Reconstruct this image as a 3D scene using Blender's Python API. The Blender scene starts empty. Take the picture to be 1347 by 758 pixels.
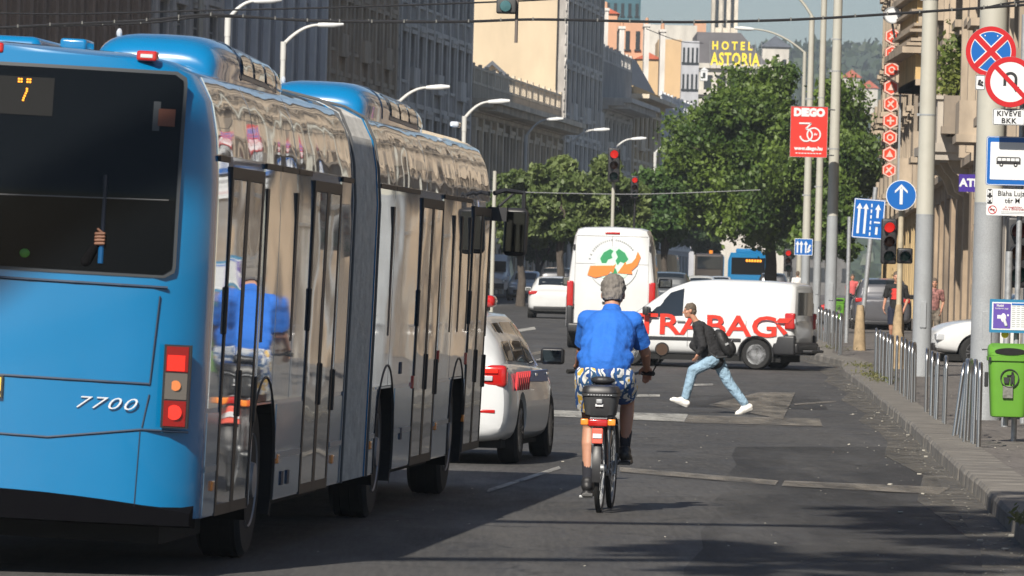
import bpy, bmesh, math, random
import numpy as np
from mathutils import Vector, Matrix, noise
R = math.radians
random.seed(7)
rng = np.random.default_rng(11)
S = bpy.context.scene
COL = S.collection

# ------------------------------------------------------------------ camera, sky, sun, exposure
F, CX, HY, ROLL, HC = 8000.0, 673.5, 376.0, 0.026, 1.74
cd = bpy.data.cameras.new('camera'); cam = bpy.data.objects.new('camera', cd); COL.objects.link(cam)
cd.sensor_width = 36; cd.lens = F/1347*36; cd.shift_y = -3/1347
cd.clip_start = .5; cd.clip_end = 9000
c_, s_ = math.cos(ROLL), math.sin(ROLL)
cam.matrix_world = Matrix(((c_, -s_, 0, 0), (0, 0, -1, 0), (s_, c_, 0, HC), (0, 0, 0, 1)))
cd.dof.use_dof = True; cd.dof.focus_distance = 58; cd.dof.aperture_fstop = 16
S.camera = cam
SUN_AZ_VEC = (-0.32, -0.947)            # horizontal direction towards the sun (behind the camera, to its left)
SUN_EL = R(38)
w = bpy.data.worlds.new('World'); S.world = w; w.use_nodes = True
nt = w.node_tree; bg = nt.nodes['Background']
sky = nt.nodes.new('ShaderNodeTexSky'); sky.sky_type = 'NISHITA'; sky.sun_disc = False
sky.sun_elevation = SUN_EL
sky.sun_rotation = math.atan2(SUN_AZ_VEC[0], SUN_AZ_VEC[1])
sky.air_density = 1.0; sky.dust_density = .5; sky.ozone_density = 4.5
nt.links.new(sky.outputs[0], bg.inputs[0]); bg.inputs[1].default_value = 0.052
sd = bpy.data.lights.new('sun', 'SUN'); sun = bpy.data.objects.new('sun', sd); COL.objects.link(sun)
sd.energy = 5.0; sd.angle = R(.55); sd.color = (1, .93, .82)
tv = Vector((SUN_AZ_VEC[0]*math.cos(SUN_EL), SUN_AZ_VEC[1]*math.cos(SUN_EL), math.sin(SUN_EL)))
sun.rotation_euler = tv.to_track_quat('Z', 'Y').to_euler(); sun.location = (-60, -60, 60)
S.view_settings.view_transform = 'Standard'; S.view_settings.look = 'None'
S.view_settings.exposure = 0.62; S.view_settings.gamma = 1.0
S.cycles.max_bounces = 6; S.cycles.volume_bounces = 0; S.cycles.transparent_max_bounces = 8

# ------------------------------------------------------------------ ground height and pixel helpers
ZT = [(-200, 0), (98, 0), (126, .12), (138, .36), (210, .64), (307, 1.05), (381, 1.2), (600, 1.4), (4000, 1.8)]
def zg(y):
    return float(np.interp(y, [a for a, b in ZT], [b for a, b in ZT]))
def W(px, py, d):
    u = (px-CX)/F; v = (HY-py)/F
    return Vector((d*(u*c_-v*s_), d, HC+d*(u*s_+v*c_)))
def G(px, py, h=0.0):
    """ground point seen at pixel"""
    lo, hi = 20.0, 1500.0
    for _ in range(50):
        m = (lo*hi)**.5; p = W(px, py, m)
        if p.z > zg(m)+h: lo = m
        else: hi = m
    p = W(px, py, lo); p.z = zg(lo)+h; return p
def GX(px, d):
    """ground point in pixel column px at distance d"""
    z = zg(d); u = (px-CX)/F
    v = ((z-HC)/d-u*s_)/c_
    return Vector((d*(u*c_-v*s_), d, z))
def HT(px, py, d):
    return W(px, py, d).z
def rotz(v): return math.atan2(-v[0], v[1])

# ------------------------------------------------------------------ materials
MATS = {}
def mat(name, col, rough=.6, metal=0, coat=0, var=0., vscale=3., bump=0., bscale=30., emit=None, es=1., spec=None, stretch=None, alpha=1, trans=0, dirt=0., dcol=(.08,.07,.06), dscale=1.2):
    if name in MATS: return MATS[name]
    m = bpy.data.materials.new(name); m.use_nodes = True; MATS[name] = m
    n = m.node_tree.nodes; l = m.node_tree.links; b = n['Principled BSDF']
    b.inputs['Base Color'].default_value = (*col, 1); b.inputs['Roughness'].default_value = rough
    b.inputs['Metallic'].default_value = metal
    if coat: b.inputs['Coat Weight'].default_value = coat; b.inputs['Coat Roughness'].default_value = .04
    if spec is not None: b.inputs['Specular IOR Level'].default_value = spec
    if trans: b.inputs['Transmission Weight'].default_value = trans
    if alpha < 1: b.inputs['Alpha'].default_value = alpha
    if emit: b.inputs['Emission Color'].default_value = (*emit, 1); b.inputs['Emission Strength'].default_value = es
    if var or bump or dirt:
        tc = n.new('ShaderNodeTexCoord'); mp = n.new('ShaderNodeMapping'); l.new(tc.outputs['Object'], mp.inputs[0])
        if stretch: mp.inputs['Scale'].default_value = stretch
    last = None
    if var:
        t = n.new('ShaderNodeTexNoise'); t.inputs['Scale'].default_value = vscale; t.inputs['Detail'].default_value = 6
        t.inputs['Roughness'].default_value = .65
        l.new(mp.outputs[0], t.inputs[0])
        r = n.new('ShaderNodeMapRange'); l.new(t.outputs[0], r.inputs[0])
        r.inputs[1].default_value = .3; r.inputs[2].default_value = .7
        r.inputs[3].default_value = 1-var; r.inputs[4].default_value = 1+var
        mx = n.new('ShaderNodeVectorMath'); mx.operation = 'SCALE'; mx.inputs[0].default_value = col
        l.new(r.outputs[0], mx.inputs['Scale']); last = mx.outputs[0]
        l.new(last, b.inputs['Base Color'])
    if dirt:
        t3 = n.new('ShaderNodeTexNoise'); t3.inputs['Scale'].default_value = dscale; t3.inputs['Detail'].default_value = 8
        l.new(mp.outputs[0], t3.inputs[0])
        r3 = n.new('ShaderNodeMapRange'); l.new(t3.outputs[0], r3.inputs[0])
        r3.inputs[1].default_value = .48; r3.inputs[2].default_value = .72; r3.inputs[3].default_value = 0; r3.inputs[4].default_value = dirt
        mm = n.new('ShaderNodeMix'); mm.data_type = 'RGBA'; l.new(r3.outputs[0], mm.inputs[0])
        if last: l.new(last, mm.inputs[6])
        else: mm.inputs[6].default_value = (*col, 1)
        mm.inputs[7].default_value = (*dcol, 1); l.new(mm.outputs[2], b.inputs['Base Color'])
    if bump:
        t2 = n.new('ShaderNodeTexNoise'); t2.inputs['Scale'].default_value = bscale; t2.inputs['Detail'].default_value = 3
        l.new(mp.outputs[0], t2.inputs[0])
        bp = n.new('ShaderNodeBump'); bp.inputs['Strength'].default_value = bump; bp.inputs['Distance'].default_value = .02
        l.new(t2.outputs[0], bp.inputs['Height']); l.new(bp.outputs[0], b.inputs['Normal'])
    return m

def leafmat(name, a, b_, sss=.15):
    if name in MATS: return MATS[name]
    m = bpy.data.materials.new(name); m.use_nodes = True; MATS[name] = m
    n = m.node_tree.nodes; l = m.node_tree.links; b = n['Principled BSDF']
    g = n.new('ShaderNodeNewGeometry'); r = n.new('ShaderNodeValToRGB'); nz = n.new('ShaderNodeTexNoise'); nz.inputs['Scale'].default_value = .55; nz.inputs['Detail'].default_value = 3; tc = n.new('ShaderNodeTexCoord'); l.new(tc.outputs['Object'], nz.inputs[0])
    m1 = n.new('ShaderNodeMapRange'); l.new(nz.outputs[0], m1.inputs[0]); m1.inputs[1].default_value = .35; m1.inputs[2].default_value = .65; m1.inputs[3].default_value = -.25; m1.inputs[4].default_value = .75
    m2 = n.new('ShaderNodeMath'); m2.operation = 'MULTIPLY_ADD'; l.new(g.outputs['Random Per Island'], m2.inputs[0]); m2.inputs[1].default_value = .5; l.new(m1.outputs[0], m2.inputs[2])
    l.new(m2.outputs[0], r.inputs[0])
    r.color_ramp.elements[0].color = (*a, 1); r.color_ramp.elements[1].color = (*b_, 1)
    l.new(r.outputs[0], b.inputs['Base Color']); b.inputs['Roughness'].default_value = .55
    tr = n.new('ShaderNodeBsdfTranslucent'); l.new(r.outputs[0], tr.inputs[0])
    mx = n.new('ShaderNodeMixShader'); mx.inputs[0].default_value = sss+.15
    l.new(b.outputs[0], mx.inputs[1]); l.new(tr.outputs[0], mx.inputs[2])
    l.new(mx.outputs[0], n['Material Output'].inputs[0])
    return m

# ------------------------------------------------------------------ mesh builder
class MB:
    def __init__(s): s.v = []; s.f = []
    def add(s, vs, fs, M=None):
        o = len(s.v)
        s.v += [tuple(M @ Vector(v)) if M else tuple(v) for v in vs]
        s.f += [[o+i for i in f] for f in fs]; return s
    def box(s, x0, x1, y0, y1, z0, z1, M=None):
        vs = [(x, y, z) for z in (z0, z1) for y in (y0, y1) for x in (x0, x1)]
        return s.add(vs, [(0, 2, 3, 1), (4, 5, 7, 6), (0, 1, 5, 4), (2, 6, 7, 3), (0, 4, 6, 2), (1, 3, 7, 5)], M)
    def cbox(s, c, sz, M=None):
        return s.box(c[0]-sz[0]/2, c[0]+sz[0]/2, c[1]-sz[1]/2, c[1]+sz[1]/2, c[2]-sz[2]/2, c[2]+sz[2]/2, M)
    def rbox(s, c, sz, r, M=None, n=4):
        """box with rounded edges: superellipse-ish, rounded in all planes through a bevelled bmesh"""
        bm = bmesh.new(); bmesh.ops.create_cube(bm, size=1)
        for v in bm.verts: v.co = Vector((v.co.x*sz[0]+c[0], v.co.y*sz[1]+c[1], v.co.z*sz[2]+c[2]))
        bmesh.ops.bevel(bm, geom=list(bm.edges), offset=r, segments=n, profile=.5, affect='EDGES')
        bm.verts.index_update()
        s.add([v.co[:] for v in bm.verts], [[v.index for v in f.verts] for f in bm.faces], M); bm.free(); return s
    def cyl(s, p, q, r1, r2=None, n=12, cap=True):
        if r2 is None: r2 = r1
        p = Vector(p); q = Vector(q); d = (q-p).normalized()
        a = d.orthogonal().normalized(); b = d.cross(a)
        vs = []
        for c, r in ((p, r1), (q, r2)):
            for i in range(n):
                t = 2*math.pi*i/n; vs.append(c+(a*math.cos(t)+b*math.sin(t))*r)
        fs = [(i, (i+1) % n, n+(i+1) % n, n+i) for i in range(n)]
        if cap: fs += [list(range(n))[::-1], list(range(n, 2*n))]
        return s.add(vs, fs)
    def tube(s, pts, r, n=8, closed=False):
        pts = [Vector(p) for p in pts]; k = len(pts); vs = []; up = None
        for i, p in enumerate(pts):
            if closed: t = pts[(i+1) % k]-pts[i-1]
            else: t = pts[min(i+1, k-1)]-pts[max(i-1, 0)]
            t.normalize()
            if up is None: up = t.orthogonal().normalized()
            a = (up-t*up.dot(t)).normalized(); up = a; b = t.cross(a)
            rr = r[i] if isinstance(r, (list, tuple)) else r
            for j in range(n):
                th = 2*math.pi*j/n; vs.append(p+(a*math.cos(th)+b*math.sin(th))*rr)
        fs = []
        for i in range(k if closed else k-1):
            i2 = (i+1) % k
            for j in range(n): fs.append((i*n+j, i*n+(j+1) % n, i2*n+(j+1) % n, i2*n+j))
        if not closed: fs += [list(range(n))[::-1], [(k-1)*n+j for j in range(n)]]
        return s.add(vs, fs)
    def lathe(s, prof, M=None, n=24, ax='z'):
        vs = []
        for r, h in prof:
            for j in range(n):
                t = 2*math.pi*j/n; a, b = r*math.cos(t), r*math.sin(t)
                vs.append({'z': (a, b, h), 'x': (h, a, b), 'y': (a, h, b)}[ax])
        k = len(prof); fs = []
        for i in range(k-1):
            for j in range(n): fs.append((i*n+j, i*n+(j+1) % n, (i+1)*n+(j+1) % n, (i+1)*n+j))
        fs += [list(range(n))[::-1], [(k-1)*n+j for j in range(n)]]
        return s.add(vs, fs, M)
    def prism(s, poly, t0, t1, ax='y', M=None):
        """2D polygon extruded: ax y: poly is (x,z); ax x: poly is (y,z); ax z: poly is (x,y)"""
        k = len(poly); vs = []
        for t in (t0, t1):
            for a, b in poly: vs.append({'y': (a, t, b), 'x': (t, a, b), 'z': (a, b, t)}[ax])
        fs = [list(range(k))[::-1], list(range(k, 2*k))]+[(i, (i+1) % k, k+(i+1) % k, k+i) for i in range(k)]
        return s.add(vs, fs, M)
    def ell(s, c, r, M=None, n=16, m=10):
        vs = []; fs = []
        for i in range(m+1):
            ph = math.pi*i/m
            for j in range(n):
                t = 2*math.pi*j/n
                vs.append((c[0]+r[0]*math.sin(ph)*math.cos(t), c[1]+r[1]*math.sin(ph)*math.sin(t), c[2]-r[2]*math.cos(ph)))
        for i in range(m):
            for j in range(n): fs.append((i*n+j, i*n+(j+1) % n, (i+1)*n+(j+1) % n, (i+1)*n+j))
        return s.add(vs, fs, M)
    def caps(s, p, r1, q, r2, n=12):
        """tapered capsule"""
        p = Vector(p); q = Vector(q); d = q-p; L = d.length
        if L < 1e-5: return s.ell(p, (r1, r1, r1))
        d.normalize(); a = d.orthogonal().normalized(); b = d.cross(a); prof = []
        for i in range(1, 5): t = math.pi/2*i/5; prof.append((r1*math.sin(t), -r1*math.cos(t)))
        prof += [(r1, 0), (r2, L)]
        for i in range(4, 0, -1): t = math.pi/2*i/5; prof.append((r2*math.sin(t), L+r2*math.cos(t)))
        M = Matrix(((a.x, b.x, d.x, p.x), (a.y, b.y, d.y, p.y), (a.z, b.z, d.z, p.z), (0, 0, 0, 1)))
        return s.lathe(prof, M, n)
    def loft(s, rings, closed=True, caps=True, M=None):
        n = len(rings[0]); vs = [p for r in rings for p in r]; fs = []
        for i in range(len(rings)-1):
            for j in range(n if closed else n-1):
                fs.append((i*n+j, i*n+(j+1) % n, (i+1)*n+(j+1) % n, (i+1)*n+j))
        if caps: fs += [list(range(n))[::-1], [(len(rings)-1)*n+j for j in range(n)]]
        return s.add(vs, fs, M)
    def disc(s, c, r, y, n=32, r0=0, M=None):
        """flat ring or disc facing -y, centre (x,z), at depth y"""
        vs = []; fs = []
        for j in range(n):
            t = 2*math.pi*j/n; vs.append((c[0]+r*math.cos(t), y, c[1]+r*math.sin(t)))
        if r0:
            for j in range(n):
                t = 2*math.pi*j/n; vs.append((c[0]+r0*math.cos(t), y, c[1]+r0*math.sin(t)))
            fs = [(j, (j+1) % n, n+(j+1) % n, n+j) for j in range(n)]
        else: fs = [list(range(n))]
        return s.add(vs, fs, M)
    def mesh(s, name, m=None, smooth=None, recalc=True):
        me = bpy.data.meshes.new(name); me.from_pydata(s.v, [], s.f)
        if recalc:
            bm = bmesh.new(); bm.from_mesh(me)
            bmesh.ops.remove_doubles(bm, verts=bm.verts, dist=1e-5)
            bmesh.ops.recalc_face_normals(bm, faces=bm.faces); bm.to_mesh(me); bm.free()
        if m: me.materials.append(m)
        if smooth is not None: shade(me, smooth)
        return me
    def build(s, name, m, parent=None, smooth=None, loc=None, rz=0, recalc=True, M=None):
        o = bpy.data.objects.new(name, s.mesh(name, m, smooth, recalc)); COL.objects.link(o)
        if parent: o.parent = parent
        if loc is not None: o.location = loc
        if rz: o.rotation_euler.z = rz
        if M is not None: o.matrix_local = M
        return o
def shade(me, ang=35):
    me.shade_smooth(); 
    try: me.set_sharp_from_angle(angle=R(ang))
    except Exception: pass

def tag(o, label=None, cat=None, group=None, kind=None):
    if label: o['label'] = label
    if cat: o['category'] = cat
    if group: o['group'] = group
    if kind: o['kind'] = kind
    return o
def thing(name, label, cat, loc=(0, 0, 0), rz=0, group=None):
    o = bpy.data.objects.new(name, None); COL.objects.link(o); o.location = loc; o.rotation_euler = (0, 0, rz)
    o.empty_display_size = .2
    return tag(o, label, cat, group)
def kids(o): return [c for c in bpy.data.objects if c.parent == o]
def dup(root, loc, rz=0, label=None, scale=None):
    def cp(o, par):
        c = o.copy(); COL.objects.link(c); c.parent = par
        for ch in kids(o): cp(ch, c)
        return c
    r = cp(root, None); r.location = loc; r.rotation_euler = (0, 0, rz)
    if label: r['label'] = label
    if scale: r.scale = scale
    return r
def split_loose(o):
    """every loose piece of a mesh becomes an object of its own"""
    me = o.data; n = len(me.vertices); par = list(range(n))
    def fd(i):
        while par[i] != i: par[i] = par[par[i]]; i = par[i]
        return i
    for e in me.edges:
        a, b = fd(e.vertices[0]), fd(e.vertices[1])
        if a != b: par[a] = b
    gr = {}
    for p in me.polygons: gr.setdefault(fd(p.vertices[0]), []).append(p)
    if len(gr) < 2: return
    sm = me.polygons[0].use_smooth
    for k, ps in enumerate(gr.values()):
        ids = {}; fs = []
        for p in ps: fs.append([ids.setdefault(v, len(ids)) for v in p.vertices])
        m2 = bpy.data.meshes.new(o.name.split('.')[0]); m2.from_pydata([me.vertices[v].co[:] for v in ids], [], fs)
        for mm in me.materials: m2.materials.append(mm)
        if sm: shade(m2)
        if k == 0: keep = m2
        else:
            c = o.copy(); c.data = m2; COL.objects.link(c)
    o.data = keep
def evalmods(o):
    """apply the object's modifiers through the depsgraph"""
    dg = bpy.context.evaluated_depsgraph_get(); dg.update()
    me = bpy.data.meshes.new_from_object(o.evaluated_get(dg)); o.modifiers.clear(); old = o.data; o.data = me
    me.name = old.name
    return o
def boolean(o, cutter_mb):
    c = cutter_mb.build('cutter', None); md = o.modifiers.new('b', 'BOOLEAN'); md.object = c; md.operation = 'DIFFERENCE'; md.solver = 'EXACT'; n0 = len(o.data.polygons)
    c.parent = o.parent; c.matrix_local = Matrix()
    evalmods(o); bpy.data.objects.remove(c); print('BOOL', o.name, n0, len(o.data.polygons)); return o
def remesh(mb, name, m, parent, vox=.01, sm=4, cuts=(), smooth_f=.5):
    o = mb.build(name, m, parent)
    md = o.modifiers.new('r', 'REMESH'); md.mode = 'VOXEL'; md.voxel_size = vox
    md = o.modifiers.new('s', 'SMOOTH'); md.iterations = sm; md.factor = smooth_f
    evalmods(o)
    if cuts:
        bm = bmesh.new(); bm.from_mesh(o.data)
        for co, no in cuts:
            bmesh.ops.bisect_plane(bm, geom=list(bm.verts)+list(bm.edges)+list(bm.faces), plane_co=co, plane_no=no, clear_outer=True)
        bm.to_mesh(o.data); bm.free()
    o.data.shade_smooth()
    if m and not o.data.materials: o.data.materials.append(m)
    return o
TXT = {}
def text(s, name, m, parent, M, size=1., ext=.004, bold=0., sx=1., align='CENTER', space=1., shear=0.):
    """lettering standing in the local x-z plane facing -y; M places it"""
    cu = bpy.data.curves.new('t', 'FONT'); cu.body = s; cu.size = size; cu.extrude = ext; cu.offset = bold
    cu.align_x = align; cu.align_y = 'CENTER'; cu.space_character = space; cu.shear = shear; cu.resolution_u = 3
    t = bpy.data.objects.new('t', cu); COL.objects.link(t)
    dg = bpy.context.evaluated_depsgraph_get(); dg.update()
    me = bpy.data.meshes.new_from_object(t.evaluated_get(dg)); bpy.data.objects.remove(t)
    me.transform(Matrix.Rotation(R(90), 4, 'X') @ Matrix.Diagonal((sx, 1, 1, 1))); me.name = name
    me.materials.clear(); me.materials.append(m)
    o = bpy.data.objects.new(name, me); COL.objects.link(o); o.parent = parent; o.matrix_local = M
    return o
T = Matrix.Translation
def RX(a): return Matrix.Rotation(R(a), 4, 'X')
def RY(a): return Matrix.Rotation(R(a), 4, 'Y')
def RZ(a): return Matrix.Rotation(R(a), 4, 'Z')

# shared materials
M_rubber = mat('rubber', (.010, .010, .010), .85, var=.3, vscale=20)
M_black = mat('black_plastic', (.018, .018, .02), .45, var=.2, vscale=15)
M_dark = mat('dark_void', (.006, .006, .006), .9)
M_glass = mat('dark_car_glass', (.012, .016, .02), .03, spec=.9)
M_chrome = mat('chrome', (.7, .7, .7), .15, 1)
M_rim = mat('alloy', (.38, .38, .4), .35, .9)
M_white = mat('white_paint', (.55, .56, .565), .28, coat=.7, var=.05, vscale=1.5, dirt=.12, dcol=(.4, .37, .33), dscale=2)
M_redl = mat('red_lamp', (.40, .012, .01), .15, coat=1)
M_redlit = mat('red_lamp_lit', (.42, .015, .01), .2, emit=(1, .03, .015), es=.5)
M_orange = mat('orange_lamp', (.8, .25, .03), .2, coat=.6)
M_clear = mat('clear_lamp', (.6, .62, .65), .08, .3, coat=1)
M_steel = mat('brushed_steel', (.50, .50, .50), .32, 1, var=.2, vscale=12, stretch=(1, 1, .1))
M_galv = mat('galvanised_steel', (.34, .35, .36), .5, .5, var=.22, vscale=18)
M_wsign = mat('white_sign_sheet', (.60, .61, .62), .4)
M_bsign = mat('blue_sign_sheet', (.004, .10, .37), .35)
M_rsign = mat('red_sign_sheet', (.44, .012, .016), .35)
M_ksign = mat('black_sign_print', (.02, .02, .022), .5)
M_greyback = mat('sign_back', (.3, .31, .32), .5, .4)
# ================================================================== GROUND, ROAD, PAVEMENT
def strip(name, left, right, m, dz, kind='structure', parent=None):
    """sheet between two polylines of ground points (same length)"""
    mb = MB(); k = len(left); vs = []
    for a, b in zip(left, right): vs += [(a[0], a[1], zg(a[1])+dz), (b[0], b[1], zg(b[1])+dz)]
    mb.add(vs, [(2*i, 2*i+1, 2*i+3, 2*i+2) for i in range(k-1)])
    o = mb.build(name, m, parent, recalc=False)
    bm = bmesh.new(); bm.from_mesh(o.data)
    for f in bm.faces:
        f.normal_update()
        if f.normal.z < 0: f.normal_flip()
    bm.to_mesh(o.data); bm.free()
    if kind: o['kind'] = kind
    return o

def asphalt(name, c0, c1, rough=.75):
    m = bpy.data.materials.new(name); m.use_nodes = True
    n = m.node_tree.nodes; l = m.node_tree.links; b = n['Principled BSDF']
    tc = n.new('ShaderNodeTexCoord')
    def noi(scale, det, st=(1, 1, 1), rgh=.6):
        mp = n.new('ShaderNodeMapping'); mp.inputs['Scale'].default_value = st; l.new(tc.outputs['Object'], mp.inputs[0])
        t = n.new('ShaderNodeTexNoise'); t.inputs['Scale'].default_value = scale; t.inputs['Detail'].default_value = det; t.inputs['Roughness'].default_value = rgh
        l.new(mp.outputs[0], t.inputs[0]); return t.outputs[0]
    def mr(x, a, b_, c, d):
        r = n.new('ShaderNodeMapRange'); l.new(x, r.inputs[0])
        for i, v in enumerate((a, b_, c, d)): r.inputs[i+1].default_value = v
        return r.outputs[0]
    def mixc(f, A, B):
        x = n.new('ShaderNodeMix'); x.data_type = 'RGBA'
        l.new(f, x.inputs[0]) if not isinstance(f, float) else None
        for i, q in ((6, A), (7, B)):
            if isinstance(q, tuple): x.inputs[i].default_value = (*q, 1)
            else: l.new(q, x.inputs[i])
        return x.outputs[2]
    base = mixc(mr(noi(.6, 6, (1, .18, 1)), .35, .66, 0, 1), c0, c1)                 # wheel-worn lanes, long along the street
    base = mixc(mr(noi(.16, 3), .52, .56, 0, .55), base, tuple(x*.62 for x in c0))
    base = mixc(mr(noi(1.1, 4, (1, .035, 1)), .50, .68, 0, .5), base, tuple(x*1.55 for x in c1))      # polished wheel tracks
    base = mixc(mr(noi(.55, 5, (1, .3, 1)), .60, .68, 0, .6), base, tuple(x*.45 for x in c0))          # oil stains   # repaired patches
    base = mixc(mr(noi(45, 4, rgh=.8), .45, .75, 0, .55), base, tuple(x*2.6 for x in c1))  # stone chips
    base = mixc(mr(noi(9, 5, (1, .25, 1)), .58, .75, 0, .5), base, tuple(x*.5 for x in c0))
    base = mixc(mr(noi(26, 5, (1, .045, 1), .75), .42, .70, 0, .55), base, tuple(x*1.9 for x in c1))    # worn aggregate, drawn out along the traffic
    base = mixc(mr(noi(17, 5, (1, .05, 1), .75), .52, .75, 0, .6), base, tuple(x*.5 for x in c0))
    v = n.new('ShaderNodeTexVoronoi'); v.feature = 'DISTANCE_TO_EDGE'; v.inputs['Scale'].default_value = .35
    mp = n.new('ShaderNodeMapping'); l.new(tc.outputs['Object'], mp.inputs[0])
    nv = n.new('ShaderNodeTexNoise'); nv.inputs['Scale'].default_value = 1.3; l.new(tc.outputs['Object'], nv.inputs[0])
    ad = n.new('ShaderNodeVectorMath'); ad.operation = 'MULTIPLY_ADD'; l.new(nv.outputs[1], ad.inputs[0]); ad.inputs[1].default_value = (1.2,)*3
    l.new(mp.outputs[0], ad.inputs[2]); l.new(ad.outputs[0], v.inputs[0])
    base = mixc(mr(v.outputs[0], 0, .012, .75, 0), base, (.012, .012, .012))            # cracks
    l.new(base, b.inputs['Base Color'])
    l.new(mr(noi(2.2, 5, (1, .2, 1)), .3, .7, rough-.14, rough+.12), b.inputs['Roughness'])
    bp = n.new('ShaderNodeBump'); bp.inputs['Strength'].default_value = .5; bp.inputs['Distance'].default_value = .012
    l.new(noi(60, 4), bp.inputs['Height'])
    bp2 = n.new('ShaderNodeBump'); bp2.inputs['Strength'].default_value = .35; bp2.inputs['Distance'].default_value = .1
    l.new(noi(.9, 4, (1, .6, 1)), bp2.inputs['Height']); l.new(bp.outputs[0], bp2.inputs['Normal'])
    l.new(bp2.outputs[0], b.inputs['Normal'])
    return m
M_asph = asphalt('asphalt', (.027, .0265, .0265), (.050, .048, .046))
M_pave = asphalt('pavement_asphalt', (.07, .063, .058), (.10, .09, .082), .8)
M_earth = mat('earth', (.07, .065, .055), .95, var=.3)
ys = [20, 60, 98, 105, 112, 119, 126, 132, 138, 150, 170, 210, 260, 307, 381, 450, 600, 1200, 4000]
# ground sheet to the horizon
strip('ground', [(-2500, y) for y in [-400]+ys], [(2500, y) for y in [-400]+ys], M_earth, -.02)
KERB_PX = [(1420, 800), (1347, 722), (1290, 662), (1228, 602), (1180, 556), (1140, 519), (1112, 497), (1106, 489)]
kerb = [G(*p) for p in KERB_PX]
k0 = kerb[0]; kerb = [Vector((k0.x-.04*(k0.y-y0), y0, 0)) for y0 in (-60, 0)]+kerb
# beyond the junction mouth the kerb runs on along the street
far = [G(1066, 473)]+[Vector((3.1+.0405*y-1.3, y, 0)) for y in (170, 210, 260, 307, 381, 450, 600, 1200)]
allk = kerb+[Vector((kerb[-1].x+.25, kerb[-1].y+3, 0))]+far
fine = []
for a, b in zip(allk[:-1], allk[1:]):
    k = max(1, int((b.y-a.y)/5)) if b.y < 400 else 1
    for i in range(k): fine.append(a.lerp(b, i/k))
fine.append(allk[-1]); kerbline = fine
def leftx(y): return .098*y-31.5            # left kerb of the street
strip('road', [(leftx(p.y) if p.y > 150 else -40, p.y) for p in kerbline], [(p.x+.05, p.y) for p in kerbline], M_asph, 0)
strip('left_pavement', [(leftx(y)-9, y) for y in (150, 210, 307, 450, 600, 1200)], [(leftx(y), y) for y in (150, 210, 307, 450, 600, 1200)], M_pave, .12)
M_kerb = mat('granite_kerb', (.15, .138, .122), .8, var=.35, vscale=2.2, bump=.5, bscale=25, dirt=.5, dcol=(.09, .085, .08), dscale=3)
# kerb stones: a bevelled section swept along the kerb line, with joints
mb = MB(); KW, KH = .50, .15
def ring(p, t, inset=0):
    n_ = Vector((t.y, -t.x, 0)).normalized(); z = zg(p.y)
    o = [(0+inset, -.05), (0.01+inset, KH-.035-inset), (.035+inset, KH-inset), (KW-.02, KH-inset), (KW-.02, -.05)]
    return [(p+n_*a)+Vector((0, 0, z+b-p.z)) for a, b in o]
tot = [0]
for a, b in zip(kerbline[:-1], kerbline[1:]): tot.append(tot[-1]+(b-a).length)
def at(sv):
    i = min(max(np.searchsorted(tot, sv)-1, 0), len(kerbline)-2)
    t = (sv-tot[i])/max(tot[i+1]-tot[i], 1e-6); p = kerbline[i].lerp(kerbline[i+1], t)
    i2 = min(i+1, len(kerbline)-2); d = (kerbline[i+1]-kerbline[i]).normalized(); d.z = 0
    return Vector((p.x, p.y, 0)), d
sv = 0; s_end = min(tot[-1], 260)
while sv < s_end:
    L_ = .95; p, t = at(sv+.015); q, t2 = at(sv+L_-.015); j = random.uniform(-.012, .012)
    off = Vector((j, 0, 0)); mb.loft([[v+off for v in ring(p, t, .006)], [v+off for v in ring(p+(q-p)*.02, t)], [v+off for v in ring(q-(q-p)*.02, t2)], [v+off for v in ring(q, t2, .006)]])
    sv += L_
o = mb.build('kerb', M_kerb, smooth=25); o['kind'] = 'structure'
strip('right_pavement', [(p.x+KW-.03, p.y) for p in kerbline], [(p.x+30, p.y) for p in kerbline], M_pave, KH-.012)
# dusty gutter of grit along the kerb
M_grit = mat('gutter_dust', (.15, .135, .115), .95, var=.4, vscale=8, bump=.4, bscale=40)
def wornpaint(name, col, keep=.5, st=(1, .12, 1), sc=3, amin=.12, amax=.85):
    m = bpy.data.materials.new(name); m.use_nodes = True; n = m.node_tree.nodes; l = m.node_tree.links; b = n['Principled BSDF']
    b.inputs['Base Color'].default_value = (*col, 1); b.inputs['Roughness'].default_value = .75
    tc = n.new('ShaderNodeTexCoord'); mp = n.new('ShaderNodeMapping'); mp.inputs['Scale'].default_value = st; l.new(tc.outputs['Object'], mp.inputs[0])
    t = n.new('ShaderNodeTexNoise'); t.inputs['Scale'].default_value = sc; t.inputs['Detail'].default_value = 8; t.inputs['Roughness'].default_value = .62
    l.new(mp.outputs[0], t.inputs[0]); r = n.new('ShaderNodeMapRange'); l.new(t.outputs[0], r.inputs[0])
    r.inputs[1].default_value = .52-keep*.35; r.inputs[2].default_value = .86-keep*.2; r.inputs[3].default_value = amin; r.inputs[4].default_value = amax
    l.new(r.outputs[0], b.inputs['Alpha']); return m
M_mark = wornpaint('worn_white_paint', (.55, .54, .5), .65)
M_mark2 = wornpaint('very_worn_paint', (.24, .215, .18), .5)
M_tar_shade = wornpaint('dark_asphalt_and_shade', (.013, .0125, .0125), .45, (1, .15, 1), .9, .0, .62)
M_dust = wornpaint('gutter_grit', (.17, .155, .13), .35, (1, .3, 1), 3)
kp = [p for p in kerbline if 20 < p.y < 160]
o = strip('gutter', [(p.x-.42-.12*math.sin(p.y*.4), p.y) for p in kp], [(p.x+.03, p.y) for p in kp], M_dust, .009)
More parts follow.
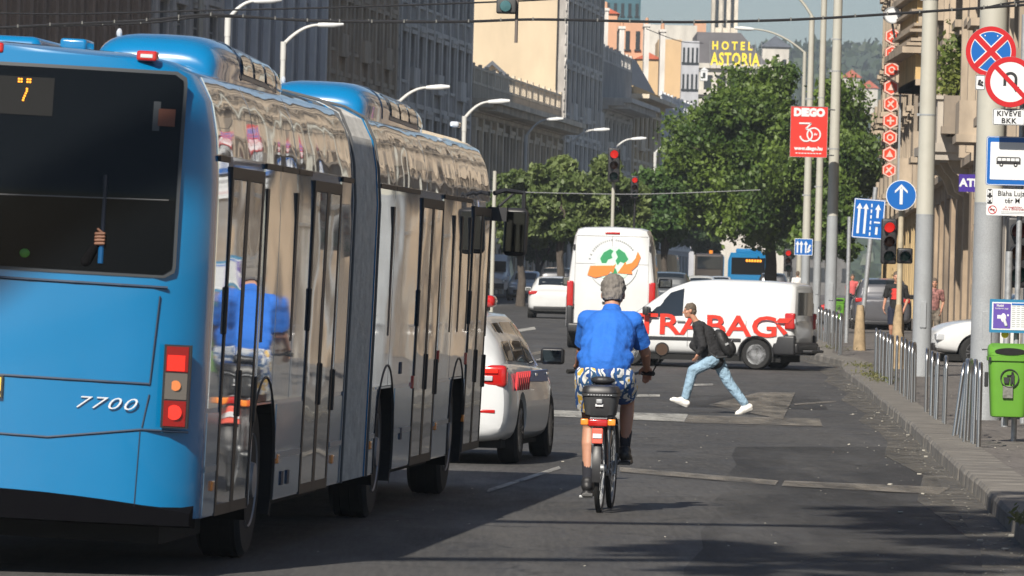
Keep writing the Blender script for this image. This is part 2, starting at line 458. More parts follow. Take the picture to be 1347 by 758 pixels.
def quad(pxs, m, name='road_marking', dz=.013):
    P = [G(*p) for p in pxs]; mb = MB(); mb.add([(p.x, p.y, zg(p.y)+dz) for p in P], [(0, 1, 2, 3)])
    o = mb.build(name, m, recalc=False); o['kind'] = 'structure'
    if o.data.polygons[0].normal.z < 0: o.data.flip_normals()
    return o
quad([(638, 651), (643, 645), (735, 615), (738, 618)], M_mark)
quad([(728, 541), (728, 549), (900, 556), (905, 546)], M_mark)
quad([(905, 547), (900, 557), (1082, 562), (1078, 552)], M_mark2)
quad([(932, 534), (1000, 517), (1046, 518), (1030, 553)], M_mark2, dz=.017)
quad([(815, 616), (815, 622), (1020, 640), (1024, 634)], M_mark2)
quad([(1032, 634), (1028, 641), (1235, 652), (1250, 643)], M_mark2)
quad([(836, 520), (836, 523), (868, 523), (868, 520)], M_mark)
quad([(912, 506), (912, 508.5), (938, 508), (938, 505.5)], M_mark)
quad([(1045, 532), (1045, 534), (1100, 530), (1100, 528)], M_mark2)
quad([(668, 436), (668, 440), (705, 434), (703, 430.5)], M_mark)
quad([(676, 470), (676, 474), (730, 462), (728, 459)], M_mark2)
quad([(640, 450), (640, 454), (668, 449), (667, 446)], M_mark)
# patches and a seam in the asphalt; the near patch also paints in shade
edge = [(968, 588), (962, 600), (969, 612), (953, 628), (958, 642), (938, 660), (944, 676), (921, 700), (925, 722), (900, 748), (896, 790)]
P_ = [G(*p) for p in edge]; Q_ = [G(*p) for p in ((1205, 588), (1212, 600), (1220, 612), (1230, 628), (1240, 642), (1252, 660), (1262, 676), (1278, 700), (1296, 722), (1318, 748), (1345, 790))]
strip('road_patch', P_, Q_, M_tar_shade, .004)
quad([(905, 520), (890, 536), (1090, 540), (1075, 521)], M_tar_shade, 'road_patch', .004)
M_drain = mat('cast_iron', (.05, .045, .04), .6, .5, var=.3)
# litter: grit and paper scraps along the gutter and over the lane
mb = MB()
for i in range(650):
    p, t = at(random.uniform(80, 175)); dx = -abs(random.gauss(0, .22)) if random.random() < .7 else -random.uniform(0, 5)
    if random.random() < .12: dx = random.uniform(.35, 1.5)
    r = random.uniform(.003, .009) if random.random() < .95 else random.uniform(.010, .022)
    z = zg(p.y)+(KH if dx > 0 else .004); a = random.uniform(0, 3.14)
    M = T((p.x+dx, p.y, z+r*.3)) @ Matrix.Rotation(a, 4, 'Z') @ RX(random.uniform(-20, 20))
    mb.box(-r, r, -r*.7, r*.7, -r*.25, r*.25, M)
o = mb.build('litter', mat('paper_scraps', (.38, .36, .31), .9, var=.3, vscale=1), None)
tag(o, 'scattered paper scraps and grit along the gutter of the right kerb', 'litter', kind='stuff')
# weeds at the kerb
def leafquads(pts, size, m, name, parent=None, up=0., aspect=.6, seed=1):
    r = np.random.default_rng(seed); n = len(pts); pts = np.asarray(pts, float)
    a = r.normal(size=(n, 3)); a /= np.linalg.norm(a, axis=1)[:, None]
    if up: a[:, 2] += up; a /= np.linalg.norm(a, axis=1)[:, None]
    b = r.normal(size=(n, 3)); b -= (b*a).sum(1)[:, None]*a; b /= np.linalg.norm(b, axis=1)[:, None]
    s = (size*r.uniform(.35, 1.55, n))[:, None]
    c = np.cross(a, b)
    V = np.stack([pts-a*s, pts+b*s*aspect+c*s*.12, pts+a*s, pts-b*s*aspect+c*s*.12], 1).reshape(-1, 3)
    me = bpy.data.meshes.new(name); me.vertices.add(4*n); me.vertices.foreach_set('co', V.ravel())
    me.loops.add(4*n); me.loops.foreach_set('vertex_index', np.arange(4*n)); me.polygons.add(n)
    me.polygons.foreach_set('loop_start', np.arange(n)*4); me.polygons.foreach_set('loop_total', np.full(n, 4))
    me.update(calc_edges=True); me.materials.append(m)
    o = bpy.data.objects.new(name, me); COL.objects.link(o)
    if parent: o.parent = parent
    return o
M_weed = leafmat('weed_leaf', (.07, .09, .02), (.16, .15, .05))
pts = []
for cpx, cpy, n_, sp in ((1136, 484, 160, .35), (1150, 496, 260, .3), (1160, 503, 160, .25), (1098, 460, 90, .4), (1343, 690, 70, .06)):
    c = G(cpx, cpy, .13)
    for _ in range(n_): pts.append((c.x+random.gauss(0, sp*.5), c.y+random.gauss(0, sp*5), c.z+.02+abs(random.gauss(0, .045))))
o = leafquads(pts, .035, M_weed, 'weeds', up=.8, aspect=.25); tag(o, 'dry green weeds growing behind the kerb stones', 'weeds', kind='stuff')

# ================================================================== BUILDINGS
def stone(name, col, var=.25, dirt=.5, dcol=None, sc=.25):
    return mat(name, col, .85, var=var, vscale=sc*6, stretch=(1, 1, .35), dirt=dirt, dcol=dcol or tuple(c*.45 for c in col), dscale=sc*2, bump=.3, bscale=3)
M_pane = mat('window_pane', (.02, .024, .03), .06, spec=.8, var=.4, vscale=.3)
M_pane2 = mat('window_pane_curtained', (.10, .10, .095), .25, spec=.6, var=.5, vscale=.5)
M_frame = mat('window_frame_paint', (.3, .29, .27), .6)
M_rail = mat('iron_rail', (.05, .05, .055), .6, var=.3, vscale=3)
M_roof = mat('grey_roof', (.09, .1, .12), .7, var=.25, vscale=1.5)
M_rtile = mat('red_roof', (.42, .1, .05), .8, var=.3, vscale=2)
def building(name, label, A, B, H, wall, trim, side=1, depth=18, floors=(4.6, 3.8, 3.6, 3.6), bay=3.2, wf=.5, pil=.3, corn=.7,
             attic=0., ground_open=.7, win='mixed', roof=None, quoins=False, pane=None, cap_h=.8, maxwin=96, headers=True, strips=False, roofm=None, balc=True, rel=1.):
    """A near end, B far end of the facade line; side=+1: street lies to the right of A->B"""
    A = Vector((A[0], A[1], 0)); B = Vector((B[0], B[1], 0)); d = B-A; L = d.length; zb = min(zg(A.y), zg(B.y))-.3
    root = thing(name, label, 'building', (A.x, A.y, zb), math.atan2(d.y, d.x))
    # local frame: x along the facade, +y behind when side=+1
    sg = 1 if side > 0 else -1
    def bx(mb, x0, x1, n0, n1, z0, z1):        # n: outwards from facade plane; rel scales the relief
        n0, n1 = (n*rel if abs(n) < 1.1 else n for n in (n0, n1))
        ya, yb = -n1*sg, -n0*sg
        mb.box(x0, x1, min(ya, yb), max(ya, yb), z0, z1)
    H = H-zb
    core = MB(); bx(core, 0, L, -depth, -.35, 0, H)
    wl = core; tr = MB(); bal = MB()
    nb = max(1, int(round((L-1)/bay))); bw = (L-1.0)/nb
    z = 0; k = 0; wins = []
    fl = list(floors)
    while z+fl[min(k, len(fl)-1)] < H-attic-cap_h+.5:
        h = fl[min(k, len(fl)-1)]; wf_ = ground_open if k == 0 else wf
        sill = .0 if k == 0 else h*.26; head = h*.14
        for i in range(nb):
            x0 = .5+i*bw; ww = bw*wf_; xa = x0+(bw-ww)/2
            wins.append((xa, xa+ww, z+sill+(.2 if k == 0 else 0), z+h-head, k))
            if not strips or k == 0:
                bx(wl, x0+(bw-ww)/2-.001, xa+ww+.001, -.352, -.02, z+h-head, z+h)
                if sill: bx(wl, xa-.001, xa+ww+.001, -.352, -.02, z, z+sill)
            else:
                bx(wl, xa-.001, xa+ww+.001, -.352, -.2, z+h-head, z+h); bx(wl, xa-.001, xa+ww+.001, -.352, -.2, z, z+sill)
            if k > 0 and headers:
                bx(tr, xa-.15, xa+ww+.15, -.02, .26, z+sill-.15, z+sill)
                bx(tr, xa-.18, xa+ww+.18, -.02, .36, z+h-head, z+h-head+.2)
                bx(tr, xa-.2, xa-.02, -.02, .15, z+sill, z+h-head); bx(tr, xa+ww+.02, xa+ww+.2, -.02, .15, z+sill, z+h-head)
                if (k+i) % 2 == 0: bx(tr, xa-.3, xa+ww+.3, -.02, .5, z+h-head+.2, z+h-head+.4)
                if balc and k in (1, 2) and i % 3 == 1:
                    bx(tr, xa-.5, xa+ww+.5, -.02, .8, z+sill-.35, z+sill-.151); bx(tr, xa-.45, xa+ww+.45, .62, .74, z+sill-.15, z+sill+.7); bx(tr, xa-.45, xa-.33, -.01, .62, z+sill-.15, z+sill+.7); bx(tr, xa+ww+.33, xa+ww+.45, -.01, .62, z+sill-.15, z+sill+.7)
        if k in (0, 1) or quoins: bx(tr, 0, L, -.02, .22, z+h-.22, z+h)
        z += h; k += 1
    nf = k; top = z
    for i in range(nb+1):                       # piers between the bays
        xc = .5+i*bw; hw = bw*(1-wf)/2
        hw0 = bw*(1-ground_open)/2
        bx(wl, max(0, xc-hw0), min(L, xc+hw0), -.352, 0, 0, fl[0])
        bx(wl, max(0, xc-hw), min(L, xc+hw), -.352, 0, fl[0], top)
        if pil and nf > 1: bx(tr, max(.02, xc-.28), min(L-.02, xc+.28), -.01, pil, fl[0], top-.3)
        if pil and nf > 1: bx(tr, max(.02, xc-.36), min(L-.02, xc+.36), -.01, pil+.08, top-.75, top-.3)
    bx(wl, 0, L, -.352, .02, top, H-.02)
    if quoins:
        for e in (0, L-.8):
            q = 0
            while q*.7 < top: bx(tr, e+.01, e+.79-(q % 2)*.25, -.01, .12, q*.7, q*.7+.55); q += 1
    # cornice with brackets
    co = MB()
    cr_ = corn*min(1/rel, 1.7); bx(co, -.15, L+.15, -.3, cr_*.5, top, top+.25); bx(co, -.25, L+.25, -.3, cr_, top+.45, top+.75); bx(co, -.2, L+.2, -.3, cr_*.75, top+.25, top+.45)
    for i in range(int(L/.8)): bx(co, .3+i*.8, .55+i*.8, -.2, cr_*.9, top+.05, top+.45)
    wo = wl.build('wall', wall, root); 
    if tr.v: tr.build('trim', trim, root)
    if bal.v: bal.build('balcony_rail', M_rail, root)
    co.build('cornice', trim, root)
    if roof == 'balustrade':
        b2 = MB(); bx(b2, 0, L, -.3, .0, H, H+.15); bx(b2, 0, L, -.3, .0, H+.85, H+1.)
        for i in range(int(L/.45)): bx(b2, .1+i*.45, .28+i*.45, -.22, -.08, H+.15, H+.85)
        for i in range(nb+1): bx(b2, max(0, .5+i*bw-.25), min(L, .5+i*bw+.25), -.35, .05, H, H+1.15)
        b2.build('balustrade', trim, root)
    elif roof == 'mansard':
        b2 = MB(); y0, y1 = -.4*0-.0, depth; rr = 2.6
        a = [(0, -0.3), (L, -.3), (L, -depth), (0, -depth)]; b = [(1.0, -1.8), (L-1.0, -1.8), (L-1.0, -depth+1), (1.0, -depth+1)]
        vs = [(x, -n*sg, H) for x, n in a]+[(x, -n*sg, H+rr) for x, n in b]
        b2.add(vs, [(0, 1, 2, 3), (4, 5, 6, 7), (0, 1, 5, 4), (1, 2, 6, 5), (2, 3, 7, 6), (3, 0, 4, 7)]); b2.build('roof', roofm or M_roof, root)
    else:
        b2 = MB(); a = [(0.05, -.35), (L-.05, -.35), (L-.05, -depth+.05), (.05, -depth+.05)]; r0 = 2.2
        vs = [(x, -n*sg, H+.01) for x, n in a]+[(.05, (depth/2)*sg, H+r0), (L-.05, (depth/2)*sg, H+r0)]
        b2.add(vs, [(0, 1, 5, 4), (2, 3, 4, 5), (0, 4, 3), (1, 2, 5), (0, 3, 2, 1)]); rf = b2.build('roof', roofm or M_roof, root)
        ch = MB()
        for i in range(2):
            cx = L*(.3+.4*i); ch.box(cx-.5, cx+.5, depth/2*sg-.6, depth/2*sg+.6, H+.5, H+3.4); ch.box(cx-.6, cx+.6, depth/2*sg-.7, depth/2*sg+.7, H+3.4, H+3.6)
        ch.build('chimney', wall, rf)
    # windows, each with frame bars; the mesh data is shared per size
    cache = {}
    wins.sort(key=lambda q: (q[4] == 0, 0)); 
    if len(wins) > maxwin: wins = wins[:maxwin]
    for j, (xa, xb, z0, z1, k) in enumerate(wins):
        key = (round(xb-xa, 3), round(z1-z0, 3)); pm = pane or (M_pane2 if (win == 'mixed' and (j*7) % 5 == 0) else M_pane)
        key2 = key+(pm.name,)
        if key2 not in cache:
            ww, hh = key; fm = MB(); t = .07
            for a in ((0, t), (ww-t, ww), (ww/2-t/2, ww/2+t/2)): bx(fm, a[0], a[1], -.33, -.26, 0, hh)
            for a in ((0, t), (hh-t, hh), (hh*.66, hh*.66+t)): bx(fm, t+.001, ww-t-.001, -.325, -.265, a[0], a[1])
            gm = MB(); bx(gm, t*.5, ww-t*.5, -.345, -.305, t*.5, hh-t*.5)
            cache[key2] = (fm.mesh('window', M_frame), gm.mesh('pane', pm))
        fme, gme = cache[key2]
        o = bpy.data.objects.new('window', fme); COL.objects.link(o); o.parent = root; o.location = (xa, 0, z0)
        g = bpy.data.objects.new('pane', gme); COL.objects.link(g); g.parent = o
    return root
LS, L0 = .11, -39.0                                   # left facade line X = LS*d + L0
def LP(px, off=0):
    u = (px-CX)/F; d = (L0-off)/(u-LS); return (LS*d+L0-off, d)
def LH(px, py): x, d = LP(px); return HT(px, py, d)
st_brown = stone('brown_stone', (.30, .215, .155)); st_brown2 = stone('brown_trim', (.40, .31, .22))
st_grey = stone('sooty_grey_stone', (.34, .32, .30)); st_grey2 = stone('grey_trim', (.55, .52, .48))
st_blue = stone('pale_blue_plaster', (.38, .385, .41), .15, .3); st_bluet = stone('pale_grey_pillar', (.62, .63, .64), .12, .25)
st_tan = stone('tan_stone', (.42, .34, .25)); st_tan2 = stone('tan_trim', (.58, .50, .39))
st_cream = stone('cream_render', (.50, .41, .29), .10, .25, (.38, .35, .30), .12)
st_peach = stone('peach_render', (.52, .29, .18), .1, .25, (.4, .25, .18), .15)
st_sand = stone('sand_render', (.52, .36, .2), .1, .3, (.4, .3, .2), .15)
st_pale = stone('pale_render', (.5, .47, .42), .15, .35)
building('office_building', 'dark brown modern block with tall narrow window slots at the far left', LP(-90), LP(186), 30, st_brown, st_brown, floors=(4.8, 3.4, 3.4, 3.4, 3.4, 3.4, 3.4), bay=2.4, wf=.42, pil=.35, strips=True, headers=False, corn=.3, rel=.42)
building('apartment_block', 'dark grey rusticated block behind the thin lamp post at upper left', LP(190), LP(283), 29, st_grey, st_grey2, floors=(4.8, 3.8, 3.8, 3.6), bay=3.6, quoins=True, rel=.42)
building('pillared_block', 'bluish grey block with pale vertical pillars behind the curved lamp', LP(286), LP(417), 29.5, st_blue, st_bluet, floors=(8.2, 6.2, 4., 4.), bay=3.3, wf=.55, pil=.55, headers=False, rel=.42)
building('office_building', 'brown stone block with dense vertical piers left of the grey corner house', LP(420), LP(512), 29, st_brown2, st_tan, floors=(6.0, 4.8, 3.8, 3.8), bay=2.6, wf=.5, pil=.4, rel=.42)
building('apartment_block', 'sooty grey ornate corner block with stone bands left of the cream wall', LP(515), LP(612), 28, st_grey, st_grey2, floors=(5.5, 4.6, 4., 3.8), bay=3.4, quoins=True, corn=1.2, rel=.42)
building('theatre_building', 'low tan building with tall pilasters and attic in front of the cream wall', LP(615), LP(733), LH(615, 119)+.4, st_tan, st_tan2, floors=(3.6, 6.8), bay=3.3, wf=.6, pil=.5, roof='balustrade', cap_h=1.2, corn=.9, rel=.42)
# gabled attic on the low building
p = LP(640, 2.5)
g = thing('attic_gable', 'small stone attic with steep grey gable roof on the low tan building', 'attic', (p[0], p[1], 0))
s = F/p[1]; zt = HT(648, 80, p[1]); z0 = LH(640, 126)+.2; z1 = HT(640, 105, p[1])
mb = MB(); mb.prism([(-1.3, z0), (1.3, z0), (1.3, z1), (0, zt-.2), (-1.3, z1)], 0, 9); mb.build('wall', st_tan2, g)
mb = MB()
for sg in (-1, 1): mb.add([(0, -.3, zt), (sg*1.5, -.3, z1-.15), (sg*1.5, 9.3, z1-.15), (0, 9.3, zt), (0, -.3, zt-.25), (sg*1.5, -.3, z1-.4), (sg*1.5, 9.3, z1-.4), (0, 9.3, zt-.25)], [(0, 1, 2, 3), (4, 5, 6, 7), (0, 1, 5, 4), (1, 2, 6, 5), (2, 3, 7, 6), (3, 0, 4, 7)])
mb.box(-4.2, -1.31, 1, 8.5, z0, z1); mb.build('roof', M_roof, g)
# tall house with the bare cream fire wall facing the camera
tall = building('apartment_block', 'tall ornate grey block whose bare cream fire wall faces the street', LP(735), LP(784), 28, st_grey, st_grey2, depth=12, floors=(6, 4.6, 4.6, 4.2), bay=2.8, quoins=True, corn=1.3, rel=.42)
mb = MB(); x, d = LP(735); H = 28.2
M_ = Matrix.Translation((0, 0, 0))
mb.box(-.45, -.02, .5, 12.2, 0, 28.6); fw = mb.build('fire_wall', st_cream, tall)
building('apartment_block', 'sooty grey block with dark cornice beyond the cream fire wall', LP(786), LP(824), LH(786, 80), st_grey, st_grey2, floors=(5, 4., 3.8), bay=3., quoins=True, corn=1.2, roof='balustrade', depth=14, rel=.42)
building('ornate_house', 'yellowish house with arched loggia beyond the sooty grey block', LP(826), LP(862), LH(826, 112), stone('ochre_stone', (.34, .25, .13)), st_tan2, floors=(5, 5., 3.8), bay=3.8, wf=.62, roof='mansard', depth=12, rel=.42)
building('apartment_block', 'bluish grey low block left of the big tree', LP(864), LP(905), LH(864, 140), st_blue, st_bluet, floors=(4, 3.8, 3.4), bay=3., roof='balustrade', depth=14, rel=.42)
def block(name, label, px0, px1, pyt, d, wall, depthm=12, roof=None, zlow=0, wins=None, roofm=None, cat='building', slant=0):
    """block facing the camera between two pixel columns, top edge at pyt"""
    a = GX(px0, d); b = GX(px1, d); zt = HT((px0+px1)/2, pyt, d)
    # keep the top aligned with the pixel columns at roof height
    sh = (zt-HC)*s_; root = thing(name, label, cat, (a.x-sh, d, 0)); wd = b.x-a.x
    mb = MB(); mb.box(0, wd, 0, depthm, zlow, zt); mb.build('wall', wall, root)
    if roof == 'gable':
        r = MB(); r.prism([(-.2, zt+.003), (wd+.2, zt+.003), (wd/2, zt+wd*.3)], -.2, depthm+.2); r.build('roof', roofm or M_rtile, root)
    if roof == 'hip':
        r = MB(); r.add([(-.3, -.3, zt), (wd+.3, -.3, zt), (wd+.3, depthm+.3, zt), (-.3, depthm+.3, zt), (wd/2, depthm/2, zt+wd*.45)], [(0, 1, 4), (1, 2, 4), (2, 3, 4), (3, 0, 4), (0, 3, 2, 1)]); r.build('roof', roofm or M_roof, root)
    if wins:
        nx, nz, zz0 = wins; cm = None
        for i in range(nx):
            for k in range(nz):
                if cm is None:
                    ww = wd/nx*.42; hh = (zt-zz0)/nz*.55; q = MB(); q.box(0, ww, -.08, .1, 0, hh); q.box(-.1, ww+.1, -.16, -.05, -.15, -.02); cm = q.mesh('window', M_pane)
                o = bpy.data.objects.new('window', cm); COL.objects.link(o); o.parent = root
                o.location = (wd/nx*(i+.29), 0, zz0+(zt-zz0)/nz*(k+.2))
    return root
block('rear_building', 'peach gabled house end high behind the sooty block', 784, 812, 18, 470, st_peach, roof='gable', zlow=0)
block('rear_building', 'peach firewall with orange tiled lean-to between chimney slabs', 806, 846, 30, 500, st_peach, wins=(3, 5, 10))
block('rear_building', 'sand coloured house with red roof stripe right of the peach walls', 838, 868, 78, 495, st_sand, roof='gable')
block('rear_building', 'sand coloured firewall beside a grey windowed facade left of the hotel', 866, 897, 52, 540, st_sand, roof=None)
block('rear_building', 'grey many-windowed facade squeezed between sand firewall and hotel', 897, 920, 54, 538, st_blue, wins=(4, 8, 5))
block('rear_building', 'long pale concrete block with grid lines left of the dark hotel roof', 846, 917, 33, 640, st_pale, depthm=30, wins=None)
block('office_tower', 'blue glass office tower rising behind the peach houses', 786, 843, -3, 700, mat('blue_glass', (.05, .12, .15), .1, spec=.8, var=.4, vscale=.12), wins=(6, 9, 12))
# chimney slabs between peach gables
for px, y0, y1, lab in ((797, 14, 80, 'tall grey chimney slab on the peach gabled house'), (818, 38, 85, 'slim grey chimney wall in front of the peach firewall'), (851, 35, 105, 'narrow grey chimney stack before the sand house'), (872, 42, 112, 'grey chimney stack nearest the hotel')):
    d = 462; a = W(px-3, y0, d); zt = a.z; zb = HT(px, y1+30, d)
    t = thing('chimney_stack', lab, 'chimney', (a.x, d, zb)); q = MB(); q.box(0, .38, 0, 4.5, 0, zt-zb); q.box(-.08, .46, -.1, 4.6, zt-zb, zt-zb+.2); q.build('shaft', st_grey2, t)
    q = MB()
    for i in range(4): q.cyl((.19, .6+i*1.1, zt-zb+.2), (.19, .6+i*1.1, zt-zb+.7), .13, .1, 8)
    q.build('chimney_pots', st_peach, t)
# ---- hotel with dark mansard roof and yellow roof letters
D = 620; sH = F/D
a = W(916, 90, D); b = W(1010, 92, D)
hot = thing('hotel_building', 'pale corner hotel with dark grey mansard roof and yellow rooftop letters', 'building', (a.x, D, 0))
wd = b.x-a.x; zr0 = HT(960, 84, D); zr1 = HT(960, 42, D)
mb = MB(); mb.box(.3, wd-.3, .3, 20, 0, zr0); mb.build('wall', st_pale, hot)
mb = MB()
vs = [(0, 0, zr0), (wd, 0, zr0), (wd, 20, zr0), (0, 20, zr0), (0.05, 2.2, zr1), (wd*.62, 2.2, zr1), (wd*.62, 18, zr1), (.05, 18, zr1)]
mb.add(vs, [(0, 1, 5, 4), (1, 2, 6, 5), (2, 3, 7, 6), (3, 0, 4, 7), (4, 5, 6, 7), (0, 3, 2, 1)]); mb.build('roof', mat('slate_roof', (.085, .08, .085), .7, var=.15, vscale=1), hot)
mb = MB()
for z in (zr0-.5, zr0-3.2): mb.box(0, wd, -.2, .3, z, z+.5)
mb.build('cornice', st_pale, hot)
for i in range(5):
    for k in range(3):
        q = MB(); q.box(0, .75, -.06, .3, 0, 1.4); q.box(-.12, .87, -.1, 0, 1.4, 1.6); o = q.build('window', M_pane, hot, loc=(.8+i*1.35, .25, zr0-2.8-k*3))
M_yel = mat('yellow_letters', (.85, .62, .03), .5)
def PM(px, py, d, rz=0, sc=1): return T(W(px, py, d))
tx = thing('rooftop_sign', 'yellow letters HOTEL ASTORIA standing before the dark mansard roof', 'sign', W(965, 70, D-4), 0)
text('HOTEL', 'upper_letters', M_yel, tx, T((W(963, 61, D-4)-tx.location)), 1.15, .06, .035, .8, space=1.65)
text('ASTORIA', 'lower_letters', M_yel, tx, T((W(967, 79, D-4)-tx.location)), 1.75, .06, .05, .62, space=1.15)
q = MB()
for k in range(9): 
    p = W(934+k*8.5, 90, D-3.8)-tx.location; p2 = W(934+k*8.5, 54, D-3.8)-tx.location; q.cyl(p, p2, .03, n=5)
q.build('support_frame', M_galv, tx)
# white dormer on the hotel
q = thing('dormer_turret', 'small white dormer with dark window beside the hotel letters', 'dormer', W(926, 106, D-5)); m_ = MB(); m_.box(-.35, .35, 0, 2, -.0, 1.0); m_.prism([(-.45, 1.), (.45, 1.), (0, 1.35)], -.05, 2); m_.build('wall', M_wsign, q); m_ = MB(); m_.box(-.13, .13, -.03, .1, .25, .8); m_.build('window', M_pane, q)
# church tower behind
D = 900
p = W(953, 40, D); t = thing('church_tower', 'pale stone church tower rising behind the hotel', 'tower', (p.x, D, 0)); zt = HT(953, -30, D); zc = HT(953, 40, D)
mb = MB(); mb.box(-1.95, 1.95, 0, 3.9, 0, zt)
for sx in (-1.7, -.6, .6, 1.7): mb.box(sx-.22, sx+.22, -.3, 0.001, zc-.5, zt)
mb.box(-2.3, 2.3, -.4, 4.2, zc-1.2, zc-.5); mb.box(-2.5, 2.5, -.6, 4.4, zc-3.4, zc-2.9); mb.build('wall', stone('cream_tower', (.55, .5, .42)), t)
for sx in (-1.15, 0, 1.15): m_ = MB(); m_.box(sx-.22, sx+.22, -.04, .05, zc+.4, zt-.6); m_.build('louvre_window', M_pane, t)
block('pavilion_tower', 'low stone tower with grey pyramid roof right of the hotel', 1003, 1038, 62, 760, st_pale, depthm=3.4, roof='hip', wins=(3, 4, 8))
block('rear_building', 'red brick rooftop box peeping over the hotel ridge', 914, 929, 27, 700, st_peach, depthm=5)
# building closing the street under the trees
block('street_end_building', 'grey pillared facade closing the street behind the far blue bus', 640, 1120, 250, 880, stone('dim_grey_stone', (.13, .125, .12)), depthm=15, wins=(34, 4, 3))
# ---- right-hand side
RS, R0 = .043, 5.3
def RP(px, off=0):
    u = (px-CX)/F; d = (R0+off)/(u-RS); return (RS*d+R0+off, d)
def RD(d): return (RS*d+R0, d)
rt1 = stone('warm_tan_stone', (.30, .225, .155), .3, .85, (.10, .08, .065), .3); rt2 = stone('warm_pale_trim', (.37, .30, .225), .25, .8, (.12, .10, .085), .3)
rt3 = stone('weathered_limestone', (.38, .34, .29), .25, .85, (.13, .115, .10), .3)
building('stone_building', 'warm tan stone block with pilasters along the bus stop, out to the right', RD(58), RD(112), 21, rt1, rt2, side=-1, floors=(4.8, 4., 3.8, 3.6), bay=4.8, pil=.25, quoins=False)
building('stone_building', 'weathered limestone block behind the thick right-hand pole', RD(113), RD(158), 22, rt3, rt2, side=-1, floors=(5.2, 4., 3.8, 3.8), bay=5.4, wf=.42, pil=.2, quoins=True)
building('stone_building', 'tan corner house with balcony and stone oriel at upper right', RD(159), RD(222), 24, rt1, rt2, side=-1, floors=(5.4, 4., 3.8, 3.8), bay=6.2, wf=.4, pil=.35, quoins=True, corn=1.1)
building('stone_building', 'ochre house beyond the oriel, mostly behind the hexagon sign', RD(223), RD(300), 21, stone('ochre_plaster', (.45, .33, .17)), rt2, side=-1, floors=(4.8, 3.8, 3.6), bay=3.3, pil=.25)
# balcony with pierced panel
d = 168; p = W(1232, 195, d); q2 = W(1285, 195, d)
bal = thing('balcony', 'white stone balcony with pierced lattice panel carrying a green shrub', 'balcony', p)
wd = q2.x-p.x; hb = HT(1250, 131, d)-p.z
mb = MB(); mb.box(0, wd, 0, .22, .15, hb*.24); mb.box(0, wd, 0, .22, hb*.86, hb); mb.box(0, .24, 0, .22, hb*.24, hb*.86); mb.box(wd-.3, wd, 0, .22, hb*.24, hb*.86)
mb.box(-.08, wd, -.08, 7, hb, hb+.1); mb.box(0, .2, .22, 7, .15, hb); mb.build('balustrade', rt3, bal)
mb = MB(); mb.box(-.15, wd, -.12, 7.2, -.1, .15); mb.box(-.05, wd, -.02, 7.1, -.32, -.1); mb.build('slab', rt3, bal)
mb = MB(); x0, x1, z0, z1 = .24, wd-.3, hb*.24, hb*.86
for k in range(5):
    f = k/4; mb.tube([(x0+(x1-x0)*f, .1, z0), (x0+(x1-x0)*(1-f), .1, z1)], .028, 6); mb.tube([(x0, .1, z0+(z1-z0)*f), (x1, .1, z0+(z1-z0)*(1-f))], .028, 6)
for r in (.12, .24): mb.tube([((x0+x1)/2+r*math.cos(a), .1, (z0+z1)/2+r*math.sin(a)) for a in np.linspace(0, 6.28, 18)[:-1]], .025, 6, True)
mb.build('lattice_panel', rt2, bal)
mb = MB()
for k in range(3):
    y = .4+k*3; mb.prism([(.35, -.32), (wd, -.32), (wd, -1.3), (wd-.3, -1.15), (wd-.45, -.75), (.5, -.6)], y, y+.45, M=None)
mb.build('bracket', rt2, bal)
# shrub on the balcony
r_ = random.Random(4); pts = []
for i in range(2600):
    a = r_.gauss(0, 1); x = .75+r_.gauss(0, .33); z = hb+.1+abs(r_.gauss(0, 1))*.75+r_.random()*.3; y = .4+r_.random()*2.2
    if z < hb+2.4: pts.append((x, y, z))
sh = thing('balcony_shrub', 'leafy climbing shrub spilling over the stone balcony', 'plant', p)
leafquads(pts, .085, leafmat('shrub_leaf', (.09, .13, .02), (.22, .24, .06)), 'foliage', sh, seed=5)
mb = MB(); [mb.tube([(.6+.1*k, .8+.3*k, .3), (.5+.2*k, .9+.3*k, hb+.9), (.3+.35*k, 1, hb+1.7)], [.03, .02, .01], 5) for k in range(4)]; mb.build('stem', mat('bark', (.11, .09, .07), .9, var=.3), sh)
# oriel with cornices and volute console
d = 204; o3 = W(1186, 60, d); ori = thing('oriel', 'ochre oriel bay on stacked cornices with a carved scroll bracket', 'oriel', (o3.x, d, 0))
wd = 3.6
def hz(py): return HT(1200, py, d)
mb = MB(); mb.box(.5, wd, 0.2, 9, hz(112), hz(-60)); mb.build('wall', stone('golden_plaster', (.55, .38, .17)), ori)
mb = MB()
for i, (ya, yb, ex) in enumerate(((70, 62, 0.), (60, 56, .15), (54, 50, .3), (42, 38, .25), (34, 30, .4), (112, 104, .5), (16, 12, .3), (-4, -12, .2))):
    mb.box(ex, wd, -.35+ex*.6, 9.3, hz(ya), hz(yb))
for sx in (.55, 1.5, 2.5): mb.box(sx, sx+.3, -.0, .19, hz(60), hz(18))
mb.build('cornice', rt2, ori)
for sx in (.95, 1.95, 2.95): m_ = MB(); m_.box(sx, sx+.45, .12, .25, hz(56), hz(22)); m_.build('window', M_pane, ori)
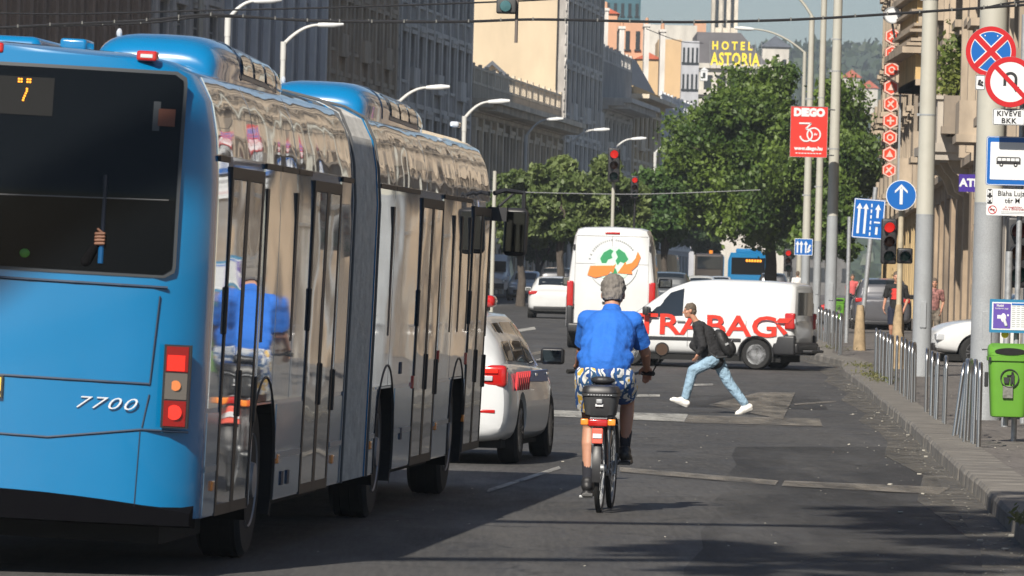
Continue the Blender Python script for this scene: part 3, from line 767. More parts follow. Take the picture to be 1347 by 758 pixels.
# volute console: spiral scroll
mb = MB(); cx, cz = 1.1, hz(92)
pts = [(cx+(.42-.05*t)*math.cos(t), -.12, cz+(.42-.05*t)*math.sin(t)) for t in np.linspace(-1.2, 7.2, 46)]
mb.tube(pts, [.09-.0012*i for i in range(46)], 8); mb.ell((cx, -.1, cz), (.09, .1, .09))
mb.prism([(cx+.3, cz+.5), (cx+2.4, cz+.5), (cx+2.4, cz-1.6), (cx+1.5, cz-1.4), (cx+.75, cz-.75), (cx+.2, cz-.35), (cx+.45, cz)], -.05, .6)
mb.box(cx-.5, wd, -.2, .8, cz+.5, cz+.75)
pts = [(cx+1.0+(.5-.05*t)*math.cos(t+1), -.12, cz-1.1+(.35-.04*t)*math.sin(t+1)) for t in np.linspace(0, 6, 30)]
mb.tube(pts, .07, 8); mb.build('scroll_bracket', rt3, ori, smooth=40)
mb = MB(); mb.box(1.4, wd, 0, 6, hz(240), hz(152)); mb.box(1.2, wd, -.2, 6, hz(152), hz(146)); mb.box(1.2, wd, -.3, 6, hz(206), hz(198)); mb.build('pier', rt2, ori)
# ================================================================== ARTICULATED BUS
M_bus = mat('bus_blue_paint', (.0, .142, .33), .25, coat=1, var=.05, vscale=.8, dirt=.10, dcol=(.02, .12, .3), dscale=1.5, bump=.03, bscale=1.5)
M_busd = mat('panel_gap', (.004, .02, .05), .6)
def mirrorglass(name, col, bump, sc, rough=.03, metal=.85):
    m = bpy.data.materials.new(name); m.use_nodes = True; n = m.node_tree.nodes; l = m.node_tree.links; b = n['Principled BSDF']
    b.inputs['Base Color'].default_value = (*col, 1); b.inputs['Metallic'].default_value = metal; b.inputs['Roughness'].default_value = rough
    tc = n.new('ShaderNodeTexCoord'); mp = n.new('ShaderNodeMapping'); mp.inputs['Scale'].default_value = (1, .5, 1); l.new(tc.outputs['Object'], mp.inputs[0])
    t = n.new('ShaderNodeTexNoise'); t.inputs['Scale'].default_value = sc; t.inputs['Detail'].default_value = 1.5; l.new(mp.outputs[0], t.inputs[0])
    bp = n.new('ShaderNodeBump'); bp.inputs['Strength'].default_value = 1; bp.inputs['Distance'].default_value = bump
    l.new(t.outputs[0], bp.inputs['Height']); l.new(bp.outputs[0], b.inputs['Normal']); return m
M_bglass = mirrorglass('reflective_tinted_glass', (.74, .77, .79), .005, 1.1)
M_dglass = mirrorglass('reflective_door_glass', (.58, .60, .61), .008, 1.3)
M_cove = mirrorglass('cove_panel_gloss', (.72, .75, .79), .030, 1.5, .04)
M_skirt = mirrorglass('glossy_blue_skirt', (.22, .34, .48), .014, 1.0, .09, .65)
M_rubseal = mat('door_seal', (.012, .012, .013), .55)
M_bellow = mat('bellows_fabric', (.36, .35, .33), .34, var=.25, vscale=6, bump=.3, bscale=20)
bus_dir = Vector((.088, .996, 0)).normalized()
p0 = W(262, 500, 35.1)
BUSLEAN = .030
bus = thing('articulated_bus', 'long blue articulated city bus with mirror-like windows, nearest vehicle at left', 'bus', (p0.x-.02, 35.1, zg(35)), 0)
bus.rotation_mode = 'QUATERNION'
bus.rotation_quaternion = (Matrix.Rotation(-math.atan2(bus_dir.x, bus_dir.y), 4, 'Z') @ Matrix.Rotation(BUSLEAN, 4, 'Y')).to_quaternion()
# local frame: x=0 is the right side plane, -2.55 the left; y forward from the rear; z up
BW = 2.55
def section(y, inset=0., ztop=3.03, zbot=.34, bulge=0):
    """right half then left half outline of the body cross-section"""
    pr = [(0, zbot), (0, .9), (0, 1.6), (-.006, 2.3), (-.03, 2.56), (-.07, 2.76), (-.15, 2.91), (-.30, 2.98), (-.55, ztop), (-1.275, ztop+.03)]
    pr = [(x-inset*(1 if x > -1 else 0), z) for x, z in pr]
    lf = [(-BW-x, z) for x, z in pr[-2::-1]]
    return [(x, y, z) for x, z in pr+lf]
def wheel_mb(R0, wd, x, y, z):
    t = MB(); t.lathe([(R0*.62, -wd/2), (R0*.93, -wd/2), (R0, -wd/2+.03), (R0, wd/2-.03), (R0*.93, wd/2), (R0*.62, wd/2)], T((x, y, z)), 40, 'x')
    for g_ in (-.25, 0, .25): t.lathe([(R0+.004, g_*wd-.012), (R0+.004, g_*wd+.012)], T((x, y, z)), 40, 'x')
    r = MB(); r.lathe([(R0*.63, wd/2-.02), (R0*.6, wd/2+.01), (R0*.5, wd/2-.05), (R0*.28, wd/2-.06), (R0*.22, wd/2+.03), (.001, wd/2+.04)], T((x, y, z)), 32, 'x')
    for i in range(10):
        a = i*math.pi/5; r.cyl((x+wd/2-.06, y+R0*.33*math.cos(a), z+R0*.33*math.sin(a)), (x+wd/2-.02, y+R0*.33*math.cos(a), z+R0*.33*math.sin(a)), .015, n=6)
    return t, r
BXW = [(2.85, .5), (9.85, .5), (15.3, .5)]
# --- rear section: rounded rear corners
rings = []
for y, ins in ((0.02, .30), (.05, .17), (.10, .085), (.17, .03), (.28, 0), (1, 0), (2, 0), (4, 0), (6, 0), (7.2, 0)): rings.append(section(y, ins, 3.03 if y > .3 else 2.99+.1*y))
def bulge(rs):      # the tail is bowed: its middle stands further back than its corners
    out = []
    for r in rs:
        y0 = r[0][1]; k = 1-min(1, max(0, (y0-.02)/.9))
        out.append([(x, y+k*(-.22*(1-((x+1.275)/1.275)**2)+.10*max(0, z-2.2)), z) for x, y, z in r])
    return out
rings = bulge(rings); mb = MB(); mb.loft(rings, caps=False)
r0 = rings[0]; nh = 9; vs = []; nxx = 13       # tail skin: rows between left and right outline points
for i in range(10):
    a_ = r0[i]; b_ = r0[18-i]
    for k in range(nxx):
        x = a_[0]+(b_[0]-a_[0])*k/(nxx-1); z = a_[2]; vs.append((x, .02-.22*(1-((x+1.275)/1.275)**2)+.10*max(0, z-2.2), z))
mb.add(vs, [(i*nxx+k, i*nxx+k+1, (i+1)*nxx+k+1, (i+1)*nxx+k) for i in range(9) for k in range(nxx-1)])
mb.add(rings[-1], [list(range(19))]); z_ = r0[0][2]
bt = [(vs[k]) for k in range(nxx)]; mb.add(bt+[rings[-1][0], rings[-1][18]], [])
rb = mb.build('rear_body', M_bus, bus, 40)
bm = bmesh.new(); bm.from_mesh(rb.data); bmesh.ops.remove_doubles(bm, verts=bm.verts, dist=.002); bmesh.ops.holes_fill(bm, edges=bm.edges, sides=0); bmesh.ops.delete(bm, geom=[v for v in bm.verts if not v.link_faces], context='VERTS'); bmesh.ops.recalc_face_normals(bm, faces=bm.faces)
bm.to_mesh(rb.data); bm.free()
def archcut(q, y, R_): q.prism([(y+R_, .1)]+[(y+R_*math.cos(t), .5+R_*math.sin(t)) for t in np.linspace(0, math.pi, 24)]+[(y-R_, .1)], -.5, .2, 'x')
cut = MB(); archcut(cut, 2.85, .62); boolean(rb, cut); shade(rb.data, 40)
mb = MB(); mb.loft([section(y) for y in (8.75, 10, 12, 14, 16, 17.2)]+[section(17.6, .06), section(17.85, .2), section(17.95, .45)])
fb = mb.build('front_body', M_bus, bus, 40)
cut = MB()
for y in (9.85, 15.3): archcut(cut, y, .60)
boolean(fb, cut); shade(fb.data, 40)
# dark wheel wells
for y in (2.85, 9.85, 15.3):
    q = MB(); q.box(-.52, -.1, y-.66, y+.66, .3, 1.2)
    # inner lining only: back wall and roof
    q = MB(); q.box(-.9, -.45, y-.64, y+.64, .25, 1.15)
    n_ = 22; oo = [(y+.597*math.cos(t), .5+.597*math.sin(t)) for t in np.linspace(-.42, math.pi+.42, n_)]; o2 = [(y+.66*math.cos(t), .5+.66*math.sin(t)) for t in np.linspace(-.42, math.pi+.42, n_)]
    q.add([(x, a, b) for x in (-.5, .0) for a, b in oo+o2], [(i, i+1, 2*n_+i+1, 2*n_+i) for i in range(n_-1)]+[(2*n_+i, 2*n_+i+1, 3*n_+i+1, 3*n_+i) for i in range(n_-1)])
    q.build('wheel_well', M_dark, bus, recalc=False)
    a = MB(); a.tube([(.004, y+.63*math.cos(t), .5+.63*math.sin(t)) for t in np.linspace(-.25, math.pi+.25, 24)], .010, 6); a.build('wheel_arch', M_rubseal, bus, 60)
for y, R_ in BXW:
    t, r = wheel_mb(.485, .28, -.2, y, .485); wo = t.build('wheel', M_rubber, bus, 40); r.build('rim', mat('bus_rim', (.25, .25, .26), .5, .4, var=.3), wo, 40)
    t, r = wheel_mb(.485, .28, -2.35, y, .485); wo = t.build('wheel', M_rubber, bus, 40)
# underbody, with a low rear tray added to darken the road beneath
q = MB(); q.box(-2.4, -.55, .4, 7., .24, .5); q.box(-2.3, -.25, .35, 2.1, .17, .3); q.box(-2.4, -.55, 9, 17.5, .28, .5); q.box(-.6, -.15, 3.7, 7.1, .27, .36); q.box(-.6, -.15, 10.6, 14.6, .27, .36); q.build('underbody', M_dark, bus)
# --- side glazing, cove and skirt overlays (each pane its own mesh, 4 mm proud)
def off(x): return .006+x
def pane_mb(y0, y1, z0, z1, k=.006, n=6, nz=5):
    """sheet following the side profile, with thickness"""
    zz = [(0, .34), (0, .9), (0, 1.6), (-.006, 2.3), (-.03, 2.56), (-.07, 2.76), (-.15, 2.91), (-.30, 2.98)]
    fx = lambda z: float(np.interp(z, [b for a, b in zz], [a for a, b in zz]))
    mb = MB(); g = []
    for j in range(nz+1):
        z = z0+(z1-z0)*j/nz
        g.append(z)
    rr = []
    for y in np.linspace(y0, y1, n+1): rr.append([(fx(z)+k, y, z) for z in g]+[(fx(z)-.012, y, z) for z in g[::-1]])
    mb.loft(rr); return mb
WIN = [(.30, .72), (2.42, 3.15), (3.18, 4.02), (4.05, 4.74), (6.48, 7.12), (8.85, 9.9), (9.93, 11.62), (13.52, 14.5), (14.53, 15.85)]
for a, b in WIN:
    pane_mb(a, b, .98, 2.42).build('side_window', M_bglass, bus, 30)
for a, b in ((.30, 1.9), (1.93, 3.95), (3.98, 7.12), (8.85, 12.2), (12.23, 14.6), (14.63, 17.55)):
    pane_mb(a, b, 2.46, 2.955, .007, 8, 9).build('cove_panel', M_cove, bus, 50)
for a, b in ((.30, .78), (2.32, 2.36), (3.50, 4.82), (6.42, 7.12), (8.85, 9.2), (10.5, 11.72), (13.46, 14.65), (15.92, 15.96)):
    pane_mb(a, b, .352, .95, .005).build('skirt_panel', M_skirt, bus, 30)
for a, b in ((2.2, 3.5), (9.2, 10.5), (14.65, 15.9)):     # panels above the arches
    yc = (a+b)/2; poly = [(a, .975)]+[(b, .975)]
    arc = [(yc+.652*math.cos(t), .5+.652*math.sin(t)) for t in np.linspace(.05, math.pi-.05, 20)]
    arc = [(min(max(y, a), b), min(z, .97)) for y, z in arc]
    # narrow eyebrow strip
    q = MB(); q.prism([(a, .975), (a, .96), (b, .96), (b, .975)], -.01, .004, 'x'); q.build('skirt_panel', M_skirt, bus)
# rub rail, window rubber strips
q = MB(); 
for a, b in ((.3, .76), (3.5, 4.8), (6.44, 7.12), (8.85, 9.2), (10.5, 11.7), (13.48, 14.66)): q.box(-.01, .010, a, b, .605, .64)
q.build('rub_rail', mat('rail_grey', (.25, .28, .3), .4), bus)
q = MB()
for y in (2.50, 3.98, 9.75, 14.35, 15.0, 15.72): q.box(-.01, .0085, y-.05, y+.05, 1.35, 2.3)
for a, b in WIN: q.box(-.012, .0, a, b, 2.422, 2.455)
q.build('window_seal', M_rubseal, bus)
# doors: two leaves each with black frames and handle rubbers
for k, (a, b) in enumerate(((.80, 2.28), (4.86, 6.38), (11.78, 13.40), (15.98, 17.5))):
    dr = MB(); m_ = (a+b)/2
    for y0, y1 in ((a, a+.07), (b-.07, b), (m_-.07, m_+.07)): dr.box(-.02, .008, y0, y1, .34, 2.34)
    dr.box(-.02, .0075, a+.001, b-.001, 2.33, 2.40); dr.box(-.02, .0075, a+.001, b-.001, .335, .40)
    d_ = dr.build('door', M_rubseal, bus)
    for y0, y1 in ((a+.078, m_-.063), (m_+.063, b-.078)): 
        q = MB(); q.box(-.01, .005, y0, y1, .40, 2.325); q.build('door_glass', M_dglass, d_)
    q = MB()
    for yy, zz in ((a-.03, 1.55), (m_+.03, 1.05), (b+.03, 1.0)): q.rbox((.012, yy, zz), (.022, .05, .28), .008)
    q.build('handle', M_rubseal, d_)
# small side details
for y, z in ((.62, .52), (3.62, .60), (6.62, .52), (8.95, .56), (13.62, .60), (15.93, .62)):
    q = MB(); q.rbox((.006, y, z), (.026, .1, .06), .008); q.build('side_marker', M_orange, bus)
for y, z in ((13.5, 1.0), (13.55, 1.16), (11.7, .98), (15.9, 1.12)):
    q = MB(); q.rbox((.006, y, z), (.026, .07, .1), .008); q.build('reflector', M_redl, bus)
q = MB()
for y, z in ((3.9, .47), (4.2, .47), (11.0, .60), (10.75, 1.1)): q.rbox((.008, y, z), (.012, .12, .09), .004)
q.build('service_flap', M_busd, bus)
# --- bellows
rr = []
n_ = 26
for i in range(n_+1):
    y = 7.18+1.6*i/n_; ins = .035 if i % 2 else .002
    if i in (0, n_): ins = -.002
    rr.append([(x*(1-0)+(-ins if x > -1.2 else ins if x < -1.35 else 0), y, z-(ins if z > 2.8 else 0)) for x, yy, z in section(y)])
mb = MB(); mb.loft(rr); mb.build('bellows', M_bellow, bus, 12)
q = MB()
for y in (7.2, 8.76): 
    s1 = section(y); q.tube([(x+(.012 if x > -1.2 else -.012), y, z+(.012 if z > 2.8 else 0)) for x, yy, z in s1], .010, 6)
q.build('bellows_frame', mat('frame_grey', (.09, .09, .09), .5), bus, 40)
# --- roof pods with grille windows along the right side
M_podgr = mat('pod_grey', (.16, .19, .23), .35, .3)
for (y0, y1, yg0, yg1) in ((1.35, 4.75, 2.3, 4.6), (9.3, 13.7, 10.8, 13.45)):
    def podsec(y, sc, dz):
        pr = []
        for t in np.linspace(0, math.pi, 19):
            cx = math.copysign(abs(math.cos(t))**.55, math.cos(t)); cz = math.sin(t)**.7
            pr.append((-.58+.40*cx*(.7+.3*sc), y, 2.95+(.25*cz)*sc-dz))
        return pr+[(-1.0, y, 2.86), (-.16, y, 2.86)]
    ST = ((y0, .35, 0), (y0+.03, .60, 0), (y0+.10, .80, 0), (y0+.24, .93, 0), (y0+.5, 1, 0), (y0+.95, 1, 0), (y1-.9, .97, .02), (y1-.4, .86, .03), (y1-.1, .6, .03), (y1, .25, .03))
    rr = [podsec(*q_) for q_ in ST]
    mb = MB(); mb.loft(rr); pod = mb.build('roof_pod', M_bus, bus, 50)
    ysx = [q_[0] for q_ in ST]
    def psf(y, k, i):        # point i of the section at y, pushed outwards by k
        sc = float(np.interp(y, ysx, [q_[1] for q_ in ST])); dz = float(np.interp(y, ysx, [q_[2] for q_ in ST])); p = podsec(y, sc, dz)[i]
        return (p[0]+k, p[1], p[2]+k)
    def psheet(ya, yb, i0, i1, k, m, nm, par):
        q = MB(); idx = np.linspace(i0, i1, 5); g = []
        for y in np.linspace(ya, yb, 5): g.append([tuple(Vector(psf(y, k, int(math.floor(f)))).lerp(Vector(psf(y, k, min(18, int(math.floor(f))+1))), f-math.floor(f))) for f in idx])
        vs = [p for r in g for p in r]; q.add(vs, [(i*5+j, i*5+j+1, (i+1)*5+j+1, (i+1)*5+j) for i in range(4) for j in range(4)]); return q.build(nm, m, par, 40)
    gf = psheet(yg0-.06, yg1+.06, .15, 8.8, .004, M_podgr, 'grille_frame', pod)
    for i in range(4):
        a_ = yg0+(yg1-yg0)*i/4+.06; b_ = yg0+(yg1-yg0)*(i+1)/4-.06
        psheet(a_, b_, .5, 3.6, .009, M_cove, 'grille', gf)
    q = MB(); q.tube([(x, y0+.95, z+.002) for x, y, z in rr[5][:19]], .006, 5); q.build('seam', M_busd, pod)
    q = MB(); q.ell((-.88, y0+.5, 3.19), (.018, .018, .03)); q.build('bolt', M_clear, pod)
q = MB(); q.rbox((-1.95, 3.4, 3.08), (1.1, 2.6, .14), .06); q.build('roof_hatch', M_bus, bus, 40); q = MB(); q.rbox((-.98, .9, 3.07), (.16, .3, .07), .02); q.build('roof_fitting', M_bus, bus, 40)
# --- tail: window, panels, lamps, plate
def tail_y(x, z): 
    return .02-.22*(1-((x+1.275)/1.275)**2)+.10*max(0, z-2.2)
def tail_sheet(poly_x0, poly_x1, z0, z1, k, rad=.0, nx=26, nz=10, zf0=None):
    """sheet hugging the bowed tail between x0..x1 / z0..z1, corners rounded by rad"""
    mb = MB(); g = []
    for j in range(nz+1):
        z = z0+(z1-z0)*j/nz; row = []
        e = 0
        if rad:
            dz = min(z-z0, z1-z); e = rad-math.sqrt(max(0, rad**2-max(0, rad-dz)**2))
        for i in range(nx+1):
            x = poly_x0+e+(poly_x1-poly_x0-2*e)*i/nx
            row.append((x, tail_y(x, z)-k, z))
        g.append(row)
    vs = [p for r in g for p in r]; W_ = nx+1; fs = [(j*W_+i, j*W_+i+1, (j+1)*W_+i+1, (j+1)*W_+i) for j in range(nz) for i in range(nx)]
    mb.add(vs, fs); return mb
M_rearglass = mat('rear_window_glass', (.004, .005, .006), .05, spec=.14, bump=.02, bscale=2)
nz_ = tail_sheet(-2.38, -.20, 1.745, 2.90, .012, .05, nz=36).build('rear_window', M_rearglass, bus, 30)
rm = tail_sheet(-2.40, -.18, 1.725, 2.92, .006, .06, nz=36).build('window_rubber', mat('rubber_grey', (.035, .04, .045), .5), bus, 30)
# things behind the glass, set as shallow relief with indoor dimness painted into their colours
q = tail_sheet(-1.75, -.93, 2.62, 2.84, .016, nz=2).build('destination_display', mat('display_case', (.006, .0065, .007), .7, spec=.2), nz_)
M_amber = mat('amber_led', (.9, .3, .02), .4, emit=(1, .32, .02), es=.9)
q = MB()
for i, (x, z) in enumerate([(-1.135, 2.825), (-1.12, 2.825), (-1.135, 2.81), (-1.12, 2.81), (-1.085, 2.825), (-1.07, 2.825), (-1.085, 2.81), (-1.07, 2.81), (-1.085, 2.77), (-1.085, 2.757), (-1.09, 2.744), (-1.095, 2.73), (-1.10, 2.717), (-1.103, 2.704)]): q.cbox((x, tail_y(x, z)-.019, z), (.011, .004, .010))
q.build('display_digits', M_amber, nz_)
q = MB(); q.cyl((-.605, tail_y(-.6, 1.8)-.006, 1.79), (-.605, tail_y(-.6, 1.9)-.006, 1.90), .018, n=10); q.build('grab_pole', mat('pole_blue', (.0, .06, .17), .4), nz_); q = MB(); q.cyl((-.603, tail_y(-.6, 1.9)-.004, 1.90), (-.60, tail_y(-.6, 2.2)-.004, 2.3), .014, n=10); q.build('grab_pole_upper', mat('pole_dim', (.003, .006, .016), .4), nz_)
q = MB(); y_ = tail_y(-.6, 1.93)-.020
q.ell((-.615, y_, 1.93), (.030, .016, .040))
for k in range(4): q.caps((-.635, y_-.010, 1.902+.019*k), .0095, (-.588, y_-.012, 1.905+.019*k), .0085, 8)
q.caps((-.60, y_-.006, 1.965), .009, (-.625, y_-.008, 1.985), .008, 8)
q.build('passenger_hand', mat('dim_skin', (.17, .075, .042), .6), nz_, 50)
q = MB(); q.caps((-.625, y_+.012, 1.91), .022, (-.69, y_+.022, 1.80), .045, 10); q.build('passenger_sleeve', mat('dim_cloth', (.0035, .0035, .004), .9, spec=.1), nz_, 50)
for x_, z_, r1_ in ():
    q = MB(); q.ell((x_, tail_y(x_, 2)-.003, z_), (r1_*.8, .012, r1_)); q.ell((x_, tail_y(x_, 1.8)-.003, z_-.2), (r1_*1.7, .012, .12)); q.build('passenger_silhouette', mat('dim_silhouette', (.010, .009, .009), .8), nz_, 50)
q = MB(); q.ell((-1.04, tail_y(-1.04, 1.82)-.004, 1.825), (.035, .016, .03)); q.build('green_bag', mat('lime', (.05, .16, .015), .6), nz_, 50)
tail_sheet(-.33, -.235, 2.60, 2.70, .017, nx=3, nz=2).build('orange_notice', mat('orange_notice', (.10, .025, .008), .5), nz_); tail_sheet(-.36, -.32, 2.57, 2.74, .015, nx=2, nz=2).build('side_bracket', mat('dim_white', (.03, .035, .04), .5), nz_)
q = MB(); q.tube([(x, tail_y(x, 2.1)-.014, 2.155+.02*(x+1.2)) for x in np.linspace(-2.36, -.24, 14)], .004, 5); q.build('heating_wire', mat('wire_grey', (.12, .12, .12), .4), nz_)
# engine hatch lines: real gaps drawn as thin dark grooves standing 2 mm proud
q = MB()
def tline(pts, r=.011):
    out = []
    for (x0, z0), (x1, z1) in zip(pts[:-1], pts[1:]):
        for k in range(8): f = k/8; x = x0+(x1-x0)*f; z = z0+(z1-z0)*f; out.append((x, tail_y(x, z)-.002, z))
    x, z = pts[-1]; out.append((x, tail_y(x, z)-.002, z)); q.tube(out, r, 5)
tline([(-2.3, 1.685), (-.22, 1.67)], .010); tline([(-.26, 1.62), (-.29, 1.11)], .006); tline([(-.29, 1.05), (-.32, .86)], .006); tline([(-2.2, 1.125), (-.29, 1.11)], .009)
tline([(-2.2, .80), (-.85, .775), (-.33, .845), (-.06, .845)], .008); tline([(-.33, .845), (-.34, .40)], .004)
q.build('panel_gap', M_busd, bus)
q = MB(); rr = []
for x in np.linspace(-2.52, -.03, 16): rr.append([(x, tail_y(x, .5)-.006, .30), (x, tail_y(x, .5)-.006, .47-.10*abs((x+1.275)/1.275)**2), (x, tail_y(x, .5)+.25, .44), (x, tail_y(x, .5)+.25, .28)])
# bumper lip, coloured black to stand for the shade under the tail
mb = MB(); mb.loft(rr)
lip = mat('bumper_painted_shade', (.003, .003, .004), .95, spec=.05)
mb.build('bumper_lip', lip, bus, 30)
# lamp cluster on the right corner
def lampbox(x0, x1, z0, z1, m, par, nm, k=.03, sx=0):
    mb = MB(); n2 = 5; r1 = []; 
    for z in (z0, z1):
        for x in np.linspace(x0, x1, n2): r1.append((x, tail_y(x, 1.1)-k, z))
    vs = r1+[(x, y+k+.02, z) for x, y, z in r1]
    fs = [(i, i+1, n2+i+1, n2+i) for i in range(n2-1)]+[(2*n2+i, 2*n2+i+1, 3*n2+i+1, 3*n2+i) for i in range(n2-1)]
    fs += [(i, i+1, 2*n2+i+1, 2*n2+i) for i in range(n2-1)]+[(n2+i, n2+i+1, 3*n2+i+1, 3*n2+i) for i in range(n2-1)]+[(0, n2, 3*n2, 2*n2), (n2-1, 2*n2-1, 4*n2-1, 3*n2-1)]
    mb.add(vs, fs); return mb.build(nm, m, par)
def rnd_(r, x, z, y0, y1, n=24):
    q = MB(); q.prism([(x+r*math.cos(i*math.tau/n), z+r*math.sin(i*math.tau/n)) for i in range(n)], y0, y1); return q
for xa, xb in ((-.215, -.065), (-2.485, -2.335)):
    hs = lampbox(xa, xb, .865, 1.345, M_black, bus, 'tail_light')
    M_lr = mat('lens_dark_red', (.20, .006, .005), .12, coat=.6); M_ls = mat('lens_smoked', (.10, .09, .08), .15, coat=1)
    zz = [(1.19, 1.335, M_lr), (1.03, 1.182, M_ls), (.875, 1.022, M_lr)]
    for z0, z1, m in zz: lampbox(xa+.014, xb-.012, z0, z1, m, hs, 'lamp_lens', .036)
    xm = (xa+xb)/2; lampbox(xa+.022, xb-.03, 1.195, 1.285, M_redlit, hs, 'lit_lamp', .039)
    q = rnd_(.043, xm, .955, tail_y(xm, 1)-.046, tail_y(xm, 1)-.03); q.build('lit_lamp', M_redlit, hs)
    q = rnd_(.03, xm, 1.11, tail_y(xm, 1)-.043, tail_y(xm, 1)-.03); q.build('indicator_lamp', mat('indicator_bulb', (.5, .16, .05), .2), hs)
for x in (-.42, -1.30):
    q = MB(); q.rbox((x, tail_y(x, 3.0)+.03, 3.0), (.12, .09, .06), .015); q.build('high_marker_lamp', M_redl, bus)
    q = MB(); q.box(x-.035, x+.035, tail_y(x, 3.0)-.018, tail_y(x, 3.0)-.010, 2.99, 3.01); q.build('lamp_glint', M_clear, bus)
pl = MB(); pl.box(-1.57, -1.12, tail_y(-1.4, 1)-.02, tail_y(-1.4, 1)-.008, .985, 1.115); 
pz = pl.build('number_plate', mat('plate_yellow', (.75, .5, .06), .5), bus)
q = MB(); yy = tail_y(-1.4, 1)-.024
for a in ((-1.57, -1.56, .985, 1.115), (-1.13, -1.12, .985, 1.115), (-1.56, -1.13, .985, .993), (-1.56, -1.13, 1.107, 1.115)): q.box(a[0], a[1], yy, yy+.006, a[2], a[3])
q.build('plate_border', M_ksign, pz)
text('2', 'plate_digit', M_ksign, pz, T((-1.163, yy-.002, 1.05)), .12, .002, .004)
text('7700', 'model_number', mat('badge_silver', (.7, .72, .75), .3, .3), bus, T((-.54, tail_y(-.54, 1.0)-.012, .985)) @ RZ(9), .098, .003, -.001, 1.62, shear=.35, space=1.15)
# front mirror on the nearside
q = MB(); q.tube([(.0, 17.75, 2.54), (.08, 17.85, 2.57), (.24, 17.9, 2.56), (.25, 17.9, 2.42)], .022, 8); q.tube([(.02, 17.75, 2.40), (.15, 17.85, 2.54)], .012, 6); q.box(-.05, .12, 17.7, 17.8, 2.3, 2.42)
ma = q.build('mirror_arm', M_black, bus, 40)
q = MB(); q.rbox((.19, 17.9, 2.215), (.21, .12, .42), .05); q.build('mirror_head', M_black, ma, 40)
q = MB(); q.rbox((.19, 17.835, 2.215), (.16, .01, .35), .004); q.build('mirror_glass', mat('dark_mirror', (.05, .055, .06), .04, 1), ma)
q = MB(); q.rbox((-.22, 16.2, 3.08), (.08, .2, .05), .02); q.build('roof_lamp', M_clear, bus)
q = MB(); q.box(-.3, .006, 17.52, 17.6, 1.3, 2.3); q.build('cab_pillar', M_rubseal, bus)

# ================================================================== CARS
def ringpts(y, zb, zt, w, crown=.03):
    h = zt-zb
    r = [(0, zb), (w*.78, zb), (w*.94, zb+.05), (w*.99, zb+.22*h), (w, zb+.5*h), (w*.985, zb+.75*h), (w*.94, zt-.03), (w*.86, zt+.005), (w*.5, zt+crown*.7), (0, zt+crown)]
    return [(x, y, z) for x, z in r]+[(-x, y, z) for x, z in r[-2:0:-1]]
def wheel(parent, x, y, R_, wd, rim='alloy', side=1, rimmat=None):
    t = MB(); t.lathe([(R_*.66, -wd/2), (R_*.92, -wd/2), (R_, -wd/2+.03), (R_, wd/2-.03), (R_*.92, wd/2), (R_*.66, wd/2)], None, 32, 'x')
    wo = t.build('wheel', M_rubber, parent, 40, (x, y, R_)); r = MB(); o = wd/2*side
    if rim == 'alloy':
        r.lathe([(R_*.67, o), (R_*.67, o-.02*side), (R_*.60, o-.05*side), (R_*.58, o-.06*side), (.001, o-.07*side)], None, 28, 'x')
        for i in range(5):
            a = i*math.tau/5
            for da in (-.16, .16): r.cyl((o-.03*side, .06*math.cos(a), .06*math.sin(a)), (o-.012*side, R_*.64*math.cos(a+da), R_*.64*math.sin(a+da)), .03, .018, 6)
        r.cyl((o-.06*side, 0, 0), (o-.004*side, 0, 0), .06, n=12)
    else:   # steel wheel with holes
        r.lathe([(R_*.67, o), (R_*.64, o-.01*side), (R_*.60, o-.05*side), (R_*.52, o-.055*side), (R_*.46, o-.02*side), (R_*.30, o-.02*side), (R_*.22, o-.05*side), (.001, o-.05*side)], None, 28, 'x')
        q = MB()
        for i in range(12):
            a = i*math.tau/12; q.cyl((o-.05*side, R_*.5*math.cos(a), R_*.5*math.sin(a)), (o-.012*side, R_*.5*math.cos(a), R_*.5*math.sin(a)), .018, n=8)
        q.cyl((o-.05*side, 0, 0), (o-.01*side, 0, 0), .035, n=10)
        for i in range(5): a = i*math.tau/5; q.cyl((o-.05*side, R_*.16*math.cos(a), R_*.16*math.sin(a)), (o-.03*side, R_*.16*math.cos(a), R_*.16*math.sin(a)), .012, n=6)
        q.build('wheel_hole', M_dark, wo)
    r.build('rim', rimmat or M_rim, wo, 40)
    return wo
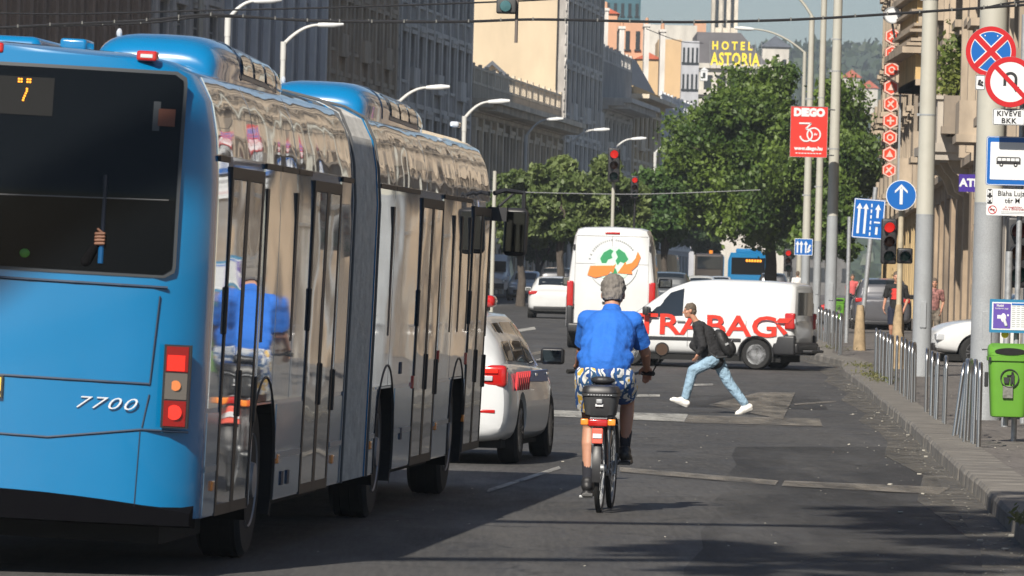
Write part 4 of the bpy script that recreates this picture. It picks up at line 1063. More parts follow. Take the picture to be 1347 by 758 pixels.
def car(name, label, cat, loc, rz, L, Wd, body, cabin, wheels, R_, paint, group=None, rim='alloy', sidewin=(), trims=True, winext=None, rimmat=None):
    """body: (y,zbot,zbelt,halfwidth); cabin: (y,zroof,halfwidth_roof); y from tail to nose"""
    root = thing(name, label, cat, loc, rz, group)
    mb = MB(); mb.loft([ringpts(*b) for b in body]); o = mb.build('body', paint, root)
    md = o.modifiers.new('s', 'SUBSURF'); md.levels = 1; md.render_levels = 1; evalmods(o)
    cut = MB(); hw = max(b[3] for b in body)
    for y in wheels:
        for sg in (-1, 1): cut.cyl((sg*(hw+.2), y, R_), (sg*(hw-.32), y, R_), R_*1.16, n=32)
    boolean(o, cut); shade(o.data, 32)
    fb = lambda y, i: float(np.interp(y, [b[0] for b in body], [b[i] for b in body]))
    fc = lambda y, i: float(np.interp(y, [c[0] for c in cabin], [c[i] for c in cabin]))
    def cr(y):
        wb = fb(y, 3)*.90; zt = fb(y, 2)-.03; zr = fc(y, 1); wr = min(fc(y, 2), wb); e = min(.06, (zr-zt)*.3)
        r = [(wb, zt-.02), (wb-(wb-wr)*.42, zt+(zr-zt)*.5), (wr, zr-e), (wr*.93, zr-e*.3), (wr*.6, zr+.008), (0, zr+.015)]
        return [(x, y, z) for x, z in r]+[(-x, y, z) for x, z in r[-2::-1]]
    mb = MB(); ysn = []
    for a, b in zip(cabin[:-1], cabin[1:]):
        for k in range(3): ysn.append(a[0]+(b[0]-a[0])*k/3)
    ysn.append(cabin[-1][0])
    mb.loft([cr(y) for y in ysn]); mb.build('cabin', paint, root, 38)
    def sp(y, t, sg, k):
        wb = fb(y, 3)*.90; zt = fb(y, 2)-.03; zr = fc(y, 1); wr = min(fc(y, 2), wb); e = min(.06, (zr-zt)*.3)
        zz = zt+(zr-e-zt)*t; ww = float(np.interp(t, [0, .54, 1], [wb, wb-(wb-wr)*.42, wr]))
        return (sg*(ww+k), y, zz)
    for q4 in sidewin:                                   # (ya_bottom, yb_bottom, ya_top, yb_top [,t0,t1])
        t0, t1 = (q4[4], q4[5]) if len(q4) > 4 else (.1, .93)
        for sg in (-1, 1):
            g = MB(); nx, nz = 6, 4; vs = []
            for k in (.006, -.01):
                for j in range(nz+1):
                    f = j/nz; ya = q4[0]+(q4[2]-q4[0])*f; yb = q4[1]+(q4[3]-q4[1])*f
                    for i in range(nx+1): vs.append(sp(ya+(yb-ya)*i/nx, t0+(t1-t0)*f, sg, k))
            W_ = nx+1; fs = [(j*W_+i, j*W_+i+1, (j+1)*W_+i+1, (j+1)*W_+i) for j in range(nz) for i in range(nx)]
            g.add(vs, fs); g.build('side_window', M_glass, root, 30)
    def topglass(ya, yb, wf, nm):
        g = MB(); nx, ny = 8, 6; vs = []
        for i in range(ny+1):
            y = ya+(yb-ya)*i/ny
            for j in range(nx+1):
                u = (j/nx*2-1)*wf; r = cr(y)
                xs = [p[0] for p in r[:6]][::-1]; zs = [p[2] for p in r[:6]][::-1]; wr = fc(y, 2)
                x = u*wr; z = float(np.interp(abs(x), xs, zs)); vs.append((x, y, z))
        W_ = nx+1; fs = [(i*W_+j, i*W_+j+1, (i+1)*W_+j+1, (i+1)*W_+j) for i in range(ny) for j in range(nx)]
        g.add(vs, fs); me = g.mesh(nm, M_glass, 30, recalc=False)
        bm = bmesh.new(); bm.from_mesh(me); bmesh.ops.recalc_face_normals(bm, faces=bm.faces)
        av = sum((f.normal for f in bm.faces), Vector()); 
        if av.z < 0: bmesh.ops.reverse_faces(bm, faces=bm.faces)
        bm.normal_update()
        for v in bm.verts: v.co += v.normal*.006
        bm.to_mesh(me); bm.free()
        o = bpy.data.objects.new(nm, me); COL.objects.link(o); o.parent = root
    if winext:
        (ra, rb_), (fa, fb_) = winext
        if rb_ > ra: topglass(ra, rb_, .86, 'rear_window')
        topglass(fa, fb_, .88, 'windscreen')
    for y in wheels:
        for sg in (-1, 1): wheel(root, sg*(hw-.125), y, R_, .2, rim, sg, rimmat)
    q = MB()
    for y in wheels: q.box(-hw+.3, hw-.3, y-R_*1.1, y+R_*1.1, .2, R_*1.9)
    q.box(-hw*.85, hw*.85, .3, L-.3, .16, .3); q.build('underbody', M_dark, root)
    return root
def lamp(root, c, sz, m, name, r=.02, M=None):
    q = MB(); q.rbox(c, sz, r, M); return q.build(name, m, root, 40)
def mirrors(root, y, x, z, paint, s=1., gm=None):
    for sg in (-1, 1):
        q = MB(); q.rbox((sg*(x+.10), y, z+.02), (.2*s, .1*s, .14*s), .035); q.cyl((sg*(x-.06), y+.02, z-.03), (sg*(x+.06), y, z-.02), .025, n=8); o = q.build('wing_mirror', paint, root, 40)
        q = MB(); q.rbox((sg*(x+.10), y-.05*s, z+.02), (.16*s, .012, .10*s), .004); q.build('mirror_glass', gm or mat('mirror_silver', (.3, .32, .34), .08, 1), o)
# --- police estate car beside the bus
s1 = 136; pr = G(703, 598); 
rear = Vector(((690-CX)/136-1.0, F/136, 0))
SB = [(0, .34, .84, .76), (.03, .26, .94, .84), (.14, .22, .985, .885), (.5, .20, 1.0, .905), (1.2, .18, .985, .915), (2.3, .18, .955, .915), (3.2, .18, .93, .915), (3.6, .18, .90, .905), (4.25, .2, .80, .86), (4.55, .24, .70, .75), (4.68, .3, .58, .6)]
SC = [(.02, 1.02, .60), (.12, 1.16, .60), (.34, 1.42, .58), (.6, 1.455, .585), (1.2, 1.47, .60), (2.2, 1.47, .60), (2.75, 1.42, .59), (3.5, 1.0, .62), (3.62, .93, .62)]
pol = car('police_car', 'white estate police car with red side stripes half hidden by the bus', 'police car', (rear.x, rear.y, 0), rotz((.118, 1)), 4.68, 1.81, SB, SC, (.98, 3.66), .325, M_white,
          sidewin=[(.42, 1.02, .62, 1.06), (1.12, 1.98, 1.14, 2.0), (2.06, 3.05, 2.06, 2.62)], winext=((.10, .34), (2.82, 3.46)))
for sg in (-1, 1):
    o = lamp(pol, (sg*.70, .11, .86), (.30, .2, .22), M_redl, 'tail_light', .045); lamp(o, (sg*.66, -.004, .915), (.22, .02, .05), M_redlit, 'lamp_strip', .008); lamp(o, (sg*.64, -.002, .84), (.16, .02, .05), M_clear, 'reverse_lamp', .008)
lamp(pol, (0, .0, .44), (1.2, .05, .12), M_black, 'bumper_insert', .02)
lamp(pol, (.62, .018, .52), (.26, .03, .035), M_redl, 'bumper_reflector', .01); lamp(pol, (-.62, .018, .52), (.26, .03, .035), M_redl, 'bumper_reflector', .01)
mirrors(pol, 2.86, .88, 1.02, M_black, 1.2, mat('dark_mirror_car', (.12, .13, .14), .06, 1))
q = MB(); q.rbox((0, 1.75, 1.58), (1.05, .28, .12), .05); lb = q.build('light_bar', M_redl, pol, 40); q = MB(); q.rbox((0, 1.75, 1.505), (.9, .3, .04), .01); q.build('bar_base', M_black, lb)
for k in range(7):      # slanted red stripes on the rear wing
    q = MB(); y0 = .42+k*.17; q.prism([(y0, .72), (y0+.06, .72), (y0+.18, .90), (y0+.12, .90)], .885, .909, 'x'); q.build('side_stripe', M_rsign, pol)
for k in range(4):
    q = MB(); y0 = .35+k*.12; q.prism([(-.52+k*.09, .60), (-.46+k*.09, .60), (-.40+k*.09, .76), (-.46+k*.09, .76)], -.004, .06); q.build('tailgate_stripe', M_rsign, pol)
q = MB(); q.box(-.05, .48, -.012, .05, .86, .90); q.build('tailgate_stripe', M_bsign, pol)
q = MB(); q.prism([(1.5, .80), (3.1, .78), (3.1, .90), (1.6, .90)], .885, .911, 'x'); q.build('door_panel_stripe', M_bsign, pol)
q = MB()
for y in (1.95, 2.95): q.rbox((.918, y, .86), (.02, .16, .03), .008)
q.build('door_handle', M_white, pol)
q = MB(); q.box(.89, .9165, .5, .51, .3, .9)
# --- small white delivery van, side on
yaw = math.radians(90-20)
hd = Vector((-math.cos(R(18)), math.sin(R(18)), 0))
VB = [(0, .42, 1.0, .70), (.03, .34, 1.02, .82), (.12, .30, 1.05, .885), (.6, .28, 1.07, .90), (1.5, .26, 1.08, .905), (2.6, .26, 1.06, .905), (3.3, .26, 1.02, .90), (3.75, .27, .97, .87), (4.1, .3, .86, .80), (4.33, .34, .70, .66), (4.39, .4, .6, .5)]
VC = [(.02, 1.70, .66), (.05, 1.76, .68), (.12, 1.80, .70), (.7, 1.835, .71), (1.8, 1.845, .71), (2.35, 1.80, .70), (2.75, 1.66, .67), (3.55, 1.10, .66), (3.66, 1.0, .66)]
pw = G(995, 487)                       # rear left wheel contact
left = Vector((-hd.y, hd.x, 0))        # left of heading (towards the camera)
org = pw-hd*.80+left*(-.80)
van = car('delivery_van', 'small white delivery van with big red letters crossing the junction side on', 'van', (org.x, org.y, zg(org.y)), rotz(hd), 4.39, 1.81, VB, VC, (.80, 3.55), .315, M_white,
          rim='steel', sidewin=[(2.42, 3.42, 2.42, 2.72, .06, .9)], winext=((0, 0), (2.80, 3.5)), rimmat=M_clear)
# rear door window, tail lamps, trims: local -x side faces the camera
q = MB(); q.box(-.52, .52, -.012, .03, 1.14, 1.62); q.build('rear_window', M_glass, van)
for sg in (-1, 1):
    o = lamp(van, (sg*.83, .09, 1.02), (.16, .22, .34), M_redl, 'tail_light', .04); lamp(o, (sg*.85, -.01, 1.02), (.08, .04, .1), M_clear, 'reverse_lamp', .01)
q = MB(); q.rbox((0, .04, .46), (1.66, .26, .24), .06); q.rbox((-.80, .22, .52), (.17, .5, .42), .05); q.rbox((.80, .22, .52), (.17, .5, .42), .05); q.build('bumper', M_black, van, 40)
q = MB(); q.rbox((0, -.18, .40), (.9, .24, .06), .02); q.cyl((0, -.3, .4), (0, -.3, .5), .03); q.build('tow_step', M_black, van)
q = MB()
for sg in (-1, 1): q.rbox((sg*.905, 2.15, .60), (.03, 2.05, .07), .01)
q.build('side_moulding', M_black, van)
for y in (.80, 3.55):
    q = MB(); q.tube([(-.905, y+.372*math.cos(t), .315+.372*math.sin(t)) for t in np.linspace(-.1, math.pi+.1, 20)], .02, 6); q.build('arch_lip', M_black, van)
mirrors(van, 3.15, .90, 1.14, M_black, 1.25)
q = MB()
for yy in (2.28, 3.45): q.box(-.909, -.90, yy-.005, yy+.005, .45, 1.04)
q.box(-.909, -.90, 1.02, 1.028, .68, 1.04); q.rbox((-.91, 2.42, .96), (.03, .18, .035), .01); q.build('door_gap', mat('gap_grey', (.2, .2, .2), .6), van)
M_redvinyl = mat('red_vinyl', (.55, .03, .015), .35)
# letters on the side facing the camera (local -x): text faces -y locally, so turn it
lm = T((-.915, 2.05, .87)) @ RZ(-90)
tx = text('STRABAG', 'side_lettering', M_redvinyl, van, lm, .60, .003, .011, 1.34, space=1.0)
# the slanted emblem bars behind the lettering, on the rear wing
q = MB(); q.prism([(.02, 1.08), (.30, 1.08), (.40, .98), (.12, .98)], -.925, -.90, 'x'); q.prism([(.38, .95), (.30, .95), (.12, .78), (.20, .73)], -.927, -.90, 'x'); q.build('emblem', M_redvinyl, van)
# --- tall white panel van seen from behind
PV = thing('panel_van', 'tall white panel van with globe and orange arrow logo on its rear doors', 'van', (0, 0, 0))
c = GX(802, 138); c.z = zg(138); PV.location = c; PV.rotation_euler.z = rotz((.045, 1))
def vsec(y, w0, w1, zt, zb=.42):
    r = [(0, zb), (w0*.9, zb), (w0, zb+.08), (w0*1.005, 1.15), (w1+.045, zt-.45), (w1, zt-.18), (w1-.06, zt-.05), (w1-.22, zt-.005), (0, zt+.02)]
    return [(x, y, z) for x, z in r]+[(-x, y, z) for x, z in r[-2:0:-1]]
mb = MB(); mb.loft([vsec(0, .96, .80, 2.68), vsec(.03, 1.0, .83, 2.73), vsec(.12, 1.02, .85, 2.76), vsec(3, 1.025, .855, 2.78), vsec(4.1, 1.02, .85, 2.74), vsec(4.6, 1.0, .80, 2.4), vsec(5.3, .97, .74, 1.7), vsec(5.8, .9, .6, 1.25), vsec(5.98, .8, .5, 1.0)])
o = mb.build('body', M_white, PV, 35); cut = MB()
for y in (1.05, 5.0):
    for sg in (-1, 1): cut.cyl((sg*1.3, y, .36), (sg*.7, y, .36), .43, n=24)
boolean(o, cut); shade(o.data, 35)
for y in (1.05, 5.0):
    for sg in (-1, 1): wheel(PV, sg*.88, y, .36, .24, 'steel', sg)
q = MB(); q.box(-.75, .75, .2, 5.6, .3, .45); q.box(-.8, .8, .6, 1.5, .3, .8); q.build('underbody', M_dark, PV)
q = MB(); q.rbox((0, -.05, .47), (1.96, .2, .22), .05); q.rbox((-.93, -.03, .72), (.14, .16, .5), .03); q.rbox((.93, -.03, .72), (.14, .16, .5), .03); q.build('bumper', M_black, PV, 40)
for sg in (-1, 1): lamp(PV, (sg*.93, -.01, 1.22), (.15, .14, .62), M_redl, 'tail_light', .03)
lamp(PV, (0, .0, 2.63), (.34, .05, .05), M_redl, 'high_brake_light', .015)
q = MB(); q.box(-.006, .006, -.008, .05, .62, 2.56); q.box(-.80, .80, -.008, .05, 2.56, 2.57); q.box(-.84, -.83, -.008, .05, .6, 2.56); q.box(.83, .84, -.008, .05, .6, 2.56); q.box(-.83, -.006, -.008, .05, 1.93, 1.937); q.box(.006, .83, -.008, .05, 1.93, 1.937); q.build('door_gap', mat('gap_light', (.3, .3, .3), .6), PV)
q = MB(); q.rbox((-.10, -.02, 1.05), (.2, .03, .05), .01)
for sx in (-.86, .86):
    for z in (.95, 2.3): q.rbox((sx, -.01, z), (.05, .05, .12), .01)
q.build('door_handle', M_black, PV)
M_gr = mat('logo_green', (.03, .25, .10), .4); M_or = mat('logo_orange', (.75, .20, .04), .4); M_mint = mat('logo_mint', (.50, .66, .57), .4); M_lg = mat('logo_grey', (.3, .32, .32), .4)
lg = MB(); cx, cz = .03, 1.93; lg.disc((cx, cz), .40, -.012, 40); lg.build('globe_logo', M_mint, PV, recalc=False)
q = MB()
for poly in ([(-.30, .12), (-.22, .26), (-.08, .34), (.0, .30), (-.05, .22), (-.02, .14), (-.12, .10), (-.16, .02), (-.26, .02)], [(.05, .28), (.12, .35), (.26, .26), (.34, .12), (.26, .02), (.16, .06), (.10, -.02), (.05, .08), (.10, .16)], [(-.04, -.08), (.06, -.10), (.10, -.2), (.03, -.33), (-.02, -.22)], [(.22, -.1), (.30, -.12), (.26, -.22), (.2, -.2)]):
    q.prism([(cx+a, cz+b) for a, b in poly], -.018, -.008)
q.build('continents', M_gr, PV)
q = MB(); q.prism([(cx+a, cz+b) for a, b in [(-.58, -.26), (-.52, -.05), (.02, -.03), (.06, .01), (.0, -.20), (-.06, -.16), (-.10, -.24), (-.40, -.32)]], -.026, -.016)
q.prism([(cx+a, cz+b) for a, b in [(.55, .30), (.62, .18), (.55, -.02), (.42, -.14), (.44, -.22), (.10, -.20), (.28, .06), (.30, .0), (.42, .04), (.50, .14)]], -.026, -.016); q.build('arrow', M_or, PV)
q = MB()
for t0, t1, rr_ in ((3.5, 4.3, .56), (4.9, 6.1, .56)):
    q.tube([(cx+rr_*math.cos(t), -.014, cz+rr_*math.sin(t)) for t in np.linspace(t0, t1, 14)], .006, 4)
q.build('logo_ring', M_lg, PV)
for k in range(26):     # curved small print round the globe
    t = math.radians(168-k*5.2); q_ = 'a e environment recycling'[k % 25]
    if q_ == ' ': continue
    q = MB(); q.box(-.012, .012, -.014, -.008, -.02, .02, T((cx+.55*math.cos(t), 0, cz+.55*math.sin(t))) @ Matrix.Rotation(math.pi/2-t, 4, 'Y')); q.build('logo_small_print', M_lg, PV)
mirrors(PV, 4.9, 1.03, 1.5, M_black, 1.6)
# --- generic traffic
HB = [(0, .40, .82, .62), (.04, .30, .92, .78), (.2, .24, .98, .86), (.8, .2, .98, .89), (2, .18, .95, .895), (3.0, .18, .92, .89), (3.6, .2, .84, .84), (3.95, .24, .74, .72), (4.1, .3, .6, .55)]
HCb = [(.05, 1.0, .60), (.25, 1.25, .58), (.5, 1.40, .58), (1.0, 1.45, .59), (1.9, 1.46, .59), (2.3, 1.38, .57), (2.95, 1.0, .60), (3.05, .93, .6)]
HW = [(.75, 1.25, .80, 1.25), (1.32, 2.6, 1.32, 2.15)]
UB = [(0, .5, 1.0, .66), (.04, .38, 1.08, .82), (.2, .32, 1.14, .90), (.8, .28, 1.14, .93), (2, .26, 1.10, .935), (3.3, .26, 1.06, .93), (3.9, .28, 1.0, .88), (4.3, .34, .88, .78), (4.5, .4, .7, .6)]
UC = [(.05, 1.25, .66), (.15, 1.5, .65), (.35, 1.66, .64), (1.0, 1.71, .65), (2.2, 1.70, .65), (2.6, 1.62, .63), (3.35, 1.12, .66), (3.45, 1.06, .66)]
UW = [(.45, 1.2, .55, 1.2), (1.28, 2.15, 1.28, 2.15), (2.22, 3.05, 2.22, 2.62)]
def paintm(n, c): return mat('car_paint_'+n, c, .28, coat=.8, metal=.2)
def small_car(name, label, cat, px, d, paint, kind='hatch', oncoming=False, rz=None, plate=True, group=None, lit=False):
    c = GX(px, d); hd_ = .045 if d > 180 else .06
    rz = rotz((hd_, 1)) if rz is None else rz
    B_, C_, W_, L_, R_, wh = (HB, HCb, HW, 4.1, .31, (.75, 3.3)) if kind == 'hatch' else (UB, UC, UW, 4.5, .35, (.85, 3.6))
    if oncoming: rz += math.pi
    r = car(name, label, cat, c, rz, L_, 1.8, B_, C_, wh, R_, paint, sidewin=W_, winext=((C_[0][0]+.12, C_[2][0]-.02), (C_[-3][0]+.05, C_[-2][0]-.05)), group=group)
    zt = B_[2][2]
    for sg in (-1, 1):
        lamp(r, (sg*.68, .10, zt-.10), (.30, .16, .13), M_redl, 'tail_light', .03)
        lamp(r, (sg*.60, L_-.16, .66), (.30, .22, .14), M_clear, 'headlight', .03)
    lamp(r, (0, .03, .62 if kind == 'hatch' else .75), (.52, .04, .12), M_wsign, 'number_plate', .01)
    lamp(r, (0, .04, .36), (1.3, .08, .12), M_black, 'bumper_insert', .02); lamp(r, (0, L_-.06, .45), (1.1, .08, .16), M_black, 'grille', .02)
    mirrors(r, C_[-3][0]+.35, .86, .98 if kind == 'hatch' else 1.15, paint)
    return r
small_car('hatchback_car', 'white hatchback seen from behind, left of the tall panel van', 'car', 726, 210, M_white)
small_car('compact_car', 'silver car coming towards the camera just left of the white hatchback', 'car', 694, 300, paintm('silver', (.5, .53, .55)), oncoming=True)
small_car('saloon_car', 'dark car with lit red lamps half hidden between hatchback and panel van', 'car', 731, 262, paintm('dark', (.03, .032, .04)), kind='suv')
small_car('estate_car', 'dark grey car half hidden between the panel van and the lettered van roof', 'car', 877, 212, paintm('graphite', (.06, .065, .07)), kind='suv')
small_car('hatchback_car', 'pale grey distant car behind the dark estate, right of the panel van', 'car', 893, 290, paintm('pale', (.4, .41, .42)))
small_car('compact_car', 'white car with small orange roof beacon left of the far blue bus', 'car', 922, 290, M_white, oncoming=True)
bc = GX(922, 292)
small_car('saloon_car', 'white far car tight against the left side of the far blue bus', 'car', 946, 345, M_white)
small_car('taxi_car', 'dark far car to the right of the far blue bus', 'car', 1016, 340, paintm('dark2', (.05, .05, .055)), kind='suv')
small_car('sports_utility_car', 'dark grey sports utility car parked on the right pavement behind the man', 'car', 1160, 185, paintm('gunmetal', (.09, .09, .10)), kind='suv', rz=rotz((.03, 1)))
wc = small_car('parked_car', 'white car nosing out from behind the thick right pole, its front wheel visible', 'car', 1300, 131, M_white, kind='suv', rz=rotz((-1, -.12)))
a = GX(1217, 131); wc.location = (a.x+4.5, 131.5, zg(131))
def minivan(label, px, d, oncoming, h=2.3, wd=1.95, paint=M_white, name='cargo_van', ori=None):
    c = GX(px, d); r = thing(name, label, 'van', c, rotz((.05, 1))+(math.pi if oncoming else 0)); k = h/2.76; w0 = wd/2
    mb = MB(); mb.loft([vsec(0, w0*.94, w0*.8, h-.06), vsec(.05, w0, w0*.84, h), vsec(3.4, w0, w0*.84, h), vsec(3.9, w0, w0*.8, h*.86), vsec(4.5, w0*.97, w0*.72, h*.58), vsec(5., w0*.9, w0*.6, h*.44)]); mb.build('body', paint, r, 35)
    q = MB(); q.add([(-w0*.74, 4.02, h*.83), (w0*.74, 4.02, h*.83), (w0*.78, 4.55, h*.585), (-w0*.78, 4.55, h*.585)], [(0, 1, 2, 3)])
    q.build('windscreen', M_glass, r, loc=(0, .04, .03))
    for sg in (-1, 1):
        for y in (.9, 4.2): wheel(r, sg*(w0-.1), y, .33, .2, 'steel', sg)
        lamp(r, (sg*w0*.85, 0, 1.1), (.12, .1, .45), M_redl, 'tail_light', .03); lamp(r, (sg*w0*.68, 4.92, .85), (.3, .14, .2), M_clear, 'headlight', .03)
    q = MB(); q.rbox((0, 4.98, .6), (w0*1.4, .12, .3), .03); q.rbox((0, 0, .5), (w0*1.8, .12, .2), .03); q.build('bumper', M_black, r)
    return r
minivan('white van coming towards the camera beside the bus mirror', 652, 330, True)
minivan('white high-roofed van far off behind the silver oncoming car', 719, 400, True, h=2.6, wd=2.1)
minivan('pale beige van just right of the tall panel van', 868, 305, False, h=2.5, wd=1.9, paint=paintm('beige', (.55, .5, .42)))
# dark lorry with orange beacon
c = GX(931, 360); lr = thing('lorry', 'dark lorry with orange roof beacon under the trees left of the far bus', 'lorry', c, rotz((.045, 1)))
q = MB(); q.rbox((0, 4, 1.8), (1.7, 5, 2.0), .15); q.build('body', paintm('lorrydark', (.06, .05, .045)), lr); q = MB(); q.box(-.7, .7, 1.44, 1.52, 1.9, 2.6); q.build('rear_window', M_glass, lr)
for sg in (-1, 1): wheel(lr, sg*.95, 2, .45, .3, 'steel', sg); wheel(lr, sg*.95, 6, .45, .3, 'steel', sg)
q = MB(); q.cyl((.1, 1.8, 2.75), (.1, 1.8, 3.0), .12); q.build('beacon', M_orange, lr)
# far blue bus
c = GX(983, 381); fb2 = thing('city_bus', 'small blue city bus far down the street seen from behind', 'bus', c, rotz((.045, 1)))
mb = MB(); rr = []
for y, i_ in ((0, .12), (.1, 0), (11.5, 0)): rr.append([(x, y, z) for x, z in [(-1.27+i_, .35), (1.27-i_, .35), (1.27-i_, 2.5), (1.1-i_, 2.98-i_*.5), (-1.1+i_, 2.98-i_*.5), (-1.27+i_, 2.5)]])
mb.loft(rr); mb.build('body', M_bus, fb2, 30)
q = MB(); q.rbox((0, -.01, 2.15), (2.1, .04, 1.05), .01); o = q.build('rear_window', M_rearglass, fb2)
q = MB(); 
for k in range(6): q.box(-.15+k*.17, -.03+k*.17, -.05, -.03, 2.42, 2.56)
q.build('display', M_amber, o)
q = MB(); q.rbox((0, 3, 3.1), (1.6, 4, .3), .1); q.build('roof_pod', M_bus, fb2)
for sg in (-1, 1): lamp(fb2, (sg*1.12, 0, 1.1), (.14, .06, .5), M_redlit, 'tail_light'); wheel(fb2, sg*1.1, 2.8, .48, .28, 'steel', sg)
# ================================================================== PEOPLE
M_skin = mat('skin', (.40, .20, .13), .55, var=.12, vscale=9); M_skin.node_tree.nodes['Principled BSDF'].inputs['Subsurface Weight'].default_value = .08
M_hairg = mat('grey_hair', (.155, .14, .125), .9, var=.30, vscale=30, bump=.5, bscale=60, stretch=(1, 1, .25)); M_hairb = mat('brown_hair', (.10, .075, .055), .7, var=.5, vscale=60, bump=.6, bscale=90)
def vlerp(a, b, t): return Vector(a).lerp(Vector(b), t)
def hand_mb(mb, wr, direction, palm_n, s=1., curl=.6, side=1):
    """palm and five fingers; direction = from wrist to knuckles, palm_n = out of the palm, side = thumb side sign"""
    d = Vector(direction).normalized(); n = Vector(palm_n); n = (n-d*n.dot(d)).normalized(); t = d.cross(n)*side
    wr = Vector(wr); kn = wr+d*.085*s
    mb.caps(wr, .026*s, wr+d*.03*s, .03*s, 10)
    for k in range(4):
        b0 = wr+d*.03*s+t*(.024-.016*k)*s; b1 = kn+t*(.030-.020*k)*s-d*.004*k*s
        mb.caps(b0, .015*s, b1, .0115*s, 8)
        L = (.042, .047, .043, .034)[k]*s; a = curl
        p = b1; dd = d.copy()
        for j in range(3):
            dd = (dd*math.cos(a)+n*math.sin(a)).normalized() if j else (d*math.cos(a*.7)+n*math.sin(a*.7)).normalized()
            n2 = n
            q = p+dd*L*(1, .7, .55)[j]; mb.caps(p, .0098*s, q, .0088*s, 8); p = q
            if j: dd = (dd*math.cos(a)+n*math.sin(a)).normalized()
    th = wr+d*.018*s+t*.026*s; t1 = th+(t*.6+d*.6+n*.35).normalized()*.042*s; t2 = t1+(d*.8+n*.6).normalized()*.03*s
    mb.caps(th, .015*s, t1, .0115*s, 8); mb.caps(t1, .0115*s, t2, .0095*s, 8)
def head_mb(mb, c, fwd, up, s=1.):
    c = Vector(c); f = Vector(fwd).normalized(); u = Vector(up); u = (u-f*u.dot(f)).normalized(); r = f.cross(u)
    M = Matrix(((r.x, f.x, u.x, c.x), (r.y, f.y, u.y, c.y), (r.z, f.z, u.z, c.z), (0, 0, 0, 1))) @ Matrix.Scale(s, 4)
    mb.ell((0, -.012, .03), (.074, .092, .092), M); mb.ell((0, .022, -.035), (.058, .068, .082), M)
    mb.ell((0, .055, -.085), (.032, .03, .025), M)
    mb.caps(M @ Vector((0, .088, .022)), .009*s, M @ Vector((0, .112, -.022)), .014*s, 8)
    mb.caps(M @ Vector((-.035, .078, .036)), .011*s, M @ Vector((.035, .078, .036)), .011*s, 8)
    mb.caps(M @ Vector((-.018, .088, -.056)), .008*s, M @ Vector((.018, .088, -.056)), .008*s, 8)
    for sg in (-1, 1):
        mb.ell((sg*.078, -.008, -.002), (.011, .022, .033), M); mb.ell((sg*.045, .055, -.015), (.025, .025, .025), M)
    return M
def hair_mb(M, mb, full=1.):
    mb.ell((0, -.022, .048), (.083, .098, .094), M, 24, 16); mb.ell((0, -.055, .0), (.072, .062, .085), M, 20, 12)
def finish_head(root, M, body, hairm, s=1.):
    q = MB(); hair_mb(M @ Matrix.Scale(s, 4), q)
    f = (M.to_3x3() @ Vector((0, 1, 0))).normalized(); u = (M.to_3x3() @ Vector((0, 0, 1))).normalized()
    co = M @ Vector((0, .060, .0)); no = (f*1.0-u*.62).normalized()
    co2 = M @ Vector((0, 0, -.062))
    ho = remesh(q, 'hair', hairm, root, .007, 2, [(co, no), (co2, -u)])
    nn = [v.normal.copy() for v in ho.data.vertices]
    for v, n_ in zip(ho.data.vertices, nn): v.co += n_*(.009*noise.noise(v.co*38)+.005*noise.noise(v.co*95))
    q = MB()
    for sg in (-1, 1): q.ell((sg*.031, .078, .012), (.012, .007, .007), M, 10, 6)
    q.build('eyes', mat('eye', (.12, .1, .09), .2), root, 60)
# ---------------- cyclist + bicycle
cyc_dir = Vector((.095, 1, 0)).normalized(); cp = G(788, 674)
CY = thing('person', 'cyclist in blue t-shirt and flowered shorts riding away from the camera', 'person', cp, rotz(cyc_dir))
BK = thing('bicycle', 'black city bicycle with rear top box, ridden by the man in the blue t-shirt', 'bicycle', cp, rotz(cyc_dir))
j = dict(pel=(0.0, .16, 1.10), ch=(.015, .40, 1.42), nk=(.02, .50, 1.575), hd=(.02, .565, 1.70),
         ls=(-.162, .44, 1.485), le=(-.215, .60, 1.25), lw=(-.26, .80, 1.13), rs=(.188, .44, 1.485), re=(.285, .60, 1.24), rw=(.285, .78, 1.12),
         lh=(-.105, .19, 1.04), lk=(-.13, .47, .66), la=(-.125, .36, .25), rh=(.105, .19, 1.04), rk=(.155, .60, .86), ra=(.15, .50, .50))
mb = MB()
mb.ell(j['pel'], (.17, .14, .13)); mb.caps(j['pel'], .155, j['ch'], .155); mb.ell((.01, .38, 1.38), (.19, .135, .17)); mb.caps(j['ch'], .14, (.02, .48, 1.50), .10)
mb.caps((.02, .46, 1.50), .07, j['hd'], .055)
for a in 'lr':
    mb.caps((.02, .44, 1.48), .09, j[a+'s'], .068); mb.caps(j[a+'s'], .062, j[a+'e'], .043); mb.caps(j[a+'e'], .045, j[a+'w'], .027)
    mb.caps(j[a+'h'], .10, vlerp(j[a+'h'], j[a+'k'], .5), .08); mb.caps(vlerp(j[a+'h'], j[a+'k'], .5), .08, j[a+'k'], .056)
    mb.caps(j[a+'k'], .055, vlerp(j[a+'k'], j[a+'a'], .35)+Vector((0, -.02, 0)), .058); mb.caps(vlerp(j[a+'k'], j[a+'a'], .35)+Vector((0, -.02, 0)), .056, j[a+'a'], .036)
M_h = head_mb(mb, (.02, .585, 1.685), (0.0, 1, -.30), (0, 0, 1), 1.08)
hand_mb(mb, j['rw'], (.0, .8, -.25), (-.1, -.3, -1), 1.05, .75, 1); hand_mb(mb, j['lw'], (.0, .8, -.25), (.1, -.3, -1), 1.05, .75, -1)
for a, fz, fy in (('l', .13, .42), ('r', .40, .56)):
    p = Vector(j[a+'a']); mb.caps(p, .04, p+Vector((0, -.02, -.07)), .04); mb.caps(p+Vector((0, -.02, -.07)), .035, p+Vector((.01, .16, -.10)), .03)
body = remesh(mb, 'body', M_skin, CY, .0085, 4)
finish_head(CY, M_h, body, M_hairg, 1.10)
